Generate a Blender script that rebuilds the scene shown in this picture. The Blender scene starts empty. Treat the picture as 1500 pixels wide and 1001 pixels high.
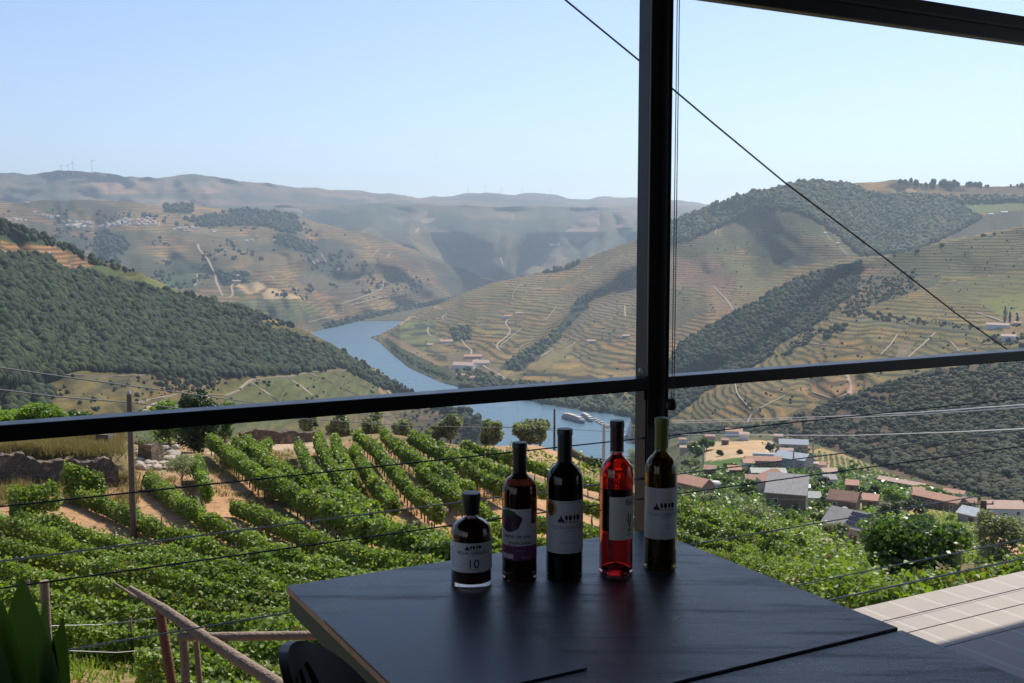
import bpy, bmesh, math, random
import numpy as np
from mathutils import Vector, Matrix

# ---------------------------------------------------------------- camera, world, sun, exposure
sc = bpy.context.scene
COL = sc.collection
F = 1550.0; CX = 750.0; CY = 500.5; PITCH = math.radians(5.16); EYE = 1.40
cam_d = bpy.data.cameras.new('camera'); cam = bpy.data.objects.new('camera', cam_d); COL.objects.link(cam)
cam_d.sensor_width = 36.0; cam_d.lens = F / 1500.0 * 36.0
cam_d.clip_start = 0.05; cam_d.clip_end = 60000
cam.location = (0, 0, EYE); cam.rotation_euler = (math.radians(90) - PITCH, 0, 0)
sc.camera = cam
SUN_EL = math.radians(50); SUN_AZ = math.radians(30)      # azimuth measured to the right of straight ahead
world = bpy.data.worlds.new('World'); sc.world = world; world.use_nodes = True
wn = world.node_tree.nodes; wl = world.node_tree.links
sky = wn.new('ShaderNodeTexSky'); sky.sky_type = 'NISHITA'; sky.sun_disc = False
sky.sun_elevation = SUN_EL; sky.sun_rotation = SUN_AZ
sky.altitude = 300; sky.air_density = 1.0; sky.dust_density = 0.6; sky.ozone_density = 2.4
tint = wn.new('ShaderNodeVectorMath'); tint.operation = 'MULTIPLY'; tint.inputs[1].default_value = (.985, .965, 1.045)
wl.new(sky.outputs[0], tint.inputs[0]); wl.new(tint.outputs[0], wn['Background'].inputs[0]); wn['Background'].inputs[1].default_value = 0.118
sun_d = bpy.data.lights.new('sun', 'SUN'); sun_d.energy = 4.8; sun_d.angle = math.radians(0.5); sun_d.color = (1.0, 0.93, 0.80)
sun = bpy.data.objects.new('sun', sun_d); COL.objects.link(sun)
sdir = Vector((math.sin(SUN_AZ) * math.cos(SUN_EL), math.cos(SUN_AZ) * math.cos(SUN_EL), math.sin(SUN_EL)))
sun.rotation_euler = sdir.to_track_quat('Z', 'Y').to_euler()
sc.view_settings.view_transform = 'Standard'; sc.view_settings.look = 'None'
sc.view_settings.gamma = 1.0; sc.view_settings.exposure = 0.34
sc.render.engine = 'CYCLES'
cy = sc.cycles
cy.max_bounces = 10; cy.diffuse_bounces = 3; cy.glossy_bounces = 4; cy.transmission_bounces = 10
cy.transparent_max_bounces = 12; cy.volume_bounces = 0; cy.use_denoising = True
cy.caustics_reflective = False

# ---------------------------------------------------------------- projection helpers
CP, SP = math.cos(PITCH), math.sin(PITCH)
def ray(px, py):
    """direction through a photo pixel (1500 x 1001), numpy friendly"""
    x = (np.asarray(px, float) - CX) / F; yv = -(np.asarray(py, float) - CY) / F
    return x, CP + yv * SP, yv * CP - SP
def P(px, py, r):
    x, f, u = ray(px, py); s = r / np.hypot(x, f)
    return np.stack([x * s, f * s, EYE + u * s], -1)
def at_z(px, py, z):
    x, f, u = ray(px, py); s = (z - EYE) / u
    return Vector((float(x * s), float(f * s), float(z)))
def at_n(px, py, n):
    """point of the ray on the vertical plane at distance n along the outward normal of the terrace rail"""
    x, f, u = ray(px, py); s = n / (x * NV[0] + f * NV[1])
    return Vector((float(x * s), float(f * s), float(EYE + u * s)))
RA = math.radians(61.4)
UV = (math.sin(RA), math.cos(RA)); NV = (-math.cos(RA), math.sin(RA))
def un(u, n, z=0.0):
    return Vector((UV[0] * u + NV[0] * n, UV[1] * u + NV[1] * n, z))

# ---------------------------------------------------------------- noise
def _hash(ix, iy, seed):
    h = (ix.astype(np.int64) * 374761393 + iy.astype(np.int64) * 668265263 + seed * 974634777) & 0x7fffffff
    h = ((h ^ (h >> 13)) * 1274126177) & 0x7fffffff
    return ((h ^ (h >> 16)) & 0xffff) / 65535.0
def vnoise(x, y, seed=0):
    x = np.asarray(x, float); y = np.asarray(y, float)
    ix = np.floor(x); iy = np.floor(y); fx = x - ix; fy = y - iy
    fx = fx * fx * (3 - 2 * fx); fy = fy * fy * (3 - 2 * fy)
    a = _hash(ix, iy, seed); b = _hash(ix + 1, iy, seed); c = _hash(ix, iy + 1, seed); d = _hash(ix + 1, iy + 1, seed)
    return (a + (b - a) * fx) * (1 - fy) + (c + (d - c) * fx) * fy
def fbm(x, y, seed=0, oct=4, gain=0.5):
    s = 0; a = 1; t = 0
    for k in range(oct):
        s = s + a * vnoise(x * 2 ** k + 17.3 * k, y * 2 ** k - 9.1 * k, seed + k); t += a; a *= gain
    return s / t * 2 - 1
def inpoly(px, py, poly):
    px = np.asarray(px, float); py = np.asarray(py, float); ins = np.zeros(px.shape, bool); n = len(poly)
    for i in range(n):
        x1, y1 = poly[i]; x2, y2 = poly[(i + 1) % n]
        c = ((y1 > py) != (y2 > py)) & (px < (x2 - x1) * (py - y1) / ((y2 - y1) or 1e-9) + x1)
        ins ^= c
    return ins
def dpoly(px, py, line):
    """distance in pixels to a polyline"""
    best = np.full(np.shape(px), 1e9)
    for (x1, y1), (x2, y2) in zip(line[:-1], line[1:]):
        dx, dy = x2 - x1, y2 - y1; L = dx * dx + dy * dy + 1e-9
        t = np.clip(((px - x1) * dx + (py - y1) * dy) / L, 0, 1)
        best = np.minimum(best, np.hypot(px - x1 - t * dx, py - y1 - t * dy))
    return best

# ---------------------------------------------------------------- object helpers
def tag(o, label=None, cat=None, group=None, kind=None):
    if label: o['label'] = label
    if cat: o['category'] = cat
    if group: o['group'] = group
    if kind: o['kind'] = kind
    return o
def mesh_np(name, verts, faces, mat=None, parent=None, attrs=None, smooth=False, fmat=None):
    """verts (N,3); faces: list of (M,k) int arrays; attrs: name -> (N,) or (N,4)"""
    verts = np.asarray(verts, np.float32).reshape(-1, 3)
    me = bpy.data.meshes.new(name)
    if not isinstance(faces, (list, tuple)): faces = [faces]
    faces = [np.asarray(f, np.int32) for f in faces if len(f)]
    nl = sum(f.size for f in faces); nf = sum(len(f) for f in faces)
    me.vertices.add(len(verts)); me.vertices.foreach_set('co', verts.ravel())
    me.loops.add(nl); me.loops.foreach_set('vertex_index', np.concatenate([f.ravel() for f in faces]))
    me.polygons.add(nf)
    tot = np.concatenate([np.full(len(f), f.shape[1], np.int32) for f in faces])
    st = np.concatenate([[0], np.cumsum(tot)[:-1]]).astype(np.int32)
    me.polygons.foreach_set('loop_start', st); me.polygons.foreach_set('loop_total', tot)
    me.polygons.foreach_set('use_smooth', np.full(nf, bool(smooth)))
    for k, v in (attrs or {}).items():
        v = np.asarray(v, np.float32)
        if v.ndim == 1:
            a = me.attributes.new(k, 'FLOAT', 'POINT'); a.data.foreach_set('value', v)
        else:
            a = me.attributes.new(k, 'FLOAT_COLOR', 'POINT'); a.data.foreach_set('color', v.ravel())
    mats = mat if isinstance(mat, (list, tuple)) else [mat]
    for m in mats:
        if m: me.materials.append(m)
    if fmat is not None: me.polygons.foreach_set('material_index', np.asarray(fmat, np.int32))
    me.update(calc_edges=True); me.validate()
    o = bpy.data.objects.new(name, me); COL.objects.link(o)
    if parent: o.parent = parent
    return o
def empty(name, loc=(0, 0, 0), rz=0.0):
    o = bpy.data.objects.new(name, None); COL.objects.link(o); o.location = loc; o.rotation_euler = (0, 0, rz)
    o.empty_display_size = 0.2
    return o
class MB:
    """collects boxes, tubes and lathes in local coordinates, links them as ONE mesh"""
    def __init__(s): s.v = []; s.f = []; s.n = 0
    def add(s, v, f):
        s.v.extend([tuple(q) for q in v]); s.f.extend([tuple(i + s.n for i in q) for q in f]); s.n += len(v); return s
    def box(s, c, d, m=None):
        hx, hy, hz = d[0] / 2, d[1] / 2, d[2] / 2
        v = [Vector((x * hx, y * hy, z * hz)) for x in (-1, 1) for y in (-1, 1) for z in (-1, 1)]
        if m is not None: v = [m @ q for q in v]
        v = [q + Vector(c) for q in v]
        return s.add(v, [(0, 1, 3, 2), (4, 6, 7, 5), (0, 4, 5, 1), (2, 3, 7, 6), (0, 2, 6, 4), (1, 5, 7, 3)])
    def prism(s, poly, z0, z1):
        """poly: list of (x,y) or Vector; extruded vertically"""
        n = len(poly)
        v = [(p[0], p[1], z0) for p in poly] + [(p[0], p[1], z1) for p in poly]
        a = sum(poly[i][0] * poly[(i + 1) % n][1] - poly[(i + 1) % n][0] * poly[i][1] for i in range(n))
        f = [tuple(range(n))[::-1], tuple(range(n, 2 * n))] + [(i, (i + 1) % n, n + (i + 1) % n, n + i) for i in range(n)]
        if a < 0: f = [q[::-1] for q in f]
        return s.add(v, f)
    def tube(s, pts, r, n=8, cap=True):
        pts = [Vector(p) for p in pts]; rs = r if isinstance(r, (list, tuple)) else [r] * len(pts)
        v = []; f = []; up = None
        for i, p in enumerate(pts):
            t = (pts[min(i + 1, len(pts) - 1)] - pts[max(i - 1, 0)]).normalized()
            if up is None:
                up = Vector((0, 0, 1)) if abs(t.z) < 0.9 else Vector((1, 0, 0))
            a = t.cross(up).normalized(); b = a.cross(t).normalized(); up = b
            for k in range(n):
                w = 2 * math.pi * k / n; v.append(p + (a * math.cos(w) + b * math.sin(w)) * rs[i])
        for i in range(len(pts) - 1):
            for k in range(n):
                f.append((i * n + k, i * n + (k + 1) % n, (i + 1) * n + (k + 1) % n, (i + 1) * n + k))
        if cap: f.append(tuple(range(n))); f.append(tuple(range((len(pts) - 1) * n, len(pts) * n))[::-1])
        return s.add(v, f)
    def lathe(s, prof, n=32, c=(0, 0, 0)):
        v = []; f = []
        for r, z in prof:
            for k in range(n):
                w = 2 * math.pi * k / n; v.append((c[0] + r * math.cos(w), c[1] + r * math.sin(w), c[2] + z))
        for i in range(len(prof) - 1):
            for k in range(n):
                f.append((i * n + k, i * n + (k + 1) % n, (i + 1) * n + (k + 1) % n, (i + 1) * n + k))
        f.append(tuple(range(n))[::-1]); f.append(tuple(range((len(prof) - 1) * n, len(prof) * n)))
        return s.add(v, f)
    def build(s, name, mat, parent=None, smooth=False, bevel=0.0):
        me = bpy.data.meshes.new(name); me.from_pydata([tuple(q) for q in s.v], [], s.f)
        if mat: me.materials.append(mat)
        me.update()
        if smooth or bevel:
            bm = bmesh.new(); bm.from_mesh(me)
            if bevel:
                bmesh.ops.bevel(bm, geom=[e for e in bm.edges if e.calc_face_angle(0) > 0.6], offset=bevel, segments=2, affect='EDGES', profile=0.7)
            if smooth:
                for fc in bm.faces: fc.smooth = True
                for e in bm.edges:
                    e.smooth = e.calc_face_angle(0) < 0.7
            bm.to_mesh(me); bm.free()
        o = bpy.data.objects.new(name, me); COL.objects.link(o)
        if parent: o.parent = parent
        return o

# ---------------------------------------------------------------- material helpers
class NT:
    def __init__(s, name):
        s.m = bpy.data.materials.new(name); s.m.use_nodes = True; s.t = s.m.node_tree; s.t.nodes.clear()
        s.out = s.t.nodes.new('ShaderNodeOutputMaterial')
    def n(s, kind, **kw):
        o = s.t.nodes.new(kind)
        for k, v in kw.items():
            if k in ('inp',):
                for a, b in v.items():
                    if isinstance(b, bpy.types.NodeSocket): s.t.links.new(b, o.inputs[a])
                    else: o.inputs[a].default_value = b
            else: setattr(o, k, v)
        return o
    def l(s, a, b): s.t.links.new(a, b)
    def math(s, op, a, b=0.0, c=0.0, clamp=False):
        o = s.t.nodes.new('ShaderNodeMath'); o.operation = op; o.use_clamp = clamp
        for i, v in enumerate((a, b, c)):
            if isinstance(v, bpy.types.NodeSocket): s.t.links.new(v, o.inputs[i])
            else: o.inputs[i].default_value = v
        return o.outputs[0]
    def mix(s, f, a, b, blend='MIX'):
        o = s.t.nodes.new('ShaderNodeMix'); o.data_type = 'RGBA'; o.blend_type = blend
        for i, v in ((0, f), (6, a), (7, b)):
            if isinstance(v, bpy.types.NodeSocket): s.t.links.new(v, o.inputs[i])
            else: o.inputs[i].default_value = v if i == 0 else (tuple(v) + (1,))[:4]
        return o.outputs[2]
    def ramp(s, f, a, b):
        """smooth 0..1 between a and b"""
        o = s.t.nodes.new('ShaderNodeMapRange'); o.interpolation_type = 'SMOOTHSTEP'
        s.t.links.new(f, o.inputs[0]); o.inputs[1].default_value = a; o.inputs[2].default_value = b
        return o.outputs[0]
    def noise(s, scale, vec=None, detail=3, rough=0.55):
        o = s.t.nodes.new('ShaderNodeTexNoise'); o.inputs['Scale'].default_value = scale
        o.inputs['Detail'].default_value = detail; o.inputs['Roughness'].default_value = rough
        if vec is not None: s.t.links.new(vec, o.inputs['Vector'])
        return o.outputs['Fac']
    def attr(s, name, out='Fac'):
        o = s.t.nodes.new('ShaderNodeAttribute'); o.attribute_name = name; return o.outputs[out]
    def pos(s):
        return s.t.nodes.new('ShaderNodeNewGeometry').outputs['Position']
    def bsdf(s, color, rough=0.6, **kw):
        o = s.t.nodes.new('ShaderNodeBsdfPrincipled')
        for k, v in dict({'Base Color': color, 'Roughness': rough}, **kw).items():
            if isinstance(v, bpy.types.NodeSocket): s.t.links.new(v, o.inputs[k])
            else: o.inputs[k].default_value = (tuple(v) + (1,))[:4] if isinstance(v, (tuple, list)) and len(v) in (3,) else v
        return o
    def bump(s, h, strength=0.3, dist=0.01):
        o = s.t.nodes.new('ShaderNodeBump'); o.inputs['Strength'].default_value = strength; o.inputs['Distance'].default_value = dist
        s.t.links.new(h, o.inputs['Height']); return o.outputs[0]
    def done(s, sh):
        s.t.links.new(sh.outputs[0] if hasattr(sh, 'outputs') else sh, s.out.inputs[0]); return s.m
def simple(name, col, rough=0.6, var=0.25, scale=6.0, metallic=0.0, bump=0.0, obj=False, spec=0.5, fine=None):
    t = NT(name)
    vec = t.n('ShaderNodeTexCoord').outputs['Object']
    n1 = t.noise(scale, vec, 5, 0.65); n2 = t.noise(fine or scale * 9, vec, 3)
    f = t.math('MULTIPLY_ADD', t.math('SUBTRACT', t.math('MULTIPLY_ADD', n2, 0.5, t.math('MULTIPLY', n1, 1.0)), 0.75), 2 * var, 1.0)
    c = t.mix(1.0, col, (1, 1, 1)); cc = t.n('ShaderNodeVectorMath', operation='SCALE', inp={0: tuple(col)[:3], 'Scale': f}).outputs[0]
    kw = {'Metallic': metallic, 'Specular IOR Level': spec}
    rr = t.math('MULTIPLY_ADD', n1, 0.2, rough - 0.1)
    if bump: kw['Normal'] = t.bump(n2, bump, 0.02)
    return t.done(t.bsdf(cc, rr, **kw))
# ---------------------------------------------------------------- terrain
RIVER = -300.0
def r_at(px, py, z=RIVER):
    x, f, u = ray(px, py); return float((z - EYE) / u * math.hypot(x, f))
def terrain_material():
    t = NT('terrain')
    pos = t.pos(); col = t.attr('Col', 'Color'); ter = t.attr('Ter'); scr = t.attr('Scr'); per = t.attr('Per')
    sep = t.n('ShaderNodeSeparateXYZ', inp={0: pos}).outputs
    wig = t.noise(0.004, pos, 2); wig2 = t.noise(0.03, pos, 2)
    z = t.math('MULTIPLY_ADD', wig, 9.0, sep[2]); z = t.math('MULTIPLY_ADD', wig2, 2.5, z)
    mp = t.n('ShaderNodeMapping', inp={'Vector': pos}); mp.inputs['Scale'].default_value = (1, 1, 1.9)
    wob = t.n('ShaderNodeTexNoise', inp={'Vector': pos, 'Scale': .012}); 
    wv_ = t.n('ShaderNodeVectorMath', operation='MULTIPLY_ADD', inp={0: wob.outputs['Color'], 1: (60, 60, 60), 2: mp.outputs[0]})
    cellv = t.n('ShaderNodeTexVoronoi', inp={'Vector': wv_.outputs[0], 'Scale': 0.0075}); cs = t.n('ShaderNodeSeparateXYZ', inp={0: cellv.outputs['Color']}).outputs
    edge = t.n('ShaderNodeTexVoronoi', feature='DISTANCE_TO_EDGE', inp={'Vector': wv_.outputs[0], 'Scale': 0.0075})
    pr_ = t.math('MULTIPLY', per, t.math('MULTIPLY_ADD', cs[0], .7, .62))
    tilt = t.math('MULTIPLY', t.math('SUBTRACT', cs[1], .5), t.math('MULTIPLY', sep[0], .035))
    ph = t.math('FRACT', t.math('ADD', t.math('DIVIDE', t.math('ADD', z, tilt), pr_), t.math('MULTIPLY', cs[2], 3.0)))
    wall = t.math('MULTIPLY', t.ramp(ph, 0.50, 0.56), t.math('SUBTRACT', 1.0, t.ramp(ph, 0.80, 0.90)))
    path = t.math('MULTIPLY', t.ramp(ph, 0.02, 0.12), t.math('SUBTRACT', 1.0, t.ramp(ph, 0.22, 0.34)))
    pn = t.noise(0.02, pos, 4)
    patch = t.math('MULTIPLY', t.ramp(pn, 0.25, 0.55), t.ramp(cs[1], .02, .3))
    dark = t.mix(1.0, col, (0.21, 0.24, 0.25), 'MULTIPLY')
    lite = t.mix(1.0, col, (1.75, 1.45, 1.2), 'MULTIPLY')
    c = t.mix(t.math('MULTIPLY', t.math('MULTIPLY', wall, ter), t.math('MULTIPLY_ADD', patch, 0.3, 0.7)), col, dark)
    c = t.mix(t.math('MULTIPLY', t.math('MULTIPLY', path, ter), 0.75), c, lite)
    c = t.mix(t.math('MULTIPLY', t.ramp(cs[0], .45, .55), t.math('MAXIMUM', t.math('MULTIPLY', ter, .5), .30)), c, t.mix(1.0, c, (1.22, 1.03, .82), 'MULTIPLY'))
    c = t.mix(t.math('MULTIPLY', t.ramp(cs[2], .60, .70), t.math('MAXIMUM', t.math('MULTIPLY', ter, .6), t.math('MULTIPLY', scr, .6))), c, t.mix(1.0, c, (.62, .80, .62), 'MULTIPLY'))
    ed = t.math('MULTIPLY', t.math('SUBTRACT', 1.0, t.ramp(edge.outputs[0], .012, .030)), ter)
    c = t.mix(t.math('MULTIPLY', ed, t.math('MULTIPLY', t.ramp(wig2, .4, .6), .8)), c, (.05, .06, .03))
    # scrub speckle
    bigp = t.noise(0.0016, pos, 6, .62)
    c = t.mix(t.math('MULTIPLY', t.ramp(bigp, .47, .56), t.math('MULTIPLY', t.ramp(scr, .45, .7), .72)), c, (.035, .05, .028))
    v = t.n('ShaderNodeTexVoronoi', inp={'Vector': pos, 'Scale': 0.13}); vd = v.outputs['Distance']
    sn = t.noise(0.011, pos, 4)
    spot = t.math('MULTIPLY', t.math('SUBTRACT', 1.0, t.ramp(vd, 0.25, 0.52)), t.ramp(sn, 0.40, 0.60))
    c = t.mix(t.math('MULTIPLY', spot, scr), c, (0.028, 0.042, 0.022))
    m1 = t.noise(0.0035, pos, 4); m2 = t.noise(0.07, pos, 6, 0.75); m3 = t.noise(1.1, pos, 3, 0.7)
    f = t.math('MULTIPLY', t.math('MULTIPLY_ADD', m1, 0.9, 0.55), t.math('MULTIPLY_ADD', m2, 1.15, 0.43))
    f = t.math('MULTIPLY', f, t.math('MULTIPLY_ADD', m3, 0.5, 0.75))
    c = t.n('ShaderNodeVectorMath', operation='SCALE', inp={0: c, 'Scale': f}).outputs[0]
    warm = t.noise(0.008, pos, 3)
    c = t.mix(t.math('MULTIPLY', t.ramp(warm, 0.45, 0.7), 0.35), c, t.mix(1.0, c, (1.35, 1.0, 0.72), 'MULTIPLY'))
    nb = t.bump(t.math('ADD', t.math('MULTIPLY', m2, 1.0), t.math('MULTIPLY', m3, 0.05)), 0.6, 3.0)
    return t.done(t.bsdf(c, 0.95, **{'Specular IOR Level': 0.15, 'Normal': nb}))
M_TER = terrain_material()

class Layer:
    def __init__(s, name, cols, step=3.0, rows=110, amp=0.0, cell=70.0, seed=1, creases=(), base=(.09, .09, .05), ter=0.0, scr=0.4, per=9.0,
                 parcels=(), back=((500, 90), (1600, 420)), mat=None, vary=0.25, crestn=0.8, floor=None, aniso=2.2):
        cols = sorted(cols); xs = np.array([c[0] for c in cols], float)
        K = len(cols[0][1]); PYc = np.array([[q[0] for q in c[1]] for c in cols], float); Rc = np.array([[q[1] for q in c[1]] for c in cols], float)
        px = np.arange(xs[0], xs[-1] + step, step)
        k = np.ones(7) / 7
        def ip(col, sm):
            y = np.interp(px, xs, col)
            if sm: y = np.convolve(np.pad(y, 3, 'edge'), k, 'valid')
            return y
        PYk = np.stack([ip(PYc[:, i], True) for i in range(K)]); Rk = np.stack([ip(Rc[:, i], True) for i in range(K)])
        PYk[-1] += crestn * (fbm(px / 22, px * 0 + seed, seed + 50, 4) * 2.2)
        tk = np.linspace(0, 1, K); T = np.linspace(0, 1, rows)
        PY = np.empty((rows, len(px))); R = np.empty_like(PY)
        i0 = np.clip((T * (K - 1)).astype(int), 0, K - 2); fr = (T * (K - 1) - i0)[:, None]
        PY = PYk[i0] * (1 - fr) + PYk[i0 + 1] * fr; R = Rk[i0] * (1 - fr) + Rk[i0 + 1] * fr
        TT = np.repeat(T[:, None], len(px), 1); XX = np.repeat(px[None], rows, 0)
        taper = np.clip(TT / 0.10, 0, 1) * np.clip((1.0 - TT) / 0.06, 0, 1)
        if amp:
            wob = fbm(XX / 130 + 3, PY / 130, seed + 9, 2) * 40
            g = fbm((XX + wob) / cell, PY / (cell * aniso), seed, 4)
            g = 1 - 2 * np.abs(g)                # ridged: valleys at g -> 1
            R = R + amp * taper * (g - 0.55)
        for line, wid, dr in creases:
            d = dpoly(XX, PY, line); R = R + dr * np.exp(-(d / wid) ** 2) * taper
        if floor is not None:
            x_, f_, u_ = ray(XX, PY); rc = (floor + 1 + TT * 45 * np.clip((PY[:1] - PY[-1:] - 4) / 50, 0, 1) - EYE) / np.minimum(u_, -1e-6) * np.hypot(x_, f_)
            R = np.minimum(R, np.maximum(rc, 0))
        pts = P(XX, PY, R)
        # attributes
        C = np.empty(XX.shape + (4,)); C[:] = tuple(base) + (1,); C[..., :3] *= np.array([.80, .73, .60])
        tr = np.full(XX.shape, float(ter)); sr = np.full(XX.shape, float(scr)); pr = np.full(XX.shape, float(per))
        wx = fbm(XX / 12, PY / 12, seed + 3, 3) * 3.0; wy = fbm(XX / 12, PY / 12, seed + 4, 3) * 2.0
        hue = fbm(XX / 60, PY / 24, seed + 5, 4)
        C[..., :3] *= (1 + vary * hue)[..., None]
        hb = fbm(XX / 35, PY / 14, seed + 6, 4); C[..., 0] *= 1 + 0.35 * np.clip(hb, 0, 1) * (vary > 0); C[..., 2] *= 1 - 0.2 * np.clip(hb, 0, 1)
        for pc in parcels:
            poly, col = pc[0], pc[1]; o = pc[2] if len(pc) > 2 else {}
            if o.get('line'):
                m = dpoly(XX + wx * .3, PY + wy * .3, poly) < o['line']
            else: m = inpoly(XX + wx * o.get('rag', 1), PY + wy * o.get('rag', 1), poly)
            C[m, :3] = np.array([.88, .82, .70]) * np.array(col) * (1 + 0.5 * vary * hue[m])[:, None]
            if 'ter' in o: tr[m] = o['ter']
            if 'scr' in o: sr[m] = o['scr']
            if 'per' in o: pr[m] = o['per']
        # skirt below and back of the hill
        sk = P(px, PY[0], R[0] - 25); sk[:, 2] = pts[0][:, 2] - 60
        extra = []
        crest = pts[-1]; hd = crest[:, :2] / np.linalg.norm(crest[:, :2], axis=1)[:, None]
        for dr, dz in back:
            q = crest.copy(); q[:, :2] += hd * dr; q[:, 2] -= dz; extra.append(q)
        allp = np.concatenate([sk[None], pts] + [e[None] for e in extra])
        ext = lambda A: np.concatenate([A[:1], A] + [A[-1:]] * len(extra))
        nr, nc = allp.shape[:2]; idx = np.arange(nr * nc).reshape(nr, nc)
        f = np.stack([idx[:-1, :-1], idx[:-1, 1:], idx[1:, 1:], idx[1:, :-1]], -1).reshape(-1, 4)
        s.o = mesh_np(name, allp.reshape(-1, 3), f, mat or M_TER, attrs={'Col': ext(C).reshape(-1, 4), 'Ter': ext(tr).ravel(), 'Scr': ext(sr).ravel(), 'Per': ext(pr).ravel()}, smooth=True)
        tag(s.o, kind='structure')
        s.px = px; s.PY = PY; s.pts = pts; s.step = step
    def at(s, px, py):
        """surface points for arrays of pixels; nan outside"""
        px = np.atleast_1d(np.asarray(px, float)); py = np.atleast_1d(np.asarray(py, float))
        c = (px - s.px[0]) / s.step; c0 = np.clip(c.astype(int), 0, len(s.px) - 2); fc = np.clip(c - c0, 0, 1)
        out = np.full((len(px), 3), np.nan); n = s.PY.shape[0]
        for k in range(len(px)):
            col = s.PY[:, c0[k]] * (1 - fc[k]) + s.PY[:, c0[k] + 1] * fc[k]     # falling with row
            if py[k] > col[0] + 2 or py[k] < col[-1] - 2: continue
            i = int(np.searchsorted(-col, -py[k])); i = min(max(i, 1), n - 1)
            fr = (col[i - 1] - py[k]) / max(1e-9, col[i - 1] - col[i]); fr = min(max(fr, 0), 1)
            a = s.pts[i - 1, c0[k]] * (1 - fc[k]) + s.pts[i - 1, c0[k] + 1] * fc[k]
            b = s.pts[i, c0[k]] * (1 - fc[k]) + s.pts[i, c0[k] + 1] * fc[k]
            out[k] = a * (1 - fr) + b * fr
        return out

TAN = (.30, .20, .12); OLV = (.10, .105, .050); GRN = (.065, .095, .035); YEL = (.19, .17, .065); RED = (.24, .13, .085); DRK = (.035, .05, .028)
STRAW = (.42, .33, .20); BRN = (.15, .11, .07)
# --- farthest mountains
L_A = Layer('hill', [(x, [(340, 7600), (310, 8400), (y, r)]) for x, y, r in [
    (-700, 262, 9300), (-300, 262, 9300), (-100, 256, 9300), (0, 252, 9300), (45, 256, 9300), (70, 251, 9300), (130, 249, 9300), (165, 256, 9300), (200, 259, 9400), (240, 262, 9500), (270, 255, 9500), (330, 262, 9800), (380, 268, 10000),
    (430, 274, 10300), (500, 278, 10700), (560, 284, 11200), (610, 290, 11600), (655, 287, 11800), (700, 281, 12000), (745, 286, 12000), (775, 283, 12000), (815, 287, 12000), (850, 293, 12200), (880, 288, 12200), (935, 291, 12400), (990, 295, 12400), (1035, 299, 12500), (1200, 300, 12500), (2100, 300, 12500)]],
    step=5, rows=70, amp=500, cell=85, aniso=.8, seed=11, base=(.19, .155, .13), scr=.7, vary=.5, crestn=1.5, back=((1500, 200), (3000, 600)),
    parcels=[([(0, 268), (120, 263), (230, 270), (210, 283), (60, 285)], (.26, .17, .11)), ([(140, 285), (330, 283), (340, 292), (150, 292)], (.10, .10, .06)), ([(430, 275), (600, 286), (640, 296), (470, 288)], (.22, .16, .10))])
# --- hazy hills in the middle distance
L_C = Layer('hill', [(x, [(470, 5900), (400, 6500), (340, 7300), (y, r)]) for x, y, r in [
    (300, 300, 8600), (420, 302, 8700), (500, 299, 8700), (560, 297, 8600), (640, 301, 8500), (720, 303, 8500), (820, 302, 8600), (935, 306, 8700), (1000, 311, 8700), (1040, 322, 8700), (1300, 330, 8700)]],
    step=4, rows=90, amp=950, cell=120, aniso=1.3, seed=23, floor=RIVER, base=(.14, .125, .065), scr=.8, vary=.5,
    creases=[([(735, 440), (700, 400), (640, 350), (600, 320)], 26, 500), ([(735, 440), (770, 380), (850, 345), (930, 330)], 22, 420), ([(560, 370), (620, 330)], 20, -260), ([(730, 400), (720, 330)], 26, -350)],
    parcels=[([(500, 308), (560, 310), (545, 335), (490, 345), (460, 330), (455, 312)], (.035, .05, .035), {'rag': 4}), ([(620, 316), (660, 312), (700, 330), (720, 360), (700, 385), (650, 350)], (.05, .065, .045), {'rag': 4}),
             ([(740, 330), (800, 320), (850, 335), (830, 360), (770, 365)], (.055, .065, .045), {'rag': 4}), ([(735, 375), (810, 372), (850, 385), (800, 400), (740, 400)], (.20, .16, .09)), ([(610, 355), (640, 370), (660, 385), (630, 378), (600, 362)], (.22, .17, .08)),
             ([(640, 320), (600, 318), (615, 322), (612, 340), (608, 335)], (.3, .24, .18))])
# --- hillside with the far village, falling to the upstream river bank
def bank(px, py): return (py, r_at(px, py))
colsB = []
for x, y, r in [(-500, 300, 5600), (-100, 298, 5600), (0, 297, 5600), (60, 294, 5700), (130, 293, 5700), (200, 297, 5800), (240, 303, 5900), (270, 301, 5900), (340, 306, 6000), (380, 306, 6000), (430, 313, 6000), (455, 324, 5900), (500, 334, 5800), (560, 348, 5800), (600, 362, 5800), (650, 384, 5900), (690, 400, 6100), (735, 413, 6300), (760, 424, 6500)]:
    if x < 440: colsB.append((x, [(505, 3300), (440, 3900), (370, 4700), (y, r)]))
    else:
        yb = float(np.interp(x, [440, 475, 540, 600, 650, 700, 760], [491, 482, 467, 456, 446, 436, 427]))
        rb = r_at(x, yb); colsB.append((x, [(yb, rb), (yb + (y - yb) * .33, rb + (r - rb) * .25), (yb + (y - yb) * .66, rb + (r - rb) * .55), (y, r)]))
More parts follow.
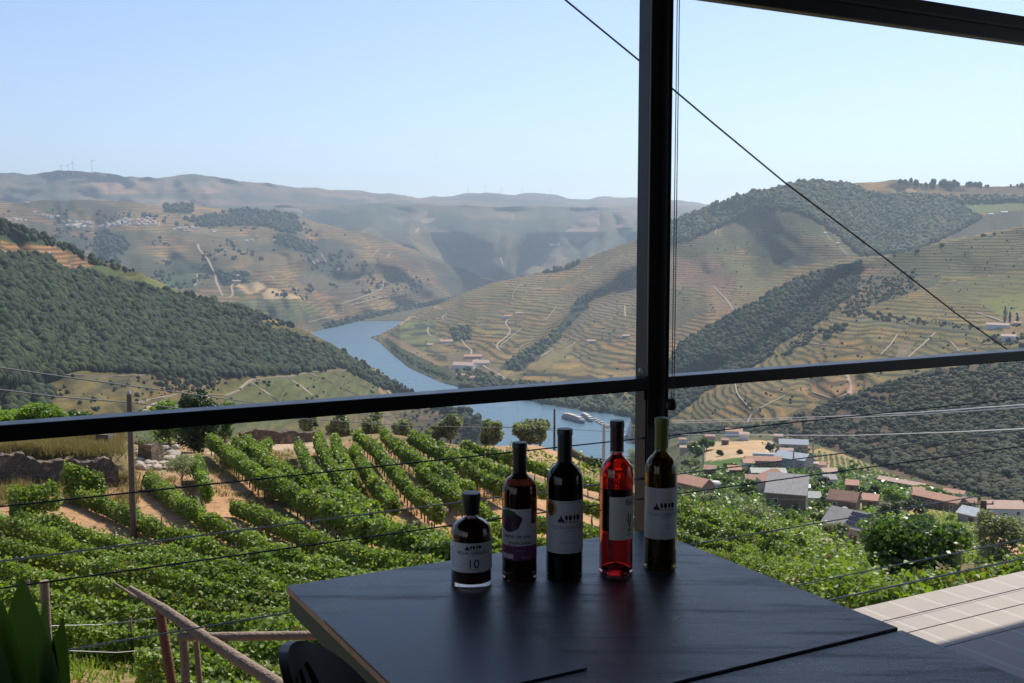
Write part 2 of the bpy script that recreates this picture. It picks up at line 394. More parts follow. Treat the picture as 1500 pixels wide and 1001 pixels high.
L_B = Layer('hill', colsB, step=2.5, rows=120, amp=230, cell=120, aniso=.9, seed=31, floor=RIVER, base=(.21, .16, .085), ter=.7, scr=.75, per=12, vary=.75,
    creases=[([(140, 330), (145, 380), (135, 420)], 10, 120), ([(500, 470), (420, 430), (330, 380)], 30, -90), ([(660, 445), (600, 400), (520, 360)], 16, -140), ([(590, 452), (520, 415), (440, 400)], 14, 130)],
    parcels=[([(140, 340), (175, 340), (190, 360), (160, 400), (135, 385)], DRK, {'rag': 2, 'scr': 1}), ([(240, 300), (285, 303), (280, 315), (240, 312)], DRK), ([(360, 306), (430, 314), (445, 335), (430, 345), (400, 335), (365, 330), (300, 335), (270, 322), (360, 316)], (.05, .065, .035), {'scr': 1}),
             ([(402, 345), (425, 345), (465, 365), (455, 372), (420, 368), (405, 355)], (.045, .06, .03)), ([(60, 345), (135, 342), (135, 350), (60, 352)], (.22, .13, .08)), ([(65, 346), (140, 348), (130, 358), (70, 360)], GRN),
             ([(160, 355), (215, 350), (215, 378), (165, 375)], (.19, .15, .08), {'ter': .5}), ([(290, 338), (380, 350), (450, 378), (390, 392), (330, 392), (300, 365)], (.155, .125, .07), {'ter': .1}),
             ([(255, 378), (290, 382), (300, 400), (240, 403), (225, 395)], (.085, .105, .045)), ([(235, 405), (288, 403), (292, 412), (285, 421), (240, 424)], (.05, .095, .038), {'ter': .1, 'scr': 0}),
             ([(320, 398), (365, 400), (360, 413), (330, 420), (322, 410)], DRK), ([(346, 417), (378, 413), (392, 420), (374, 430), (364, 432)], STRAW, {'ter': 0, 'scr': 0, 'rag': .3}), ([(384, 430), (396, 422), (446, 438), (386, 438)], STRAW, {'ter': 0, 'scr': 0, 'rag': .3}),
             ([(345, 420), (362, 435), (352, 437), (343, 430)], (.06, .10, .04)), ([(430, 405), (500, 405), (540, 418), (530, 445), (470, 430), (440, 415)], (.10, .085, .06), {'ter': .6}), ([(500, 378), (560, 380), (620, 410), (600, 418), (550, 408)], (.20, .145, .075), {'ter': .1}),
             ([(300, 441), (440, 441), (480, 455), (450, 470), (420, 470), (330, 450)], (.14, .15, .07)), ([(165, 311), (205, 316), (210, 320), (190, 317)], (.42, .33, .14)), ([(0, 318), (30, 321), (28, 326), (0, 322)], (.35, .27, .2)),
             ([(480, 385), (530, 382), (560, 400), (480, 420), (430, 400)], (.11, .10, .055)), ([(470, 475), (540, 458), (600, 448), (690, 428), (690, 438), (600, 456), (540, 467), (475, 484)], (.04, .06, .028), {'scr': 1, 'ter': 0})])
# --- big terraced hill on the right bank
colsD = []
CR_D = [(544, 494.4, 3480), (552, 492, 3520), (575, 482, 3650), (600, 463, 3900), (650, 441, 3950), (700, 420, 3980), (740, 410, 4000), (800, 398, 4000), (830, 392, 4000), (850, 382, 4000), (900, 363, 3950), (935, 351, 3900), (990, 322, 3850), (1030, 305, 3800), (1080, 290, 3750), (1130, 275, 3700), (1160, 268, 3700), (1190, 265, 3700),
    (1220, 267, 3750), (1240, 270, 3850), (1280, 267, 3950), (1310, 263, 4000), (1350, 268, 4050), (1400, 272, 4150), (1450, 273, 4200), (1500, 271, 4200), (1700, 280, 4200), (2000, 300, 4200)]
for x, y, r in CR_D:
    if x < 940:
        yb = float(np.interp(x, [544, 560, 575, 600, 640, 665, 700, 740, 800, 850, 900, 940], [494.6, 502, 519, 539, 557, 567, 573, 578, 592, 600, 606, 612])); rb = r_at(x, yb)
    else:
        yb = float(np.interp(x, [940, 1000, 1100, 1200, 1500, 2000], [612, 580, 520, 475, 410, 400])); rb = float(np.interp(x, [940, 1000, 1200, 1500, 2000], [1840, 2300, 2650, 3000, 3000]))
    colsD.append((x, [(yb, rb), (yb + (y - yb) * .25, rb + (r - rb) * .24), (yb + (y - yb) * .5, rb + (r - rb) * .48), (yb + (y - yb) * .75, rb + (r - rb) * .74), (y, r)]))
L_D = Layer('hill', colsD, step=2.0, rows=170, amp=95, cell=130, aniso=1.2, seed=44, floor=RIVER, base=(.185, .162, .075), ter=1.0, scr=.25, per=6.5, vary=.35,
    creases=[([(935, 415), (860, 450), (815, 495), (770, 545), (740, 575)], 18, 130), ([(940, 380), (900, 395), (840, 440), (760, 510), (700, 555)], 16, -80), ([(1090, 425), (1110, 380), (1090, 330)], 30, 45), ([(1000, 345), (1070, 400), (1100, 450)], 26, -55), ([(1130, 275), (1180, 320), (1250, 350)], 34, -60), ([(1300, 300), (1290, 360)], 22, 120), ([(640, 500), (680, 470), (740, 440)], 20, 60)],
    parcels=[([(560, 495), (600, 470), (640, 470), (640, 500), (600, 530), (570, 512)], (.10, .125, .05), {'per': 11}),
             ([(935, 352), (990, 322), (1080, 290), (1190, 262), (1240, 266), (1300, 290), (1400, 300), (1440, 320), (1340, 370), (1260, 375), (1220, 340), (1190, 320), (1160, 308), (1110, 306), (1060, 330), (1010, 352), (940, 365)], (.040, .058, .030), {'ter': 0, 'scr': 1}),
             ([(1235, 268), (1330, 264), (1350, 272), (1340, 282), (1290, 285), (1275, 288), (1240, 275)], (.33, .24, .12), {'ter': 0, 'scr': 0}), ([(1350, 268), (1500, 270), (1500, 292), (1400, 284)], (.14, .11, .07), {'ter': .2}), ([(1310, 300), (1385, 296), (1400, 310), (1370, 318), (1330, 308)], (.20, .19, .08), {'ter': 0, 'scr': 0}),
             ([(1405, 300), (1495, 292), (1500, 310), (1415, 312)], (.13, .17, .06), {'ter': 0, 'scr': 0}), ([(1390, 345), (1420, 322), (1450, 315), (1500, 310), (1500, 330), (1400, 350)], (.07, .075, .045), {'ter': .7}),
             ([(1110, 307), (1160, 309), (1190, 322), (1235, 365), (1240, 378), (1150, 392), (1110, 375), (1060, 350), (1055, 330)], (.085, .088, .05)), ([(1200, 340), (1300, 335), (1310, 360), (1250, 378), (1220, 365)], (.13, .13, .065)),
             ([(990, 345), (1040, 340), (1075, 355), (1095, 400), (1060, 395), (990, 375)], (.13, .12, .06)), ([(985, 380), (1030, 375), (1090, 400), (1060, 440), (1010, 420), (985, 425)], (.20, .135, .085), {'ter': .6}), ([(1040, 420), (1060, 425), (1090, 455), (1050, 465)], (.21, .15, .09), {'ter': .3}),
             ([(1050, 372), (1130, 378), (1150, 400), (1140, 425), (1090, 430), (1070, 400)], (.15, .145, .06), {'ter': .5}), ([(905, 410), (935, 395), (990, 395), (990, 480), (960, 500), (815, 505), (810, 480), (840, 440)], (.15, .125, .065), {'ter': 1}),
             ([(775, 540), (830, 495), (850, 505), (820, 525), (790, 545)], (.17, .15, .065), {'ter': .1}), ([(760, 545), (815, 500), (870, 440), (935, 400), (925, 410), (850, 435), (830, 465), (805, 495), (760, 520), (730, 540)], DRK, {'ter': 0, 'scr': 1, 'rag': 2}),
             ([(560, 495), (575, 517), (600, 538), (660, 565), (750, 585), (940, 612), (940, 585), (860, 580), (760, 560), (690, 550), (640, 535), (600, 515)], (.05, .07, .03), {'ter': .1, 'scr': 1}),
             ([(560, 485), (600, 505), (640, 530), (640, 536), (600, 516), (558, 492)], (.25, .18, .11), {'ter': 0}), ([(655, 520), (710, 515), (740, 550), (700, 560), (660, 545)], (.16, .13, .09), {'ter': 0})])
# --- nearer spur on the right
CR_E = [(925, 612, 1850), (940, 597, 1880), (960, 565, 1960), (1000, 500, 2080), (1030, 485, 2130), (1060, 470, 2180), (1100, 447, 2230), (1130, 430, 2280), (1170, 408, 2350), (1210, 392, 2400), (1250, 385, 2420), (1300, 376, 2450), (1340, 365, 2450), (1400, 350, 2500), (1450, 340, 2500), (1500, 332, 2500), (1700, 300, 2500), (2000, 280, 2500)]
colsE = []
for x, y, r in CR_E:
    yb = float(np.interp(x, [925, 940, 1000, 1100, 1200, 1300, 1500, 2000], [650, 648, 646, 640, 625, 600, 575, 570])); rb = float(np.interp(x, [925, 940, 1000, 1100, 1200, 1300, 1500, 2000], [1590, 1600, 1500, 1330, 1290, 1330, 1400, 1400]))
    if x < 945: rb = r_at(x, yb)
    colsE.append((x, [(yb, rb), (yb + (y - yb) * .3, rb + (r - rb) * .27), (yb + (y - yb) * .6, rb + (r - rb) * .58), (y, r)]))
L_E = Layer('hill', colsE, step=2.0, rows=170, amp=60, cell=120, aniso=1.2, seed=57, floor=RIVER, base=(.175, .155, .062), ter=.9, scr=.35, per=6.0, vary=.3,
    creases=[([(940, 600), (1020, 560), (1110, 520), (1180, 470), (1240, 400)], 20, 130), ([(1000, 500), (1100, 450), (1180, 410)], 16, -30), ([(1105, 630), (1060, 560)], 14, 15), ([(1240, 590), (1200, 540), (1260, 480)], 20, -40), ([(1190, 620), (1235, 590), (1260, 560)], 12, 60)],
    parcels=[([(925, 615), (960, 560), (1000, 495), (1100, 440), (1170, 400), (1260, 380), (1262, 395), (1250, 430), (1225, 450), (1190, 480), (1140, 505), (1120, 530), (1060, 555), (985, 612), (940, 625)], (.036, .05, .03), {'ter': 0, 'scr': 1, 'rag': 1.5}),
             ([(1256, 400), (1275, 384), (1330, 390), (1345, 400), (1345, 425), (1320, 435), (1270, 450), (1245, 465), (1230, 450)], (.27, .155, .09), {'ter': 1, 'scr': 1, 'per': 6}), ([(1330, 392), (1380, 405), (1370, 420), (1345, 425)], (.16, .13, .08), {'scr': 1}),
             ([(1270, 378), (1500, 335), (1500, 398), (1400, 405), (1340, 398)], (.085, .095, .045), {'ter': 1}), ([(1360, 425), (1440, 405), (1500, 400), (1500, 450), (1400, 445)], (.125, .13, .05), {'ter': .4}), ([(1430, 440), (1500, 430), (1500, 470), (1470, 465)], (.15, .17, .05), {'ter': 0, 'scr': 0}),
             ([(985, 612), (1050, 565), (1240, 545), (1248, 575), (1190, 590), (1120, 625), (1060, 632), (1010, 630)], (.155, .13, .062), {'ter': 1, 'per': 5.0, 'scr': 0}), ([(1160, 572), (1240, 550), (1248, 578), (1200, 588)], (.25, .17, .10), {'ter': .9, 'per': 7}), ([(1240, 552), (1252, 552), (1250, 580), (1240, 580)], (.32, .2, .12), {'ter': 0}),
             ([(1250, 460), (1310, 470), (1440, 480), (1440, 490), (1310, 482), (1250, 472)], (.12, .12, .06)), ([(1320, 500), (1340, 500), (1330, 530), (1310, 530)], (.22, .17, .11), {'ter': .3}), ([(1470, 460), (1500, 455), (1500, 505), (1470, 500)], (.24, .18, .10), {'ter': .1}),
             ([(935, 625), (990, 618), (1060, 632), (1150, 628), (1150, 650), (935, 650)], (.05, .07, .03), {'ter': 0, 'scr': 1}), ([(1010, 628), (1090, 628), (1090, 640), (1000, 640)], (.16, .12, .08), {'ter': 0})])
# --- dark scrub slope across the side valley
CR_F = [(1040, 648, 1150), (1100, 640, 1180), (1140, 622, 1200), (1190, 602, 1230), (1250, 578, 1260), (1300, 562, 1280), (1350, 550, 1290), (1400, 540, 1300), (1450, 530, 1300), (1500, 522, 1300), (1600, 505, 1300), (2000, 470, 1300)]
colsF = []
for x, y, r in CR_F:
    yb = float(np.interp(x, [1040, 1100, 1250, 1350, 1430, 1500, 2000], [660, 662, 680, 715, 742, 760, 800])); rb = float(np.interp(x, [1040, 1100, 1250, 1350, 1430, 1500, 2000], [1010, 1000, 880, 740, 650, 620, 560]))
    colsF.append((x, [(yb, rb), (yb + (y - yb) * .4, rb + (r - rb) * .45), (y, r)]))
L_F = Layer('hill', colsF, step=2.0, rows=120, amp=45, cell=90, seed=63, base=(.105, .08, .058), ter=.3, scr=1.0, per=7, vary=.4,
    creases=[([(1190, 690), (1300, 690), (1400, 720), (1480, 735)], 10, 20), ([(1260, 600), (1330, 650), (1430, 700)], 20, 35)],
    parcels=[([(1450, 525), (1500, 540), (1500, 545), (1445, 528)], (.3, .22, .15), {'ter': 0}), ([(1330, 668), (1360, 675), (1420, 700), (1432, 712), (1410, 706), (1350, 682), (1320, 674)], (.25, .2, .13), {'ter': 0, 'scr': .3}),
             ([(1470, 600), (1500, 598), (1500, 622), (1480, 615)], (.24, .14, .09), {'ter': .5, 'scr': .5})])
# --- dark wooded hill on the left bank
CR_G = [(-500, 250, 1500), (-100, 305, 1560), (0, 325, 1600), (30, 333, 1620), (60, 345, 1640), (100, 360, 1680), (130, 378, 1700), (170, 388, 1730), (200, 398, 1760), (260, 425, 1800), (300, 436, 1830), (330, 445, 1850), (380, 461, 1890), (400, 468, 1900), (430, 478, 1920), (480, 500, 1960), (530, 530, 2020), (570, 554, 2080), (612, 579, r_at(612, 579)), (640, 590, r_at(640, 590)), (690, 604, r_at(690, 604)), (706, 622, r_at(706, 622)), (712, 640, r_at(712, 640))]
colsG = []
for x, y, r in CR_G:
    yb = float(np.interp(x, [-500, 0, 200, 350, 500, 600, 700, 712], [660, 648, 640, 640, 655, 668, 668, 655])); rb = float(np.interp(x, [-500, 0, 200, 350, 500, 600], [850, 850, 950, 1080, 1270, 1400]))
    if x > 600:
        w = (x - 600) / 112; rb = (1 - w) * 1400 + w * r_at(x, yb)
    colsG.append((x, [(yb, rb), (yb + (y - yb) * .3, rb + (r - rb) * .27), (yb + (y - yb) * .6, rb + (r - rb) * .58), (y, r)]))
L_G = Layer('hill', colsG, step=2.0, rows=150, amp=60, cell=120, aniso=1.2, seed=71, floor=RIVER, base=(.13, .125, .05), ter=.3, scr=.5, per=8, vary=.3, back=((350, 160), (1000, 420)),
    creases=[([(0, 590), (60, 560), (130, 480), (170, 420)], 26, 70), ([(300, 520), (420, 560)], 25, -35)],
    parcels=[([(-500, 380), (0, 378), (75, 376), (80, 395), (125, 402), (170, 412), (240, 430), (300, 440), (350, 452), (386, 462), (385, 470), (370, 474), (480, 502), (530, 532), (612, 580), (580, 578), (500, 535), (430, 548), (300, 555), (230, 548), (110, 542), (80, 560), (10, 560), (-500, 600)], (.032, .045, .022), {'ter': 0, 'scr': 1}),
             ([(0, 355), (80, 362), (140, 385), (140, 390), (90, 398), (75, 378), (0, 375)], (.26, .165, .095), {'ter': .8, 'per': 7, 'scr': 0}), ([(0, 325), (60, 345), (85, 362), (0, 352), (0, 345), (20, 342), (18, 338), (0, 338)], (.05, .07, .03), {'scr': 1}),
             ([(95, 397), (145, 388), (180, 402), (165, 408), (130, 406)], (.075, .125, .04), {'ter': .2, 'scr': 0}), ([(170, 405), (210, 402), (262, 424), (255, 430), (200, 414)], (.15, .17, .06), {'ter': .1, 'scr': 0}), ([(366, 474), (385, 462), (395, 462), (430, 474), (425, 478)], (.26, .19, .07), {'ter': 0}),
             ([(100, 548), (232, 552), (225, 572), (140, 585), (70, 590), (60, 580)], (.12, .11, .055), {'ter': .5, 'per': 12}), ([(225, 550), (320, 555), (300, 572), (240, 576)], (.22, .14, .08), {'ter': 0, 'scr': 1}),
             ([(330, 562), (420, 552), (500, 541), (545, 540), (560, 555), (555, 575), (560, 600), (300, 640), (200, 640), (150, 610), (330, 590)], (.095, .115, .045), {'ter': .25, 'scr': .1}), ([(545, 538), (552, 538), (570, 560), (600, 590), (560, 590), (555, 560)], (.30, .20, .13), {'ter': 0}),
             ([(600, 590), (640, 592), (690, 606), (706, 622), (700, 660), (560, 660), (560, 600)], (.20, .15, .10), {'ter': .2, 'scr': 1}), ([(0, 560), (40, 565), (20, 590), (0, 590)], (.25, .17, .09), {'ter': .6})])

# --- ground near the terrace: one polar height field
HC = []
def hz(px, r, z): HC.append((px, r, z))
def hy(px, py, r): HC.append((px, r, float(P(px, py, r)[2])))
for pxx in (-1600, -600, 0):
    for r, z in ((3, -1.6), (8, -3.8), (14, -5.2), (150, -40), (300, -110), (600, -180), (900, -230), (1600, -345)): hz(pxx, r, z)
    for r, py, dz in ((20, 1010, 0), (30, 905, 0), (40, 838, 0), (52, 768, 0), (62, 701, 0), (72, 654, -1.5), (85, 641, -.7), (95, 629, 0)): hz(pxx, r, float(P(0, py, r)[2]) + dz)
for r, z in ((3, -1.6), (8, -4.0), (14, -5.8), (20, -7.2), (30, -9.2), (40, -10.4), (55, -12), (70, -13.2), (85, -14.6), (95, -15.7), (112, -20), (160, -42), (300, -105), (700, -220), (1200, -300), (1600, -345)): hz(300, r, z)
for r, py in ((30, 900), (39, 830), (52, 762), (66, 702), (80, 662), (95, 640)): hy(560, py, r)
for r, z in ((3, -1.6), (8, -3.6), (18, -6.6), (130, -30), (210, -62), (300, -110), (700, -245), (1150, -315), (1600, -345)): hz(560, r, z)
for r, py in ((32, 900), (42, 830), (56, 760), (75, 704), (95, 674), (112, 658)): hy(800, py, r)
for r, z in ((3, -1.6), (8, -3.2), (18, -6.2), (150, -38), (250, -82), (350, -125), (700, -245), (1150, -315), (1600, -345)): hz(800, r, z)
for r, py in ((24, 965), (36, 900), (50, 850), (70, 798), (88, 760), (102, 740), (140, 737), (255, 735), (420, 702), (700, 672), (1000, 655), (1250, 643)): hy(1000, py, r)
for r, z in ((3, -1.6), (8, -3.2), (14, -4.9), (1600, -345)): hz(1000, r, z)
for r, py in ((20, 970), (36, 892), (58, 832), (76, 798), (92, 779), (120, 777), (170, 776), (290, 741), (550, 687), (1000, 655)): hy(1180, py, r)
for r, z in ((3, -1.5), (8, -3), (13, -4.4), (1300, -300)): hz(1180, r, z)
for r, py in ((20, 935), (36, 878), (52, 850), (76, 824), (120, 816), (165, 807), (210, 784), (300, 742), (550, 698)): hy(1245, py, r)
for r, py in ((22, 905), (36, 862), (60, 836), (120, 824), (165, 808), (210, 775), (300, 742), (450, 715), (800, 690)): hy(1300, py, r)
for r, z in ((3, -1.5), (8, -2.8), (13, -4.2), (1300, -330)): hz(1300, r, z)
for r, py in ((25, 852), (60, 832), (150, 800), (250, 772), (350, 752), (480, 738), (640, 738)): hy(1430, py, r)
for r, z in ((3, -1.5), (8, -2.6), (13, -3.8), (1000, -260)): hz(1430, r, z)
for r, z in ((3, -1.5), (8, -2.6), (25, -6.3), (60, -15), (120, -31), (330, -88), (650, -170), (1300, -300)): hz(1900, r, z); hz(3000, r, z)
HC = np.array(HC)
def _feat(az, r): return np.stack([az / 0.22, np.log(r) / 0.55], -1)
_x, _f, _u = ray(HC[:, 0], 360.0); _A = _feat(np.arctan2(_x, _f), HC[:, 1]); _val = (HC[:, 2] - EYE) / HC[:, 1]
def _ker(a, b): return np.sqrt(((a[:, None] - b[None]) ** 2).sum(-1) + 0.02)
_K = _ker(_A, _A); _n = len(_A); _M = np.zeros((_n + 3, _n + 3)); _M[:_n, :_n] = _K + np.eye(_n) * 1e-3
_Q = np.concatenate([np.ones((_n, 1)), _A], 1); _M[:_n, _n:] = _Q; _M[_n:, :_n] = _Q.T
_w = np.linalg.solve(_M, np.concatenate([_val, np.zeros(3)]))
def ground_z(x, y):
    x = np.atleast_1d(np.asarray(x, float)); y = np.atleast_1d(np.asarray(y, float))
    r = np.maximum(np.hypot(x, y), 2.5); az = np.arctan2(x, y); out = np.empty(len(x))
    for i in range(0, len(x), 20000):
        B = _feat(az[i:i + 20000], r[i:i + 20000]); v = _ker(B, _A) @ _w[:_n] + np.concatenate([np.ones((len(B), 1)), B], 1) @ _w[_n:]
        out[i:i + 20000] = v * r[i:i + 20000] + EYE
    # small natural relief
    rr = np.hypot(x, y); out += fbm(x / 7, y / 7, 5, 3) * np.clip(rr / 60, .05, .45) + fbm(x / 55, y / 55, 8, 3) * np.clip((rr - 200) / 200, 0, 4)
    # step of the old terrace wall on the left
    xr = 750 + F * np.divide(x, np.maximum(y, 1)) ; st = np.clip((178 - xr) / 3, 0, 1)
    return out + st * np.clip((rr - 62.9) / 0.6, 0, 1) * np.clip((92 - rr) / 14, 0, 1) * 1.5
HAZ = np.radians(np.arange(-72, 72.01, 0.16)); HR = np.exp(np.linspace(math.log(2.6), math.log(1650), 620))
_AZ, _RR = np.meshgrid(HAZ, HR); _X = np.sin(_AZ) * _RR; _Y = np.cos(_AZ) * _RR
_Z = ground_z(_X.ravel(), _Y.ravel()).reshape(_X.shape)
_D = _Y * CP - (_Z - EYE) * SP; _PX = CX + F * _X / np.maximum(_D, .1); _PY = CY - F * (((_Z - EYE) * CP + _Y * SP) / np.maximum(_D, .1))
SOIL = (.40, .245, .135)
hC = np.empty(_X.shape + (4,)); hC[:] = (.13, .115, .05, 1)
hS = np.full(_X.shape, .3); hT = np.zeros(_X.shape); hP = np.full(_X.shape, 8.0)
def hset(m, col, scr=None, ter=None, per=None):
    hC[m, :3] = col
    if scr is not None: hS[m] = scr
    if ter is not None: hT[m] = ter
    if per is not None: hP[m] = per
_jit = fbm(_X / 6, _Y / 6, 77, 3)
near = _RR < 235
hset(near, SOIL, 0)
gr = near & (fbm(_X / 9, _Y / 9, 31, 4) > .18); hC[gr, :3] = (.24, .185, .085)
hset((_RR > 62) & (_RR < 100) & (_PX < 190), (.21, .165, .075), 0)
hset(near & (_RR < 16), (.17, .13, .07), 0)
hset(near & (_PX > 960) & (_RR < 120), (.16, .13, .06), 0)
hset(near & (_PX > 300) & (_PX < 480) & (np.abs(_PY - (655 + .0 * _PX) - 8 * _jit) < 9) , (.46, .33, .22), 0)
far = _RR >= 235
def hp(poly, col, **k): hset(far & inpoly(_PX + 2 * _jit, _PY + _jit, poly), col, **k)
hset(far, (.10, .10, .045), .7)
hp([(1028, 648), (1120, 645), (1122, 668), (1085, 672), (1035, 676)], (.43, .31, .18), scr=0)
hp([(1030, 677), (1100, 668), (1090, 682), (1060, 692), (1030, 688)], (.07, .13, .03), scr=0)
hp([(1120, 648), (1132, 648), (1140, 672), (1128, 674)], (.5, .42, .33), scr=0)
hp([(1180, 655), (1215, 660), (1260, 672), (1330, 700), (1342, 722), (1260, 715), (1180, 690)], (.30, .21, .095), scr=0)
hp([(1180, 690), (1250, 705), (1350, 722), (1300, 735), (1180, 715)], (.10, .14, .045), scr=.5)
hp([(990, 718), (1040, 712), (1060, 722), (1110, 735), (1120, 775), (990, 745)], (.42, .36, .28), scr=0)
hp([(1185, 745), (1260, 735), (1290, 760), (1300, 790), (1240, 775), (1185, 790)], (.33, .24, .13), scr=.2)
hp([(1330, 745), (1420, 745), (1440, 800), (1400, 830), (1340, 800)], (.33, .23, .12), scr=0)
hp([(1440, 735), (1500, 735), (1500, 760), (1440, 755)], (.22, .2, .09), scr=0)
hp([(1190, 765), (1205, 765), (1200, 800), (1180, 800)], (.46, .33, .24), scr=0)
_p = np.stack([_X, _Y, _Z], -1); nr, nc = _X.shape; _i = np.arange(nr * nc).reshape(nr, nc)
gf = np.stack([_i[:-1, :-1], _i[:-1, 1:], _i[1:, 1:], _i[1:, :-1]], -1).reshape(-1, 4)
ground = mesh_np('ground', _p.reshape(-1, 3), gf, M_TER, attrs={'Col': hC.reshape(-1, 4), 'Ter': hT.ravel(), 'Scr': hS.ravel(), 'Per': hP.ravel()}, smooth=True)
tag(ground, kind='structure')
_az0 = HAZ[0]; _daz = HAZ[1] - HAZ[0]
def hit(px, py, rmin=3.0, rmax=1600.0):
    """first point where the ray of a pixel meets the near ground"""
    x, f, u = ray(px, py); h = math.hypot(x, f); c = (math.atan2(x, f) - _az0) / _daz; c0 = int(min(max(c, 0), nc - 2)); fc = c - c0
    zc = _Z[:, c0] * (1 - fc) + _Z[:, c0 + 1] * fc
    dz = EYE + u / h * HR - zc; ok = np.where((dz <= 0) & (HR > rmin))[0]
    if not len(ok): return None
    i = max(ok[0], 1); a, b = dz[i - 1], dz[i]; t = a / (a - b) if a > b else 0; r = HR[i - 1] + (HR[i] - HR[i - 1]) * min(max(t, 0), 1)
    if r > rmax: return None
    return Vector((x / h * r, f / h * r, EYE + u / h * r))
def gz(x, y): return float(ground_z([x], [y])[0])

# --- river
def water():
    t = NT('river_water'); p = t.pos()
    n1 = t.noise(0.05, p, 4, .6); n2 = t.noise(0.5, p, 3); big = t.noise(0.004, p, 3)
    h = t.math('ADD', n1, t.math('MULTIPLY', n2, .12))
    b = t.bsdf(t.mix(big, (.06, .125, .165), (.075, .15, .19)), t.math('MULTIPLY_ADD', big, .14, .22), **{'IOR': 1.33, 'Normal': t.bump(h, .8, 2.2)})
    return t.done(b)
wv = [(-9000, 400, RIVER), (9000, 400, RIVER), (9000, 12000, RIVER), (-9000, 12000, RIVER)]
river = mesh_np('river', wv, np.array([[0, 1, 2, 3]]), water()); tag(river, kind='structure')
base = mesh_np('land', [(-30000, -3000, -420), (30000, -3000, -420), (30000, 16000, -420), (-30000, 16000, -420)], np.array([[0, 1, 2, 3]]), M_TER,
    attrs={'Col': np.tile((.1, .1, .05, 1), (4, 1)), 'Ter': np.zeros(4), 'Scr': np.zeros(4), 'Per': np.full(4, 9.)}); tag(base, kind='structure')
# ---------------------------------------------------------------- vegetation
rng = np.random.default_rng(7)
def canopy_mat(name, a, b, rough=.8):
    t = NT(name); p = t.pos(); ti = t.attr('tint')
    n = t.noise(0.9, p, 3, .7); lg = t.noise(0.012, p, 4, .6)
    c = t.mix(t.math('MULTIPLY_ADD', n, .5, t.math('MULTIPLY', t.math('POWER', ti, 1.5), .6), clamp=True), a, b)
    c = t.mix(t.math('MULTIPLY', t.ramp(lg, .45, .65), .55), c, t.mix(1.0, c, (1.7, 1.25, .8), 'MULTIPLY'))
    return t.done(t.bsdf(c, rough, **{'Specular IOR Level': .2, 'Normal': t.bump(t.noise(.7, p, 3, .8), 1.0, 1.2)}))
M_CAN = canopy_mat('woodland_canopy', (.007, .016, .006), (.058, .085, .028))
M_CAN3 = canopy_mat('pine_canopy', (.03, .045, .02), (.13, .15, .06))
M_CAN2 = canopy_mat('scrub_canopy', (.018, .027, .013), (.085, .095, .045))
def ico():
    bm = bmesh.new(); bmesh.ops.create_icosphere(bm, subdivisions=2, radius=1.0); bm.verts.ensure_lookup_table()
    v = np.array([q.co[:] for q in bm.verts]); f = np.array([[a.index for a in q.verts] for q in bm.faces]); bm.free(); return v, f
ICO_V, ICO_F = ico()
_b1 = bmesh.new(); bmesh.ops.create_icosphere(_b1, subdivisions=1, radius=1.0)
ICO1_V = np.array([q.co[:] for q in _b1.verts]); ICO1_F = np.array([[a.index for a in q.verts] for q in _b1.faces]); _b1.free()
def blobs(name, pts, rad, mat, label, cat, hi=True, tall=1.0, kind='stuff', group=None):
    V, Fc = (ICO_V, ICO_F) if hi else (ICO1_V, ICO1_F)
    n = len(pts); m = len(V)
    vary = []
    for k in range(8):
        s = 1 + 0.17 * (rng.random((m, 1)) - .5) * 2; vary.append(V * s)
    vary = np.array(vary)[rng.integers(0, 8, n)]
    rot = rng.random(n) * 6.283; c, s_ = np.cos(rot)[:, None], np.sin(rot)[:, None]
    x = vary[:, :, 0] * c - vary[:, :, 1] * s_; y = vary[:, :, 0] * s_ + vary[:, :, 1] * c
    v = np.stack([x, y, vary[:, :, 2] * tall * (0.85 + .4 * rng.random((n, 1)))], -1) * rad[:, None, None] + pts[:, None, :]
    v[:, :, 2] += (rad * .55 * tall)[:, None]
    f = (Fc[None] + (np.arange(n) * m)[:, None, None]).reshape(-1, 3)
    tint = np.repeat(rng.random(n), m)
    o = mesh_np(name, v.reshape(-1, 3), f, mat, attrs={'tint': tint}, smooth=hi and tall >= 1.0)
    return tag(o, label=label, cat=cat, kind=kind, group=group)
def scatter(layer, poly, n, rmin, rmax, clump=None, edge=None):
    xs = [p[0] for p in poly]; ys = [p[1] for p in poly]; out = []
    px = rng.uniform(min(xs), max(xs), n * 3); py = rng.uniform(min(ys), max(ys), n * 3)
    m = inpoly(px + rng.normal(0, 1, len(px)), py + rng.normal(0, .7, len(py)), poly)
    if clump is not None: m &= fbm(px / clump[0], py / clump[0] * 1.6, clump[1], 3) > clump[2]
    px, py = px[m][:n], py[m][:n]
    q = layer.at(px, py); ok = ~np.isnan(q[:, 0]); q = q[ok]
    return q, rmin * .8 + (rmax * 1.15 - rmin * .8) * rng.random(len(q)) ** 1.8
def wood(name, specs, mat, label, hi=True, tall=1.0):
    Q = [];  R_ = []
    for sp in specs:
        q, r = scatter(*sp); Q.append(q); R_.append(r)
    return blobs(name, np.concatenate(Q), np.concatenate(R_), mat, label, 'woodland', hi, tall)
GW = [(-60, 378), (0, 378), (75, 376), (80, 395), (125, 402), (170, 412), (240, 430), (300, 440), (350, 452), (386, 462), (385, 470), (370, 474), (480, 508), (530, 538), (606, 583), (580, 580), (500, 540), (430, 548), (300, 555), (230, 548), (110, 542), (80, 560), (10, 560), (-60, 570)]
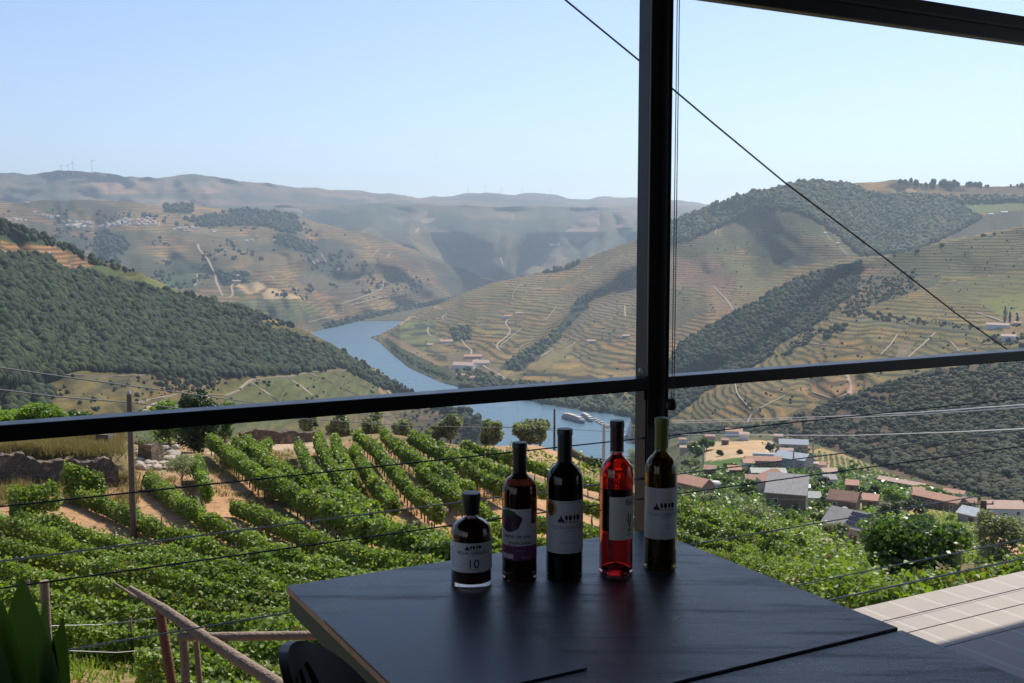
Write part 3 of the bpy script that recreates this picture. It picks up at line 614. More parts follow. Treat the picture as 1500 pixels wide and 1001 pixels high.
wood('woodland', [(L_G, GW, 12500, 2.4, 6.2), (L_G, [(-60, 310), (0, 325), (60, 345), (100, 360), (200, 398), (195, 402), (130, 385), (85, 363), (30, 349), (0, 345), (-60, 330)], 420, 3, 5.5),
    (L_G, [(380, 462), (430, 478), (430, 482), (370, 474)], 30, 3, 5), (L_G, [(10, 560), (80, 555), (70, 600), (30, 640), (0, 640), (10, 600)], 420, 3, 5.5, (14, 5, -.2)), (L_G, [(225, 548), (330, 553), (310, 575), (240, 575)], 90, 2, 4),
    (L_G, [(480, 500), (612, 578), (640, 592), (620, 592), (560, 556)], 260, 2.5, 4.5), (L_G, [(600, 590), (690, 604), (706, 622), (712, 640), (690, 640), (670, 615), (640, 600)], 160, 3, 6)], M_CAN,
    'dense dark green woodland covering the hill on the left bank', tall=1.05)
wood('woodland', [(L_D, [(935, 352), (990, 322), (1080, 290), (1190, 266), (1240, 270), (1300, 290), (1400, 302), (1440, 320), (1340, 370), (1260, 375), (1220, 340), (1190, 320), (1160, 308), (1110, 306), (1060, 330), (1010, 352), (940, 365)], 9000, 3.5, 7.5),
    (L_D, [(935, 353), (990, 324), (1080, 292), (1130, 277), (1190, 266), (1225, 269), (1225, 272), (1130, 282), (1080, 297), (990, 328), (935, 357)], 260, 5, 10),
    (L_D, [(1300, 264), (1350, 269), (1500, 272), (1500, 275), (1350, 273), (1300, 267)], 46, 5, 10, (20, 9, -.1)), (L_D, [(1360, 300), (1400, 294), (1405, 312), (1370, 316)], 120, 5, 9), (L_D, [(1270, 288), (1500, 290), (1500, 296), (1400, 300), (1290, 297)], 420, 5, 9),
    (L_D, [(760, 545), (815, 500), (870, 440), (935, 400), (925, 412), (850, 437), (830, 465), (805, 495), (760, 522), (730, 540)], 900, 4, 7.5, (25, 3, -.35)), (L_D, [(790, 400), (830, 392), (850, 382), (850, 386), (832, 396), (800, 400)], 60, 5, 9), (L_D, [(660, 485), (690, 478), (690, 498), (665, 500)], 110, 4, 7),
    (L_D, [(670, 540), (760, 560), (860, 570), (935, 575), (935, 612), (860, 602), (740, 580), (670, 570)], 800, 3, 6.0, (18, 4, -.25)), (L_D, [(560, 494), (578, 514), (602, 534), (660, 560), (660, 552), (602, 526), (572, 500)], 420, 2, 4)], M_CAN3,
    'green woodland along the crest and gully of the terraced hill', tall=1.2)
wood('woodland', [(L_E, [(925, 612), (960, 560), (1000, 500), (1100, 446), (1170, 408), (1262, 384), (1262, 395), (1250, 430), (1225, 450), (1190, 480), (1140, 505), (1120, 530), (1060, 555), (985, 612), (940, 625)], 6500, 2.2, 5.4, (40, 2, -.7)),
    (L_E, [(1250, 386), (1500, 333), (1500, 337), (1340, 370), (1250, 390)], 110, 2.5, 5, (15, 3, -.2)), (L_E, [(1245, 410), (1345, 395), (1345, 425), (1230, 465)], 330, 2, 3.2), (L_E, [(1240, 455), (1440, 480), (1440, 486), (1240, 465)], 110, 2, 3.6), (L_E, [(1150, 470), (1230, 450), (1260, 475), (1180, 510), (1130, 530)], 260, 2.5, 4.5, (20, 5, -.1)),
    (L_E, [(940, 612), (1010, 630), (1150, 626), (1180, 640), (1040, 646), (935, 648)], 900, 2.5, 5.5, (16, 6, -.3)), (L_E, [(1440, 490), (1500, 490), (1500, 510), (1440, 505)], 40, 2, 4)], M_CAN,
    'dark woodland strip down the shaded flank of the right spur')
wood('woodland', [(L_F, [(1040, 650), (1190, 602), (1300, 562), (1400, 540), (1500, 522), (1500, 745), (1430, 725), (1350, 700), (1250, 668), (1100, 656)], 7500, 1.0, 3.2, (22, 8, -.35))], M_CAN2,
    'scattered grey green scrub on the dark slope beyond the village')
wood('scrub', [(L_D, [(560, 500), (740, 415), (935, 358), (1060, 330), (1110, 308), (1170, 312), (1240, 375), (1000, 500), (940, 600), (700, 570)], 450, 1.1, 2.4, (26, 14, -.05)), (L_E, [(1262, 385), (1500, 335), (1500, 560), (1240, 600), (1060, 630), (1000, 630), (985, 612), (1120, 530)], 380, .9, 1.9, (26, 15, -.15)),
    (L_G, [(100, 548), (600, 545), (600, 600), (60, 620)], 260, 1, 2.4, (22, 16, .0)), (L_G, [(600, 592), (700, 610), (700, 655), (560, 655)], 200, 1, 3)], M_CAN2, 'low bushes dotted over the terraced vineyards')
wood('woodland', [(L_B, [(140, 340), (175, 340), (190, 360), (160, 400), (135, 385)], 260, 5, 10), (L_B, [(360, 306), (430, 314), (445, 335), (430, 345), (400, 335), (365, 330), (300, 335), (270, 322)], 650, 6, 12), (L_B, [(402, 345), (425, 345), (465, 365), (455, 372), (405, 357)], 260, 6, 11),
    (L_B, [(320, 398), (365, 400), (360, 413), (322, 412)], 120, 4, 8), (L_B, [(240, 299), (285, 302), (280, 312), (240, 310)], 130, 6, 12), (L_B, [(470, 477), (540, 460), (600, 449), (690, 430), (690, 438), (600, 457), (540, 468), (475, 484)], 700, 4, 8), (L_B, [(0, 300), (480, 330), (640, 400), (600, 440), (300, 440), (0, 420)], 900, 4, 9, (30, 12, .15))], M_CAN,
    'far woodland patches on the hazy hillside below the village')

# ---------------------------------------------------------------- leaves
def leaf_mat(name, a, b, trans=.35, rough=.42, dry=None):
    t = NT(name); ti = t.attr('tint')
    c = t.mix(ti, a, b)
    if dry: c = t.mix(t.ramp(t.attr('dry'), .45, .55), c, dry)
    p = t.bsdf(c, rough, **{'Specular IOR Level': .5})
    tr = t.n('ShaderNodeBsdfTranslucent', inp={'Color': t.mix(1.0, c, (1.7, 1.9, .75), 'MULTIPLY')})
    mx = t.n('ShaderNodeMixShader', inp={0: trans, 1: p.outputs[0], 2: tr.outputs[0]})
    return t.done(mx)
M_VINE = leaf_mat('vine_leaf', (.085, .135, .018), (.25, .32, .05), .34, .52, (.20, .13, .05))
M_OLIVE = leaf_mat('olive_leaf', (.14, .155, .085), (.28, .30, .18), .3, .6)
M_TREE = leaf_mat('broad_leaf', (.045, .085, .018), (.14, .21, .045), .35, .4)
M_LIME = leaf_mat('lime_leaf', (.10, .17, .025), (.22, .30, .05), .4, .45)
M_DARKLEAF = leaf_mat('dark_leaf', (.026, .048, .016), (.075, .11, .032), .15, .5)
M_TRUNK = simple('vine_wood', (.14, .09, .06), .9, .4, 8, bump=.4)
M_BARK = simple('bark', (.16, .13, .10), .9, .4, 6, bump=.5)
L6 = np.array([(0, -.5), (.48, -.32), (.40, .12), (0, .55), (-.40, .12), (-.48, -.32)]); 
def leaf_mesh(name, c, size, mat, parent=None, up=.5, hexa=True, dry=None, tintfn=None, flat=None):
    n = len(c); nrm = rng.normal(size=(n, 3)); nrm[:, 2] = np.abs(nrm[:, 2]) + up
    if flat is not None: nrm += flat
    nrm /= np.linalg.norm(nrm, axis=1)[:, None]
    a = rng.normal(size=(n, 3)); a -= (a * nrm).sum(1)[:, None] * nrm; a /= np.linalg.norm(a, axis=1)[:, None]; b = np.cross(nrm, a)
    size = np.broadcast_to(size, (n,)) * (.7 + .6 * rng.random(n))
    if hexa:
        sh = L6; v = c[:, None] + (a[:, None] * sh[None, :, :1] + b[:, None] * sh[None, :, 1:]) * size[:, None, None]
        v[:, [1, 2, 4, 5]] += (nrm * size[:, None] * .13)[:, None]
        i = (np.arange(n) * 6)[:, None]; f = np.concatenate([i + np.array([[0, 1, 2, 3]]), i + np.array([[0, 3, 4, 5]])]); k = 6
    else:
        sh = np.array([(0, -.5), (.45, 0), (0, .5), (-.45, 0)]); v = c[:, None] + (a[:, None] * sh[None, :, :1] + b[:, None] * sh[None, :, 1:]) * size[:, None, None]
        i = (np.arange(n) * 4)[:, None]; f = i + np.array([[0, 1, 2, 3]]); k = 4
    tint = rng.random(n) if tintfn is None else tintfn(c)
    at = {'tint': np.repeat(tint, k), 'dry': np.repeat(rng.random(n) * .46 if dry is None else dry(c), k)}
    return mesh_np(name, v.reshape(-1, 3), f, mat, parent, at, smooth=False)

# --- vine rows
def ground_line(line, lift=1.0, step=3.0):
    pts = []
    for (x1, y1), (x2, y2) in zip(line[:-1], line[1:]):
        L = math.hypot(x2 - x1, y2 - y1); n = max(1, int(L / step))
        for k in range(n):
            px = x1 + (x2 - x1) * k / n; py = y1 + (y2 - y1) * k / n; yy = py; h = None
            for _ in range(4):
                h = hit(px, yy, 6)
                if h is None: break
                yy = py + lift * F / math.hypot(h.x, h.y)
            if h is not None: pts.append(h)
    if len(pts) < 3: return None
    q = np.array([p[:2] for p in pts]); 
    for _ in range(3): q[1:-1] = (q[:-2] + q[1:-1] * 2 + q[2:]) / 4
    keep = [0]
    for i in range(1, len(q)):
        if np.linalg.norm(q[i] - q[keep[-1]]) > .3: keep.append(i)
    q = q[keep]; d = np.concatenate([[0], np.cumsum(np.linalg.norm(np.diff(q, axis=0), axis=1))])
    return q, d
TRUNK = MB(); TRUNK.tube([(0, 0, -.2), (.02, .01, .25), (-.02, .02, .55), (.03, 0, .85)], [.035, .03, .026, .02], 6)
trunk_me = None
_st = MB(); _st.tube([(0, 0, -.3), (0, 0, .8), (.01, 0, 1.7)], [.035, .032, .028], 6); _so = _st.build('stake', simple('stake_wood', (.20, .15, .11), .9, .3, 6)); STAKE_ME = _so.data; bpy.data.objects.remove(_so)
ORD = ['first', 'second', 'third', 'fourth', 'fifth', 'sixth', 'seventh', 'eighth', 'ninth', 'tenth', 'eleventh', 'twelfth', 'thirteenth', 'fourteenth']
def vine_row(line, label, group, dens=1.0, height=1.55, width=.42, trunks=False, seed=0, gaps=0.0, posts=True, low=.35):
    global trunk_me
    gl = ground_line(line)
    if gl is None: print('vine row missed', label); return
    q, d = gl; L = d[-1]; mid = q[len(q) // 2]; rm = np.hypot(q[:, 0], q[:, 1]).mean()
    size = float(np.clip(rm * .0029, .08 if rm < 24 else .10, .25)); area = .42 * size * size
    n = int(L * 7.2 * dens / area * (height / 1.55)); n = min(n, 60000)
    t = rng.random(n) * L; cx = np.interp(t, d, q[:, 0]); cyy = np.interp(t, d, q[:, 1])
    tx = np.gradient(q[:, 0]); ty = np.gradient(q[:, 1]); nn = np.hypot(tx, ty) + 1e-9; nx = np.interp(t, d, -ty / nn); ny = np.interp(t, d, tx / nn)
    lump = .78 + .5 * vnoise(t / 1.3 + seed * 7.7, t * 0 + seed, seed) 
    ang = rng.random(n) * 6.283; rad = np.sqrt(rng.uniform(.25, 1, n)) ; w = width * lump
    off = np.cos(ang) * rad * w + rng.normal(0, .05, n); hh = (height - low) / 2 * lump
    zz = low + hh + np.sin(ang) * rad * hh + np.abs(rng.normal(0, .05, n)) + (rng.random(n) < .05) * rng.random(n) * .35
    keep = vnoise(t / 2.2 + 31 * seed, t * 0, seed + 5) > gaps
    gzz = ground_z(q[:, 0], q[:, 1]); c = np.stack([cx + nx * off, cyy + ny * off, np.interp(t, d, gzz) + zz], -1)[keep]
    root = empty('vine_row', (mid[0], mid[1], gz(mid[0], mid[1]))); tag(root, label, 'vine row', group)
    o = leaf_mesh('foliage', c - np.array(root.location), size, M_VINE, root, up=.35, hexa=rm < 60,
                  tintfn=lambda cc: np.clip(.25 + .5 * rng.random(len(cc)) + .35 * fbm(cc[:, 0] / 1.5, cc[:, 1] / 1.5, 3, 2), 0, 1), dry=lambda cc: rng.random(len(cc)) * .4 + (fbm(cc[:, 0] / 2.5 + seed * 3, cc[:, 1] / 2.5, 8, 2) > .38) * .16 + (rng.random(len(cc)) < .012) * .3)
    if rm < 110:
        for k in range(max(1, int(L / 6.5))):
            t_ = (k + .5) * L / max(1, int(L / 6.5)); x = float(np.interp(t_, d, q[:, 0])); y = float(np.interp(t_, d, q[:, 1]))
            b = bpy.data.objects.new('stake', STAKE_ME); COL.objects.link(b); b.parent = root; b.location = Vector((x, y, gz(x, y))) - root.location; b.rotation_euler = (.05 * math.sin(k * 3 + seed), .05 * math.cos(k * 5 + seed), 0); b.scale = (1, 1, height / 1.55 * .98 + .12)
    if trunks:
        s = 1.25 if rm < 90 else 1.7
        for k in range(int(L / s)):
            x = float(np.interp(k * s + .3, d, q[:, 0])); y = float(np.interp(k * s + .3, d, q[:, 1]))
            if trunk_me is None:
                b = TRUNK.build('trunk', M_TRUNK, root); trunk_me = b.data
            else:
                b = bpy.data.objects.new('trunk', trunk_me); COL.objects.link(b); b.parent = root
            b.location = Vector((x, y, gz(x, y))) - root.location; b.rotation_euler = (0, 0, k * 1.7); b.scale = (1.3, 1.3, 1.0)
    return root
G1 = 'vine rows on the slope below the terrace'; G2 = 'vine rows running up the knoll'; G3 = 'vine rows to the right of the bottles'
low_rows = [
 [(200, 950), (330, 962), (460, 985)], [(-60, 882), (60, 897), (200, 914), (330, 932), (450, 948)], [(-60, 848), (80, 866), (200, 883), (330, 901), (470, 920)], [(-60, 811), (80, 835), (200, 855), (330, 875), (470, 895)],
 [(-60, 775), (60, 800), (180, 825), (300, 848), (420, 867), (560, 885)], [(-60, 738), (40, 768), (150, 800), (260, 823), (380, 845), (520, 864), (620, 878)], [(20, 742), (80, 760), (160, 782), (250, 803), (350, 825), (480, 845), (640, 864)],
 [(110, 712), (170, 735), (240, 766), (320, 793), (400, 815), (500, 834), (640, 850)], [(216, 692), (260, 724), (317, 757), (396, 792), (470, 814), (560, 831), (680, 848)], [(343, 728), (396, 752), (470, 783), (560, 808), (680, 828), (780, 835)]]
low_rows = low_rows + [[(-60, 955), (20, 962), (95, 975)], [(250, 985), (350, 998), (470, 1016), (640, 1045)], [(470, 948), (560, 965), (680, 985)], [(470, 912), (560, 925), (700, 945)]]
for i, l in enumerate(low_rows):
    vine_row(l, ORD[i] + ' row of bright green vines counting up from the wooden handrail', G1, dens=1.0, height=.88, width=.27, seed=i + 1, low=.08)
vine_row([(15, 740), (60, 735), (85, 730)], 'short clump of leafy vines nearest the left end of the stone wall', G1, seed=40, width=.5, dens=1.1)
vine_row([(95, 708), (130, 712), (160, 716)], 'short clump of tall leafy vines in front of the stone wall', G1, seed=41, width=.5, dens=1.1, height=1.9)
knoll = [
 ([(400, 700), (430, 722), (480, 752), (540, 782)], 'short middle vine row between the two leftmost long rows'),
 ([(436, 648), (452, 684), (478, 722), (500, 742)], 'vine row left of the steep short one on the knoll'),
 ([(612, 690), (660, 722), (700, 752), (730, 768)], 'vine row between bare strips just above the grape juice bottle'),
 ([(308, 648), (345, 674), (379, 699), (440, 732), (500, 760), (580, 790), (680, 812)], 'leftmost full length vine row up the knoll, starting beside the lone vines'),
 ([(352, 641), (396, 685), (466, 724), (545, 766), (640, 794), (740, 808)], 'second full length vine row from the left on the knoll'),
 ([(462, 638), (484, 684), (523, 737), (552, 762)], 'short steep vine row right of the bare turning path on the knoll'),
 ([(489, 636), (497, 668), (520, 710)], 'short narrow vine row squeezed between two longer rows on the knoll'),
 ([(519, 663), (550, 712), (580, 745)], 'short vine row in the middle of the bare reddish soil'),
 ([(519, 637), (550, 659), (598, 716), (645, 755)], 'vine row crossing the middle of the knoll above the small square bottle'),
 ([(563, 639), (596, 668), (640, 690), (691, 725)], 'vine row on the knoll ending behind the small dark bottle stopper'),
 ([(600, 642), (669, 677), (704, 699), (745, 720)], 'vine row on the knoll running behind the neck of the grape juice bottle'),
 ([(585, 634), (647, 660), (717, 688), (760, 708), (850, 738), (950, 768)], 'long vine row on the knoll passing behind the bottles below the olive trees'),
 ([(600, 630), (660, 648), (730, 668), (830, 698), (900, 720), (990, 750), (1090, 775), (1180, 800)], 'longest vine row curving from the knoll past all the bottles'),
 ([(640, 632), (700, 645), (760, 660), (850, 684), (930, 706), (1000, 734), (1090, 757)], 'last vine row along the crest of the knoll nearest the river'),
 ([(655, 628), (705, 634), (752, 642)], 'short vine row beneath the round olive trees at the river edge of the knoll'),
 ([(900, 740), (990, 765), (1090, 790), (1170, 818), (1240, 845)], 'vine row sloping right from the green wine bottle toward the large bush'),
 ([(340, 642), (352, 660), (372, 664), (398, 650)], 'small curved loop of vines beside the turning path'),
 ([(290, 680), (296, 700), (306, 722)], 'two lone vines standing on bare orange soil beside the pale olive tree')]
for i, (l, lab) in enumerate(knoll):
    vine_row(l, lab, G2 if i not in (12, 13, 15) else G3, dens=.95, width=.28, trunks=True, seed=60 + i, gaps=.08 if i not in (16, 17) else 0, low=.5 if i < 15 else .3, height=1.4)
right_rows = [[(1285, 915), (1340, 888), (1400, 866), (1530, 838)],[(990, 790), (1080, 806), (1160, 835), (1220, 856)], [(1010, 812), (1090, 830), (1190, 862), (1260, 884)], [(1190, 868), (1240, 890), (1290, 905)], [(690, 775), (780, 795), (880, 812), (960, 822)], [(640, 800), (740, 828), (860, 842), (960, 850)], [(780, 760), (860, 775), (950, 792)]]
rl = ['leafy vine hedge directly along the far edge of the tiled deck', 'leafy vine row just above the right edge of the table', 'leafy vine row cut off by the right edge of the dark table', 'short vine row at the corner between table and tiled deck', 'vine row seen between the three left wine bottles', 'nearest vine row seen directly behind the back edge of the table', 'vine row seen in the gaps beside the pink wine bottle']
for i, l in enumerate(right_rows): vine_row(l, rl[i], G3, seed=90 + i, width=.36, height=1.3)

# --- trees
def tree(name, base, h, rx, mat, leaf, n, label, cat='tree', group=None, trunk_h=.35, lean=0, ry=None, tr=.05, clumps=14, seed=1, squash=.75, solid=.5, bark=None):
    base = Vector(base); ry = ry or rx; rs = np.random.default_rng(seed)
    root = empty(name, base); tag(root, label, cat, group)
    mb = MB(); th = h * trunk_h
    cc = []
    for k in range(clumps):
        a = k * 2.399 + rs.random() * .6; rr = math.sqrt((k + .5) / clumps) * .72; zz = rs.uniform(-.62, .62)
        cc.append(Vector((math.cos(a) * rr * rx, math.sin(a) * rr * ry, th + (h - th) * (.5 + zz * .62 * math.sqrt(1 - rr * rr * .8)))))
    mb.tube([(0, 0, -.3), (lean * .3, 0, th * .5), (lean * .6, 0, th), (lean, 0, th + (h - th) * .45)], [tr * h * .9, tr * h * .7, tr * h * .55, tr * h * .25], 7)
    for c in cc[::2]:
        s = Vector((lean * .6, 0, th * .9)); m = s.lerp(c, .5) + Vector((0, 0, -.05 * h)); mb.tube([s, m, c], [tr * h * .35, tr * h * .22, tr * h * .08], 5, cap=False)
    mb.build('trunk', bark or M_BARK, root, smooth=True)
    per = n // clumps; P_ = []
    for c in cc:
        r = rs.uniform(.34, .52); d = rs.normal(size=(per, 3)); d /= np.linalg.norm(d, axis=1)[:, None]
        d *= (rs.random((per, 1)) ** .45) * np.array([rx * r, ry * r, (h - th) * .5 * r * squash * 1.25]); P_.append(d + np.array(c))
    c = np.concatenate(P_)
    c = c[c[:, 2] > th * .35]
    leaf_mesh('crown', c, leaf, mat, root, up=.3, hexa=False, tintfn=lambda q: np.clip(.5 * rng.random(len(q)) + .5 * (fbm(q[:, 0] * 2 / rx, q[:, 2] * 2 / rx + q[:, 1], seed, 2) + .5), 0, 1))
    return root
def tree_px(name, px, pyb, pyt, wpx, mat, label, r=None, n=2500, leaf=None, **k):
    """place a tree by the pixel of its foot; size from pixel extents at that distance"""
    if r is None:
        h = hit(px, pyb, 6)
        if h is None: print('tree missed', label); return
    else:
        q = P(px, pyb, r); h = Vector((q[0], q[1], gz(q[0], q[1])))
    rr = math.hypot(h.x, h.y); top = P(px, pyt, rr)[2]; hh = max(.6, top - h.z)
    return tree(name, h, hh, wpx / 2 / F * rr, mat, leaf or max(.08, rr * .0026), n, label, **k)
OL = 'olive trees on the edge of the knoll'
tree_px('olive_tree', 660, 639, 606, 36, M_OLIVE, 'rounded olive tree on the knoll, left of the grape juice bottle against brown rocks', r=104, seed=3, group=OL, n=4200, clumps=22, trunk_h=.22)
tree_px('olive_tree', 637, 640, 622, 26, M_OLIVE, 'low olive bush beside the rounded olive tree on the knoll', r=104, seed=4, group=OL, trunk_h=.15)
tree_px('olive_tree', 719, 643, 616, 34, M_OLIVE, 'small round olive tree on the knoll with the river behind it', r=110, seed=5, group=OL, n=4200, clumps=22, trunk_h=.2)
tree_px('olive_tree', 776, 660, 617, 50, M_OLIVE, 'largest olive tree with two stems above the river', r=112, seed=6, group=OL, n=6500, trunk_h=.2, clumps=26)
tree_px('olive_tree', 791, 652, 614, 26, M_OLIVE, 'thin olive tree growing behind the largest olive tree', r=118, seed=7, group=OL, n=2200)
for i, (px, pb, pt, w, lab) in enumerate([(545, 632, 604, 46, 'dark olive tree under the handrail above the vine rows'), (498, 630, 600, 40, 'dark olive tree under the handrail beside the stone wall end'), (455, 628, 600, 38, 'broad olive tree hidden half behind the handrail above the stone wall'), (590, 634, 612, 34, 'low grey olive tree above the first rows on the knoll')]):
    tree_px('olive_tree', px, pb, pt, w, M_OLIVE, lab, r=104, seed=20 + i, group=OL, n=2600, clumps=12, trunk_h=.15)
tree_px('olive_tree', 267, 712, 668, 52, M_OLIVE, 'pale feathery olive tree standing alone on bare soil', seed=9, n=2600, leaf=.09, trunk_h=.3, tr=.03)
tree_px('walnut_tree', 290, 655, 580, 58, M_DARKLEAF, 'big dark tree rising behind the handrail near the utility pole', r=84, seed=10, n=9000, cat='tree', squash=1.1, trunk_h=.04)
tree_px('bush', 248, 652, 582, 84, M_LIME, 'light green bush left of the big dark tree', r=92, seed=11, n=4000, cat='bush', trunk_h=.1)
tree_px('bush', 330, 650, 590, 40, M_TREE, 'mid green bush right of the big dark tree', r=92, seed=12, n=2500, cat='bush', trunk_h=.1)
tree_px('fig_tree', 66, 640, 592, 62, M_LIME, 'bright green rounded fig tree peeking over the handrail', r=84, seed=13, n=6000, cat='tree', trunk_h=.1)
tree_px('fig_tree', 112, 640, 600, 40, M_TREE, 'loose leafy fig tree beside the bright green rounded one', r=84, seed=14, n=2500, cat='tree', trunk_h=.1)
tree_px('fig_tree', 10, 640, 602, 60, M_LIME, 'low green fig tree at the left end of the handrail', r=84, seed=15, n=3500, cat='tree', trunk_h=.1)
tree_px('fig_tree', 1335, 880, 760, 140, M_TREE, 'large glossy leafed bush to the left of the wooden pole', r=27, seed=16, n=11000, leaf=.13, cat='bush', trunk_h=.08, clumps=22)
tree_px('bush', 1218, 872, 812, 60, M_LIME, 'light green vine bush sprouting beside the right table edge', r=27, seed=17, n=2500, leaf=.12, cat='bush', trunk_h=.1)
tree_px('bush', 1465, 800, 742, 80, M_OLIVE, 'dusky grey green tree right of the wooden pole', r=55, seed=18, n=5000, cat='bush', trunk_h=.1)
tree_px('bush', 1300, 905, 860, 60, M_VINE, 'low leafy shoot at the corner of the tiled deck', r=13, seed=19, n=1500, leaf=.11, cat='bush', trunk_h=.1)
# ---------------------------------------------------------------- terrace: deck, added shade roof, post, rail, cables
def slate_mat():
    t = NT('table_slate'); o = t.n('ShaderNodeTexCoord').outputs['Object']
    n1 = t.noise(60, o, 5, .7); n2 = t.noise(420, o, 3); n3 = t.noise(5, o, 3)
    c = t.mix(n1, (.012, .014, .020), (.05, .056, .072)); c = t.mix(t.math('MULTIPLY', t.ramp(n2, .48, .66), .8), c, (.12, .125, .145))
    mpv = t.n('ShaderNodeMapping', inp={'Vector': o}); mpv.inputs['Rotation'].default_value = (0, 0, -.45); mpv.inputs['Scale'].default_value = (2.5, 30, 1); sm = t.noise(1.0, mpv.outputs[0], 5, .7)
    r = t.math('MULTIPLY_ADD', t.ramp(sm, .45, .7), .16, t.math('MULTIPLY_ADD', n3, .18, t.math('MULTIPLY_ADD', n1, .12, .16)))
    return t.done(t.bsdf(c, r, **{'Normal': t.bump(t.math('ADD', n1, n2), .6, .0012), 'IOR': 1.52}))
M_SLATE = slate_mat()
M_BLACKMETAL = simple('black_powder_coat', (.012, .012, .014), .38, .3, 30, metallic=0.0, spec=.5)
M_GREYMETAL = simple('grey_metal', (.075, .075, .075), .45, .3, 12, metallic=.3)
M_STEEL = simple('steel_cable', (.72, .72, .72), .45, .1, 80, metallic=.0)
M_DARKCABLE = simple('dark_cable', (.06, .06, .063), .5, .2, 80)
M_OLIVEPAINT = simple('table_apron_paint', (.085, .095, .05), .8, .15, 10)
M_PLASTIC = simple('black_plastic', (.005, .005, .006), .38, .2, 20, spec=.35)
M_CONC = simple('roof_render', (.10, .095, .09), .9, .2, 2)
def uvbox(mb, u0, u1, n0, n1, z0, z1):
    return mb.prism([un(u0, n0), un(u1, n0), un(u1, n1), un(u0, n1)], z0, z1)
def tile_mat():
    t = NT('deck_tile'); p = t.pos(); s = t.n('ShaderNodeSeparateXYZ', inp={0: p}).outputs
    u = t.math('ADD', t.math('MULTIPLY', s[0], UV[0]), t.math('MULTIPLY', s[1], UV[1])); n = t.math('ADD', t.math('MULTIPLY', s[0], NV[0]), t.math('MULTIPLY', s[1], NV[1]))
    fu = t.math('FRACT', t.math('DIVIDE', t.math('ADD', u, 10.113), .1494)); g1 = t.math('LESS_THAN', t.math('ABSOLUTE', t.math('SUBTRACT', fu, .5)), .05)
    seam = t.math('LESS_THAN', t.math('ABSOLUTE', t.math('SUBTRACT', fu, .5)), .012)
    fn = t.math('FRACT', t.math('DIVIDE', t.math('ADD', n, 10.0), .60)); g2 = t.math('LESS_THAN', t.math('ABSOLUTE', t.math('SUBTRACT', fn, .17)), .006)
    cell = t.n('ShaderNodeTexWhiteNoise', noise_dimensions='2D', inp={0: t.n('ShaderNodeCombineXYZ', inp={0: t.math('FLOOR', t.math('DIVIDE', t.math('ADD', u, 10.113 + .0747), .1494)), 1: t.math('FLOOR', t.math('DIVIDE', n, .6))}).outputs[0]}).outputs['Value']
    nz = t.noise(9, p, 5, .65); n2 = t.noise(70, p, 3)
    c = t.mix(nz, (.215, .178, .148), (.325, .27, .228)); c = t.mix(t.math('MULTIPLY', cell, .25), c, (.22, .2, .185))
    c = t.mix(g1, c, (.36, .335, .31)); c = t.mix(t.math('MULTIPLY', seam, .6), c, (.22, .2, .2)); c = t.mix(g2, c, (.10, .07, .08))
    return t.done(t.bsdf(c, t.math('MULTIPLY_ADD', n2, .15, .42), **{'Normal': t.bump(nz, .1, .002), 'Specular IOR Level': .35}))
mb = MB(); uvbox(mb, -6, 9, -5, 2.866, -.16, 0.0); deck = mb.build('terrace_deck', tile_mat()); tag(deck, kind='structure')
mb = MB(); uvbox(mb, -6, 9, -5, 2.80, -4.5, -.162); o = mb.build('terrace_base', M_CONC); tag(o, kind='structure')
roof = empty('shade_roof', un(0, 0, 0)); tag(roof, 'unseen dark canopy added over the dining terrace to shade the table and deck', 'roof')
mb = MB(); uvbox(mb, -6, 9, -5, 3.78, 3.0, 3.16); o = mb.build('shade_slab', M_CONC, roof); mb = MB(); uvbox(mb, -6, 9, -5.3, -5.02, 0.0, 3.3); mb.build('rear_wall', M_CONC, roof)  # out-of-view slab and rear wall, added to block sun and sky light
mb = MB(); [uvbox(mb, -5.8 + k * 3.6, -5.68 + k * 3.6, 1.0 if 0 else -1.2, -1.08, 0, 3.0) for k in range(5)]; mb.build('support_posts', M_BLACKMETAL, roof)

post = empty('terrace_post', un(1.46, 2.0, 0)); tag(post, 'tall black metal post rising behind the green wine bottle', 'post')
def ppart(name, boxes, mat, root, bev=.0015):
    m = MB()
    for b in boxes: uvbox(m, *b)
    m.v = [tuple(Vector(q) - root.location) for q in m.v]
    return m.build(name, mat, root, bevel=bev)
ppart('side_plate', [(1.4375, 1.466, 1.9885, 2.03, 0, 2.40)], M_BLACKMETAL, post, .0008)  # black side: shade of the face turned from the light, put into colour
ppart('web', [(1.4405, 1.466, 1.9845, 1.988, 0, 2.40)], M_GREYMETAL, post, .0006)  # paler plate paints the lit front face of the post
ppart('inner_lip', [(1.4375, 1.4400, 1.982, 1.988, 1.10, 2.40)], simple('pale_edge', (.16, .15, .13), .5, .3, 20), post, .0004)  # narrow paler strip down the edge of the post
ppart('guide_channel', [(1.4665, 1.4705, 1.957, 2.03, .98, 2.40), (1.4707, 1.4745, 1.962, 2.03, .98, 2.40), (1.4747, 1.4785, 1.956, 2.03, .98, 2.40)], M_BLACKMETAL, post, .0006)
ppart('rear_flange', [(1.4665, 1.482, 2.0, 2.03, 0, .979)], M_BLACKMETAL, post)
m = MB(); c = at_n(938, 543, 1.983) - post.location; nn = Vector((NV[0], NV[1], 0)); m.tube([c, c - nn * .006], .0065, 12); m.tube([c - nn * .0055, c - nn * .011], .0035, 6); m.build('bolt', M_STEEL, post, smooth=True)
cord = empty('awning_cord', at_n(983, 593, 1.93)); tag(cord, 'thin black pull cords ending in a round ball beside the post', 'cord')
m = MB()
for du in (0, .006): 
    a = Vector((UV[0] * (.002 + du), UV[1] * (.002 + du), .012)); m.tube([a, a + Vector((0, 0, 1.25))], .0011, 5)
m.build('cord', M_DARKCABLE, cord)
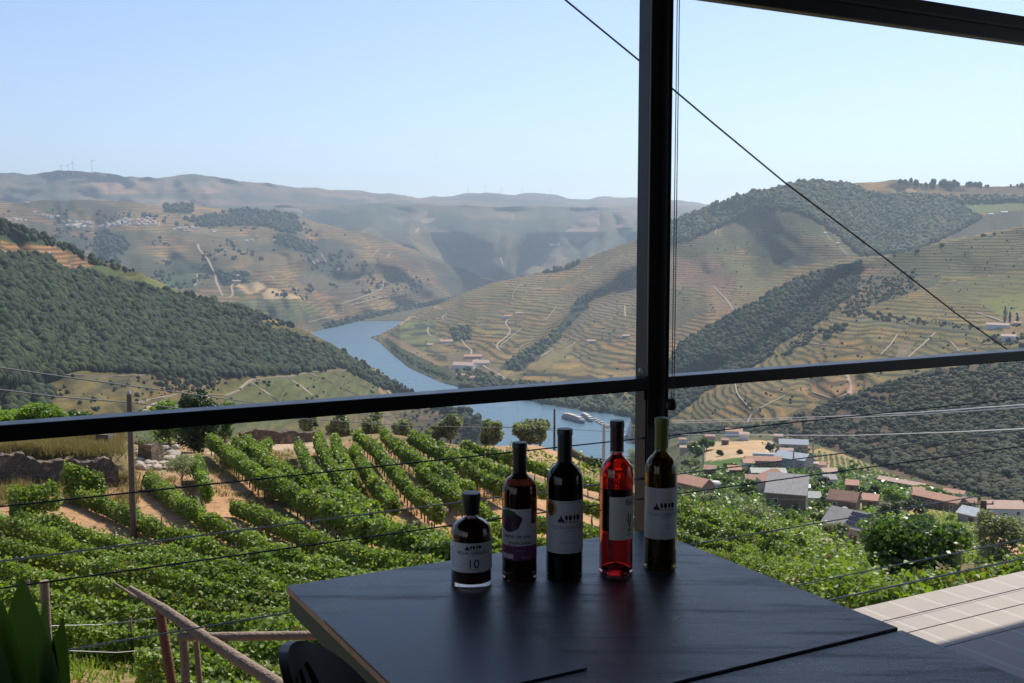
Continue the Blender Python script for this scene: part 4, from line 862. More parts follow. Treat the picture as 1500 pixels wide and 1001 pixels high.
m = MB(); m.lathe([(.0035, -.014), (.0095, -.0115), (.013, -.004), (.013, .004), (.0095, .0115), (.0035, .014)], 18); m.build('ball', M_PLASTIC, cord, smooth=True)

rail = empty('handrail', un(1.0, 2.0, 1.08)); tag(rail, 'black rectangular handrail running across the whole view', 'railing')
ppart('rail_bar', [(-4, 1.4370, 1.976, 2.024, 1.067, 1.0965)], M_BLACKMETAL, rail, .003); ppart('rail_bar', [(1.4795, 7.5, 1.976, 2.024, 1.067, 1.0965)], M_BLACKMETAL, rail, .003)
ppart('rail_bracket', [(1.431, 1.4365, 1.985, 2.015, 1.045, 1.0665)], M_BLACKMETAL, rail)
zc = [(.952, 1), (.856, 0), (.808, 1), (.678, 0), (.522, 0), (.463, 0), (.37, 1), (.32, 1), (.25, 1)]
cl = ['topmost dark cable just below the handrail', 'second cable below the handrail, upper one of a pair', 'third cable below the handrail, lower one of a pair', 'fourth cable below the handrail, passing alone at mid height', 'fifth cable below the handrail, just above the table edge on the right', 'sixth cable below the handrail, the thick pale one', 'thin dark cable over the tiles, first below the pale one', 'thin dark cable over the tiles, second below the pale one', 'lowest thin dark cable over the deck tiles']
for i, (z, dk) in enumerate(zc):
    r = .0016 if i not in (5,) else .0024
    if i > 5: r = .0012
    c = empty('railing_cable', un(1.46, 2.0, z)); tag(c, cl[i], 'cable', 'steel cables of the railing')
    m = MB(); 
    for a, b in ((-4.0, 1.437), (1.48, 7.5)):
        m.tube([un(a - 1.46, 0, 0), un((a + b) / 2 - 1.46, 0, -.0015), un(b - 1.46, 0, 0)], r, 6)
    m.build('wire', M_DARKCABLE if dk else M_STEEL, c, smooth=True)
    m = MB(); m.tube([un(1.415 - 1.46, 0, 0), un(1.4365 - 1.46, 0, 0)], r + .002, 8); m.build('fitting', M_STEEL, c, smooth=True)
for k, uu in enumerate((-1.2, 4.6)):
    p2 = empty('railing_post', un(uu, 2.0, 0)); tag(p2, ('plain railing post beyond the left edge of the terrace view', 'plain railing post far along the right of the deck')[k], 'post', 'railing posts')
    ppart('upright', [(uu - .02, uu + .02, 1.99, 2.01, 0, 1.059)], M_BLACKMETAL, p2); ppart('foot_plate', [(uu - .05, uu + .05, 1.95, 2.05, 0.001, .008)], M_BLACKMETAL, p2)
beam = empty('awning_beam', un(2.3, 2.0, 2.0)); tag(beam, 'black slanting beam with a pale groove crossing the upper right corner', 'beam')
ppart('beam_body', [(1.30, 7.5, 2.0, 2.03, 1.974, 2.012), (1.30, 7.5, 2.009, 2.03, 2.0122, 2.052)], M_BLACKMETAL, beam, .003)
ppart('groove_strip', [(1.30, 7.5, 2.0005, 2.0088, 2.0122, 2.0200)], M_GREYMETAL, beam, 0)
sc_ = at_n(800, -25, 2.06); m = MB(); pts = [at_n(x, y, 2.07) for x, y in [(780, -42), (828, 0), (940, 92), (1045, 181), (1150, 268), (1300, 381), (1400, 459), (1475, 512)]]
b0 = pts[0].copy(); m.tube([p - b0 for p in pts], .0021, 6); br = m.build('stay_cable', M_DARKCABLE, smooth=True); br.location = b0
tag(br, 'long diagonal stay cable slanting down from the top behind the post', 'cable')

# ---------------------------------------------------------------- tables
def table(u0, u1, n0, n1, label, name='dining_table', dz=0.0):
    root = empty(name, un((u0 + u1) / 2, (n0 + n1) / 2, 0)); tag(root, label, 'table', 'dark topped terrace tables')
    ppart('tabletop', [(u0, u1, n0, n1, .738 + dz, .75 + dz)], M_SLATE, root, .0015)
    ppart('apron', [(u0 + .004, u0 + .022, n0 + .03, n1 - .004, .700 + dz, .7375 + dz), (u1 - .022, u1 - .004, n0 + .03, n1 - .004, .70 + dz, .7375 + dz), (u0 + .0225, u1 - .0225, n1 - .022, n1 - .004, .70 + dz, .7375 + dz), (u0 + .0225, u1 - .0225, n0 + .03, n0 + .048, .70 + dz, .7375 + dz)], M_OLIVEPAINT, root, .001)
    for a in (u0 + .34, u1 - .30):
        for b in (n0 + .16, n1 - .21): ppart('leg', [(a, a + .05, b, b + .05, 0, .6995 + dz)], M_BLACKMETAL, root)
    return root
table(.568, 1.422, 1.2285, 1.947, 'far dark slate table carrying the five bottles')
table(.568, 1.424, .30, 1.2225, 'near dark table in the bottom right corner, edge joined to the other', dz=-.003)
def mat_mat():
    t = NT('placemat_weave'); o = t.n('ShaderNodeTexCoord').outputs['Object']
    mp = t.n('ShaderNodeMapping', inp={'Vector': o}); mp.inputs['Rotation'].default_value = (0, 0, RA * -1 + 1.2); mp.inputs['Scale'].default_value = (14, 420, 1)
    n = t.noise(1.0, mp.outputs[0], 4, .7); n2 = t.noise(30, o, 4)
    c = t.mix(n, (.022, .028, .045), (.085, .10, .14))
    return t.done(t.bsdf(c, t.math('MULTIPLY_ADD', n, .2, .24), **{'Normal': t.bump(n, .5, .0006)}))
m = MB(); uvbox(m, .569 - .71, .857 - .71, 1.33 - 1.53, 1.731 - 1.53, 0, .0028); pm = m.build('placemat', mat_mat(), bevel=.0008); pm.location = un(.71, 1.53, .7505)
tag(pm, 'dark bluish placemat lying at the left edge of the table', 'placemat')

# ---------------------------------------------------------------- chair
def chair():
    root = empty('chair', (-.2515 + .222, 1.357 - .01, 0), math.radians(3)); tag(root, 'black plastic shell chair with slotted back standing at the left table edge', 'chair')
    # local x = forward (+u), local y = +n
    W, nA, nB = .20, 17, 22; v = []; f = []; cells = []
    def s(a, b, off):
        b = math.sin(b * math.pi / 2) if b < 1 else .9995
        g = 1.0 if b < .3 else math.sqrt(max(0.0, 1 - ((b - .3) / .7) ** 2.1)); g = max(g, .06); z = .44 + (.880 - .44) * b
        yy = (a * 2 - 1) * W * g; lean = -.05 * b - .02 * b * b; x = -.19 + lean + .10 * (abs(a * 2 - 1) * g) ** 2; return (x - off, yy, z)
    for off in (0, .012):
        for i in range(nA + 1):
            for j in range(nB + 1): v.append(s(i / nA, j / nB, off))
    N = (nA + 1) * (nB + 1); idx = lambda i, j, k: k * N + i * (nB + 1) + j
    hole = lambda i, j: (i in (4, 6, 8, 10, 12)) and 11 <= j <= 15
    for i in range(nA):
        for j in range(nB):
            if hole(i, j): continue
            f.append((idx(i, j, 0), idx(i + 1, j, 0), idx(i + 1, j + 1, 0), idx(i, j + 1, 0))); f.append((idx(i, j, 1), idx(i, j + 1, 1), idx(i + 1, j + 1, 1), idx(i + 1, j, 1)))
            for (di, dj, e) in ((-1, 0, ((i, j), (i, j + 1))), (1, 0, ((i + 1, j + 1), (i + 1, j))), (0, -1, ((i + 1, j), (i, j))), (0, 1, ((i, j + 1), (i + 1, j + 1)))):
                a, b = i + di, j + dj
                if a < 0 or b < 0 or a >= nA or b >= nB or hole(a, b):
                    (p, q), (r_, t_) = e; f.append((idx(p, q, 0), idx(r_, t_, 0), idx(r_, t_, 1), idx(p, q, 1)))
    m = MB(); m.add(v, f); o = m.build('backrest', M_PLASTIC, root, smooth=True)
    m = MB(); m.box((0, 0, .435), (.40, .40, .022)); m.build('seat', M_PLASTIC, root, bevel=.009)
    for sx, sy in ((-1, -1), (-1, 1), (1, -1), (1, 1)):
        m = MB(); m.tube([(sx * .16, sy * .15, .43), (sx * .20, sy * .19, 0)], [.015, .011], 10); m.build('leg', M_PLASTIC, root, smooth=True)
chair()

# ---------------------------------------------------------------- bottles
def glass(name, col, rough=.02, ior=1.48):
    t = NT(name); return t.done(t.bsdf(col, rough, **{'Transmission Weight': 1.0, 'IOR': ior}))
def liquid(name, col):
    t = NT(name); return t.done(t.bsdf(col, .0, **{'Transmission Weight': 1.0, 'IOR': 1.34}))
def paper(name, col, dark=.35):
    return simple(name, col, .75, .05, 20)
M_PAPER = paper('label_paper', (.80, .78, .80)); M_CREAM = paper('cream_paper', (.90, .88, .78)); M_INK = simple('ink', (.035, .03, .035), .7, .1); M_GREYINK = simple('grey_ink', (.33, .32, .34), .7, .1)
M_LPURPLE = simple('purple_print', (.22, .055, .17), .6, .1); M_GOLD = simple('gold_foil', (.50, .33, .10), .4, .2, 40, metallic=.7); M_PINKINK = simple('violet_ink', (.20, .05, .20), .7, .1); M_GRAPE = simple('grape_print', (.055, .02, .05), .5, .5, 90); M_LEAFPRINT = simple('leaf_print', (.04, .09, .03), .6, .3, 60)
def zpt(px, py, c):
    x, fw, u = ray(px, py); return float(EYE + u * math.hypot(c.x, c.y) / math.hypot(x, fw))
def text_mesh(txt, size, R, ang, z, mat, parent, align='CENTER', name='lettering', off=.0007, shear=0, sx=1.0, bold=0.0):
    cu = bpy.data.curves.new('txt', 'FONT'); cu.body = txt; cu.size = size; cu.align_x = align; cu.shear = shear; cu.resolution_u = 3; cu.offset = bold
    ob = bpy.data.objects.new('txt', cu); COL.objects.link(ob); dg = bpy.context.evaluated_depsgraph_get(); dg.update()
    me = bpy.data.meshes.new_from_object(ob.evaluated_get(dg)); bpy.data.objects.remove(ob)
    bm = bmesh.new(); bm.from_mesh(me)
    bmesh.ops.triangulate(bm, faces=bm.faces)
    for v in bm.verts:
        a = ang + v.co.x * sx / R; v.co = Vector(((R + off) * math.cos(a), (R + off) * math.sin(a), z + v.co.y))
    bm.to_mesh(me); bm.free(); me.name = name; me.materials.clear(); me.materials.append(mat)
    o = bpy.data.objects.new(name, me); COL.objects.link(o); o.parent = parent; return o
def patch(name, R, a0, a1, z0, z1, mat, parent, off=.0004, n=24, shape=None):
    """curved patch on the cylinder; shape = list of (x, z) fractions for an outline, else a rectangle"""
    m = MB()
    if shape is None:
        v = []; f = []
        for k in range(n + 1):
            a = a0 + (a1 - a0) * k / n
            for rr in (R + .0001, R + off):
                v += [(rr * math.cos(a), rr * math.sin(a), z0), (rr * math.cos(a), rr * math.sin(a), z1)]
        for k in range(n):
            b = k * 4; f += [(b + 2, b + 6, b + 7, b + 3), (b + 3, b + 7, b + 5, b + 1), (b, b + 4, b + 6, b + 2), (b, b + 1, b + 5, b + 4)]
        f += [(0, 2, 3, 1), (4 * n, 4 * n + 1, 4 * n + 3, 4 * n + 2)]
        m.add(v, f)
    else:
        q = [(a0 + (a1 - a0) * x, z0 + (z1 - z0) * z) for x, z in shape]; c = (sum(p[0] for p in q) / len(q), sum(p[1] for p in q) / len(q))
        K = 6 if abs(a1 - a0) > .3 else 2; n_ = len(q); v = [((R + off) * math.cos(c[0]), (R + off) * math.sin(c[0]), c[1])]
        for k in range(1, K + 1):
            for a, z in q:
                aa = c[0] + (a - c[0]) * k / K; v.append(((R + off) * math.cos(aa), (R + off) * math.sin(aa), c[1] + (z - c[1]) * k / K))
        f = [(0, i + 1, (i + 1) % n_ + 1) for i in range(n_)]
        for k in range(K - 1): f += [(1 + k * n_ + i, 1 + (k + 1) * n_ + i, 1 + (k + 1) * n_ + (i + 1) % n_, 1 + k * n_ + (i + 1) % n_) for i in range(n_)]
        m.add(v, f)
    return m.build(name, mat, parent)
def houses_icon(R, ac, z, w, h, mat, parent):
    """the small printed skyline of trees and a farmhouse"""
    for x0, x1, sh in ((0, .27, [(0, 0), (1, 0), (1, .35), (.75, .45), (.5, 1), (.3, .5), (0, .3)]), (.30, .42, None), (.45, .60, None), (.66, .76, None), (.80, .98, None)):
        if sh: patch('print', R, ac + w * (x0 - .5) / R, ac + w * (x1 - .5) / R, z, z + h, mat, parent, off=.0008, shape=sh)
        else:
            ring = [(.5 + .5 * math.cos(t), .55 + .45 * math.sin(t)) for t in [k * .52 for k in range(12)]]
            patch('print', R, ac + w * (x0 - .5) / R, ac + w * (x1 - .5) / R, z + h * .15, z + h, mat, parent, off=.0008, shape=ring)
            patch('print', R, ac + w * ((x0 + x1) / 2 - .008 - .5) / R, ac + w * ((x0 + x1) / 2 + .008 - .5) / R, z, z + h * .3, mat, parent, off=.0008, n=1)
    patch('print', R, ac - w * .5 / R, ac + w * .5 / R, z - h * .05, z, mat, parent, off=.0008, n=8)
def bottle(name, label, px, ybase, ytop, wpx, prof, neck, gcol, lcol, fill, cap_y, capmat, cap_r, punt=True):
    c = at_z(px, ybase, .75); d = Vector((c.x, c.y, 0)).normalized(); R = wpx / 2 / F * (c.length) * 1.0
    R = wpx / 2 / F * math.hypot(c.x, c.y) * 1.02; c = c + d * R * .97; H = zpt(px, ytop, c + d * 0) - .75
    root = empty(name, (c.x, c.y, .7505)); tag(root, label, 'bottle', 'bottles standing on the table')
    P0 = [(R * a if a > 0 else neck * -a, H * b) for a, b in prof]
    out = [(.001, .004)] if not punt else []
    base_in = [(R * .45, .004 + R * .35), (R * .70, .003 + R * .1), (R * .86, .0005)] if punt else [(R * .8, 0.0)]
    # smooth profile by Catmull-Rom
    pts = P0; sm = []
    for i in range(len(pts) - 1):
        p0 = pts[max(i - 1, 0)]; p1 = pts[i]; p2 = pts[i + 1]; p3 = pts[min(i + 2, len(pts) - 1)]
        for k in range(5):
            t = k / 5; q = [.5 * (2 * b_ + (c_ - a_) * t + (2 * a_ - 5 * b_ + 4 * c_ - d_) * t * t + (3 * b_ - a_ - 3 * c_ + d_) * t ** 3) for a_, b_, c_, d_ in zip(p0, p1, p2, p3)]; sm.append((min(q[0], R), q[1]))
    sm.append(pts[-1])
    th = .0024
    inner = [(max(r - th, .002), z) for r, z in sm if z > .010]
    prof_all = base_in + sm + inner[::-1] + [(R * .80, .009), (R * .4, .010 + R * .3 if punt else .012), (.001, .012 + R * .36 if punt else .012)]
    m = MB(); m.lathe(prof_all, 40); m.f = m.f[:-2] + [m.f[-2], m.f[-1]]
    g = m.build('glass', glass(name + '_glass', gcol), root, smooth=True)
    zf = H * fill; li = [(.001, .0128 + (R * .36 if punt else 0)), (R * .4, .0108 + (R * .3 if punt else .002)), (R * .80, .0095)] + [(r - .0003, z) for r, z in inner if z < zf]; li.append((li[-1][0], zf)); li.append((.001, zf))
    m = MB(); m.lathe(li, 40); m.build('liquid', liquid(name + '_liquid', lcol), root, smooth=True)
    return root, c, R, H, math.atan2(-c.y, -c.x)
BORD = [(.90, .0), (.985, .012), (1, .035), (1, .30), (1, .60), (.99, .655), (.92, .702), (.74, .735), (.53, .757), (-1.0, .785), (-.96, .84), (-.93, .90), (-.95, .985)]
def capsule(root, R, neck, H, z0, mat, ring=True, rr=1.12):
    m = MB(); pr = [(neck * 1.04, z0), (neck * 1.05, H * .955), (neck * rr, H * .957), (neck * rr, H * .985), (neck * (rr - .08), H * .998), (neck * .8, H * 1.0)]
    m.lathe(pr, 30); o = m.build('capsule', mat, root, smooth=True)
M_BLKCAP = simple('black_foil', (.012, .012, .015), .35, .2, 30); M_PURCAP = simple('wine_foil', (.035, .012, .016), .4, .2, 30); M_LIMECAP = simple('lime_foil', (.16, .19, .02), .45, .15, 30); M_CORK = simple('stopper', (.010, .010, .014), .4, .2, 30)

# squat bottle
root, c, R, H, fa = bottle('port_bottle', 'short squat dark bottle with a tapered black stopper and a large 10', 690.5, 865, 722, 61, [(.93, 0), (.99, .012), (1, .03), (1, .30), (1, .50), (.985, .58), (.90, .648), (.72, .69), (.52, .715), (-1.0, .74), (-1.0, .80), (-1.02, .84)], .0125, (.50, .42, .36), (.03, .008, .004), .80, 0, M_CORK, 1, punt=False)
m = MB(); m.lathe([(.0128, H * .765), (.0158, H * .775), (.0164, H * .84), (.0186, H * .98), (.0180, H * .998), (.014, H * 1.0)], 30); m.build('stopper', M_CORK, root, smooth=True)
patch('neck_seal', .0128, fa - .55, fa + .75, H * .70, H * .764, M_PAPER, root, off=.0006); patch('print', .0128, fa - .3, fa + .5, H * .715, H * .745, simple('pink_seal', (.45, .22, .30), .7), root, off=.0012)
zt, zb = zpt(690, 797, c - Vector((0, R, 0))) - .75, zpt(690, 840, c - Vector((0, R, 0))) - .75
patch('paper_label', R, fa - 1.65, fa + 1.7, zb, zt, M_PAPER, root)
LH = zt - zb; a_ = fa + .10
houses_icon(R, a_, zb + LH * .78, .032, LH * .15, M_INK, root); text_mesh('VELHA GERAÇÃO', .0085, R, a_, zb + LH * .62, M_INK, root, bold=.00003); text_mesh('DOC DOURO', .0028, R, a_, zb + LH * .56, M_GREYINK, root)
text_mesh('10', .024, R, a_, zb + LH * .16, M_INK, root); patch('print', R, a_ - .5, a_ - .22, zb + LH * .30, zb + LH * .31, M_GREYINK, root, off=.0008); patch('print', R, a_ + .24, a_ + .52, zb + LH * .30, zb + LH * .31, M_GREYINK, root, off=.0008)
text_mesh('PORTO TAWNY', .0024, R, a_, zb + LH * .10, M_GREYINK, root)
for k in range(9): patch('print', R, fa - 1.25 + .02 * (k % 3), fa - .92 - .03 * (k % 2), zb + LH * (.16 + .08 * k), zb + LH * (.185 + .08 * k), M_GREYINK, root, off=.0008, n=4)
# grape juice
root, c, R, H, fa = bottle('juice_bottle', 'grape juice bottle with a purple banded label and grapes picture', 761, 856, 648, 52, BORD, .0132, (.40, .18, .12), (.07, .008, .008), .70, 0, M_BLKCAP, 1)
capsule(root, R, .0132, H, H * .735, M_BLKCAP)
zt, zb = zpt(761, 747, c - Vector((0, R, 0))) - .75, zpt(761, 822, c - Vector((0, R, 0))) - .75; LH = zt - zb
patch('paper_label', R, fa - 1.45, fa + .72, zb + LH * .28, zt, M_PAPER, root); patch('purple_band', R, fa - 1.45, fa + 1.3, zb, zb + LH * .279, M_LPURPLE, root)
patch('paper_label', R, fa + .725, fa + 1.3, zb + LH * .28, zt - LH * .30, M_PAPER, root)
blob = [(.5 + .5 * math.cos(t) * (1 + .1 * math.sin(5 * t)), .5 + .5 * math.sin(t) * (1 + .08 * math.cos(4 * t))) for t in [k * .314 for k in range(20)]]
patch('print', R, fa - 1.40, fa + .12, zt - LH * .44, zt - LH * .03, M_GRAPE, root, off=.0008, shape=blob); patch('print', R, fa - 1.2, fa - .25, zt - LH * .14, zt - LH * .02, M_LEAFPRINT, root, off=.0012, shape=blob)
for q, (da, dz) in enumerate([(-1.1, .36), (-.9, .40), (-.7, .38), (-.5, .34), (-.3, .38), (-.12, .34), (-.95, .30), (-.62, .29), (-.38, .27), (-.78, .22)]):
    patch('print', R, fa + da - .09, fa + da + .09, zt - LH * (dz + .035), zt - LH * (dz - .035), simple('grape_skin', (.12, .045, .13), .35) if q == 0 else bpy.data.materials['grape_skin'], root, off=.0014, shape=blob)
text_mesh('sumo de uva', .0105, R, fa - .18, zb + LH * .44, M_PINKINK, root, shear=.2, bold=.00015); text_mesh('grape juice', .0098, R, fa - .02, zb + LH * .315, M_LEAFPRINT, root, shear=.2, bold=.0001)
patch('print', R, fa - 1.15, fa - .35, zb + LH * .03, zb + LH * .12, M_PAPER, root, off=.0008); text_mesh('100% natural', .0036, R, fa + .35, zb + LH * .05, M_PAPER, root)
text_mesh('quinta do douro', .0028, R, fa + .1, zb + LH * .19, M_PAPER, root)
# red wine
root, c, R, H, fa = bottle('wine_bottle', 'black capped red wine bottle with a gold medal on its white label', 826.5, 852, 628, 54.5, BORD, .0138, (.05, .06, .045), (.03, .005, .005), .70, 0, M_BLKCAP, 1)
capsule(root, R, .0138, H, H * .70, M_BLKCAP)
zt, zb = zpt(827, 735, c - Vector((0, R, 0))) - .75, zpt(827, 812, c - Vector((0, R, 0))) - .75; LH = zt - zb
patch('paper_label', R, fa - 1.28, fa + 1.5, zb, zt, M_PAPER, root); a_ = fa + .28
circ = [(.5 + .5 * math.cos(k * .3), .5 + .5 * math.sin(k * .3)) for k in range(21)]
patch('medal', R, fa - 1.22, fa - .42, zt - LH * .30, zt + LH * .0, M_GOLD, root, off=.0010, shape=circ); patch('print', R, fa - 1.08, fa - .56, zt - LH * .25, zt - LH * .05, simple('dark_gold', (.16, .09, .03), .5, .2, 40), root, off=.0014, shape=circ)
houses_icon(R, a_, zb + LH * .60, .046, LH * .14, M_INK, root); text_mesh('VELHA GERAÇÃO', .0098, R, a_, zb + LH * .47, M_GREYINK, root, bold=.00004); text_mesh('DOC DOURO', .0034, R, a_, zb + LH * .42, M_GREYINK, root)
text_mesh('GRANDE RESERVA', .0036, R, a_, zb + LH * .20, M_GREYINK, root); text_mesh('2012', .0030, R, a_, zb + LH * .12, M_GREYINK, root)
patch('print', R, a_ - .7, a_ + .7, zb + LH * .05, zb + LH * .055, M_GREYINK, root, off=.0008); patch('print', R, a_ - .55, a_ + .75, zt - LH * .04, zt - LH * .033, M_GREYINK, root, off=.0008)
# rose
root, c, R, H, fa = bottle('wine_bottle', 'clear bottle of bright red rosé wine with a dark red capsule', 902, 847, 616, 50, BORD, .0130, (.88, .42, .40), (.72, .10, .10), .80, 0, M_PURCAP, 1)
capsule(root, R, .0130, H, H * .80, M_PURCAP); m = MB(); m.lathe([(.0131, H * .796), (.0142, H * .798), (.0142, H * .803), (.0131, H * .805)], 30); m.build('foil_ring', M_PAPER, root, smooth=True)
zt, zb = zpt(902, 729, c - Vector((0, R, 0))) - .75, zpt(902, 792, c - Vector((0, R, 0))) - .75; LH = zt - zb
patch('paper_label', R, fa - .42, fa + 1.6, zb, zt, M_CREAM, root); text_mesh('fiel', .018, R, fa + .86, zt - LH * .20, M_INK, root)
for x0, y0, x1, y1 in ((.62, .50, .86, .30), (.98, .56, .86, .30), (.86, .30, .82, .14), (.70, .22, .98, .22), (.75, .62, .8, .42)):
    n_ = 8; m = MB(); pts = []
    for k in range(n_): 
        a = fa + x0 + (x1 - x0) * k / (n_ - 1); z = zb + LH * (y0 + (y1 - y0) * k / (n_ - 1)); pts.append(((R + .0006) * math.cos(a), (R + .0006) * math.sin(a), z))
    m.tube(pts, .0007, 5); m.build('print', M_INK, root)
patch('print', R, fa + .6, fa + 1.1, zb + LH * .10, zb + LH * .12, M_GREYINK, root, off=.0008)
patch('back_label', R, fa + math.pi - 1.05, fa + math.pi + .75, zb + .004, zt + .004, simple('back_paper', (.5, .47, .45), .8), root)
# white
root, c, R, H, fa = bottle('wine_bottle', 'olive green wine bottle with a lime green capsule in front of the post', 966.5, 839, 612, 47.5, BORD, .0132, (.26, .20, .035), (.34, .24, .05), .72, 0, M_LIMECAP, 1)
capsule(root, R, .0132, H, H * .80, M_LIMECAP)
zt, zb = zpt(967, 716, c - Vector((0, R, 0))) - .75, zpt(967, 791, c - Vector((0, R, 0))) - .75; LH = zt - zb
patch('paper_label', R, fa - 1.25, fa + 1.5, zb, zt, M_PAPER, root); a_ = fa + .25
houses_icon(R, a_, zb + LH * .58, .044, LH * .14, M_INK, root); text_mesh('VELHA GERAÇÃO', .0092, R, a_, zb + LH * .46, M_GREYINK, root); text_mesh('DOC DOURO', .0030, R, a_ + .1, zb + LH * .42, M_INK, root)
text_mesh('BRANCO', .0034, R, a_ + .2, zb + LH * .26, M_GREYINK, root); text_mesh('RESERVA', .0030, R, a_ + .2, zb + LH * .20, M_GREYINK, root); patch('print', R, a_ - .2, a_ + .6, zb + LH * .10, zb + LH * .106, M_GREYINK, root, off=.0008)

# ---------------------------------------------------------------- potted plant, wooden handrail, poles and wires
def blade_mat():
    t = NT('lance_leaf'); ti = t.attr('tint'); c = t.mix(ti, (.02, .05, .012), (.08, .15, .03))
    tr = t.n('ShaderNodeBsdfTranslucent', inp={'Color': (.10, .20, .02, 1)})
    return t.done(t.n('ShaderNodeMixShader', inp={0: .42, 1: t.bsdf(c, .35).outputs[0], 2: tr.outputs[0]}))
pl = empty('potted_plant', P(48, 1001, 1.72) * np.array([1, 1, 0])); tag(pl, 'broad lance leaved plant in a pot at the lower left corner', 'plant')
m = MB(); m.lathe([(.09, .001), (.12, .02), (.145, .26), (.155, .27), (.155, .30), (.14, .30), (.13, .26), (.02, .25)], 28); m.build('pot', simple('terracotta', (.25, .11, .06), .8), pl, smooth=True)
for q, (px, pt, wid, lean) in enumerate([(32, 848, 62, 0), (66, 882, 30, .3), (2, 880, 55, -.2), (92, 905, 34, .5), (50, 925, 40, .1), (-18, 900, 50, -.3), (78, 935, 30, .4), (20, 950, 34, 0)]):
    rr = 1.70 + .07 * math.sin(q * 2.1); tip = Vector(P(px, pt, rr)) - pl.location; st = Vector((.02 * math.cos(q * 2), .02 * math.sin(q * 2), .27)); w = wid / F * rr / 2 * 1.6
    v = []; f = []; n_ = 16; side = Vector((1, 0, 0)); tn = []
    for k in range(n_ + 1):
        t_ = k / n_; mid = st.lerp(tip, t_) + Vector((tip.x - st.x, 0, 0)) * (-.25 * math.sin(math.pi * t_)) + Vector((0, -.015, 0)) * math.sin(math.pi * t_)
        ww = w * (max(0.02, math.sin(math.pi * min(1, max(0, (t_ - .1) / .9)) ** 1.25)) ** .8 if t_ > .12 else .12)
        fold = .35 * ww
        v += [mid - side * ww + Vector((0, -fold * .3, fold * .3)), mid + Vector((0, fold, 0)), mid + side * ww + Vector((0, -fold * .3, fold * .2))]; tn += [.2 + .5 * t_, .9, .1 + .5 * t_]
    for k in range(n_): b = k * 3; f += [(b, b + 1, b + 4, b + 3), (b + 1, b + 2, b + 5, b + 4)]
    mesh_np('leaf', v, np.array(f), bpy.data.materials.get('lance_leaf') or blade_mat(), pl, {'tint': np.clip(np.array(tn) + .2 * (q % 3 - 1), 0, 1)}, smooth=True)
M_WOOD = simple('weathered_wood', (.27, .20, .155), .85, .4, 9, bump=.5); M_REDWOOD = simple('reddish_wood', (.20, .09, .055), .85, .4, 9, bump=.5)
hr = empty('wooden_handrail', Vector((*P(300, 1001, 4.6)[:2], -2.0))); tag(hr, 'rustic handrail of peeled poles on the slope beside the chair', 'fence')
def pole(name, pts, rad, mat, root, down=None):
    q = [Vector(P(*p)) for p in pts]
    if down: q.append(Vector((q[-1].x, q[-1].y, gz(q[-1].x, q[-1].y) - .1)))
    m = MB(); m.tube([p - root.location for p in q], rad, 10); return m.build(name, mat, root, smooth=True)
pole('top_pole', [(190, 861, 5.1), (240, 893, 4.95), (300, 934, 4.8), (360, 973, 4.65), (408, 1003, 4.5), (470, 1042, 4.35)], [.012, .024, .027, .029, .031, .033], M_WOOD, hr)
pole('thin_stick', [(167, 855, 5.2), (201, 876, 5.12)], .007, M_WOOD, hr)
pole('cross_rail', [(262, 933, 4.86), (300, 933, 4.8), (380, 932, 4.75), (455, 931, 4.7), (520, 930, 4.66)], [.017, .019, .02, .02, .02], M_WOOD, hr)
pole('post', [(234, 893, 4.97), (243, 950, 4.97), (252, 1003, 4.97)], .022, M_REDWOOD, hr, True)
pole('post', [(269, 935, 4.88), (272, 1003, 4.88)], .020, M_WOOD, hr, True)
pole('post', [(287, 938, 4.9), (293, 1003, 4.9)], .013, M_WOOD, hr, True)
wp = empty('wooden_post', Vector((*P(70, 1001, 4.4)[:2], -1.9))); tag(wp, 'single upright wooden stake behind the lance leaved plant', 'post')
pole('stake', [(65, 851, 4.4), (69, 930, 4.4), (73, 1003, 4.4)], .017, M_WOOD, wp, True)
for i, (pts, lab) in enumerate([([(75, 917, 4.6), (150, 915, 5.2), (232, 905, 5.0)], 'thin trellis wire from the wooden stake to the handrail post'), ([(90, 953, 4.6), (170, 956, 4.8), (245, 950, 4.97)], 'lower trellis wire behind the lance leaved plant')]):
    q = [Vector(P(*p)) for p in pts]; m = MB(); m.tube([p - q[0] for p in q], .0016, 5); o = m.build('trellis_wire', M_STEEL); o.location = q[0]; tag(o, lab, 'wire')
# ---------------------------------------------------------------- buildings
def roof_mat(name, col, rib=True):
    t = NT(name); o = t.n('ShaderNodeTexCoord').outputs['Object']; s = t.n('ShaderNodeSeparateXYZ', inp={0: o}).outputs
    n = t.noise(1.2, o, 5, .7); n2 = t.noise(7, o, 3); w = t.math('ABSOLUTE', t.math('SUBTRACT', t.math('FRACT', t.math('MULTIPLY', s[0], 2.2)), .5))
    f = t.math('MULTIPLY', t.math('MULTIPLY_ADD', n, 1.0, .5), t.math('MULTIPLY_ADD', n2, .5, .75))
    if rib: f = t.math('MULTIPLY', f, t.math('MULTIPLY_ADD', w, .5, .78))
    return t.done(t.bsdf(t.n('ShaderNodeVectorMath', operation='SCALE', inp={0: col, 'Scale': f}).outputs[0], .8))
RF = {'terra': roof_mat('terracotta_tiles', (.56, .30, .20)), 'pink': roof_mat('faded_tiles', (.58, .38, .29)), 'grey': roof_mat('grey_sheet_roof', (.38, .36, .34)), 'white': roof_mat('white_sheet_roof', (.75, .74, .72)),
      'blue': roof_mat('pale_blue_roof', (.46, .50, .53)), 'brown': roof_mat('brown_tiles', (.42, .24, .165)), 'pale': roof_mat('pale_cement_roof', (.45, .46, .40))}
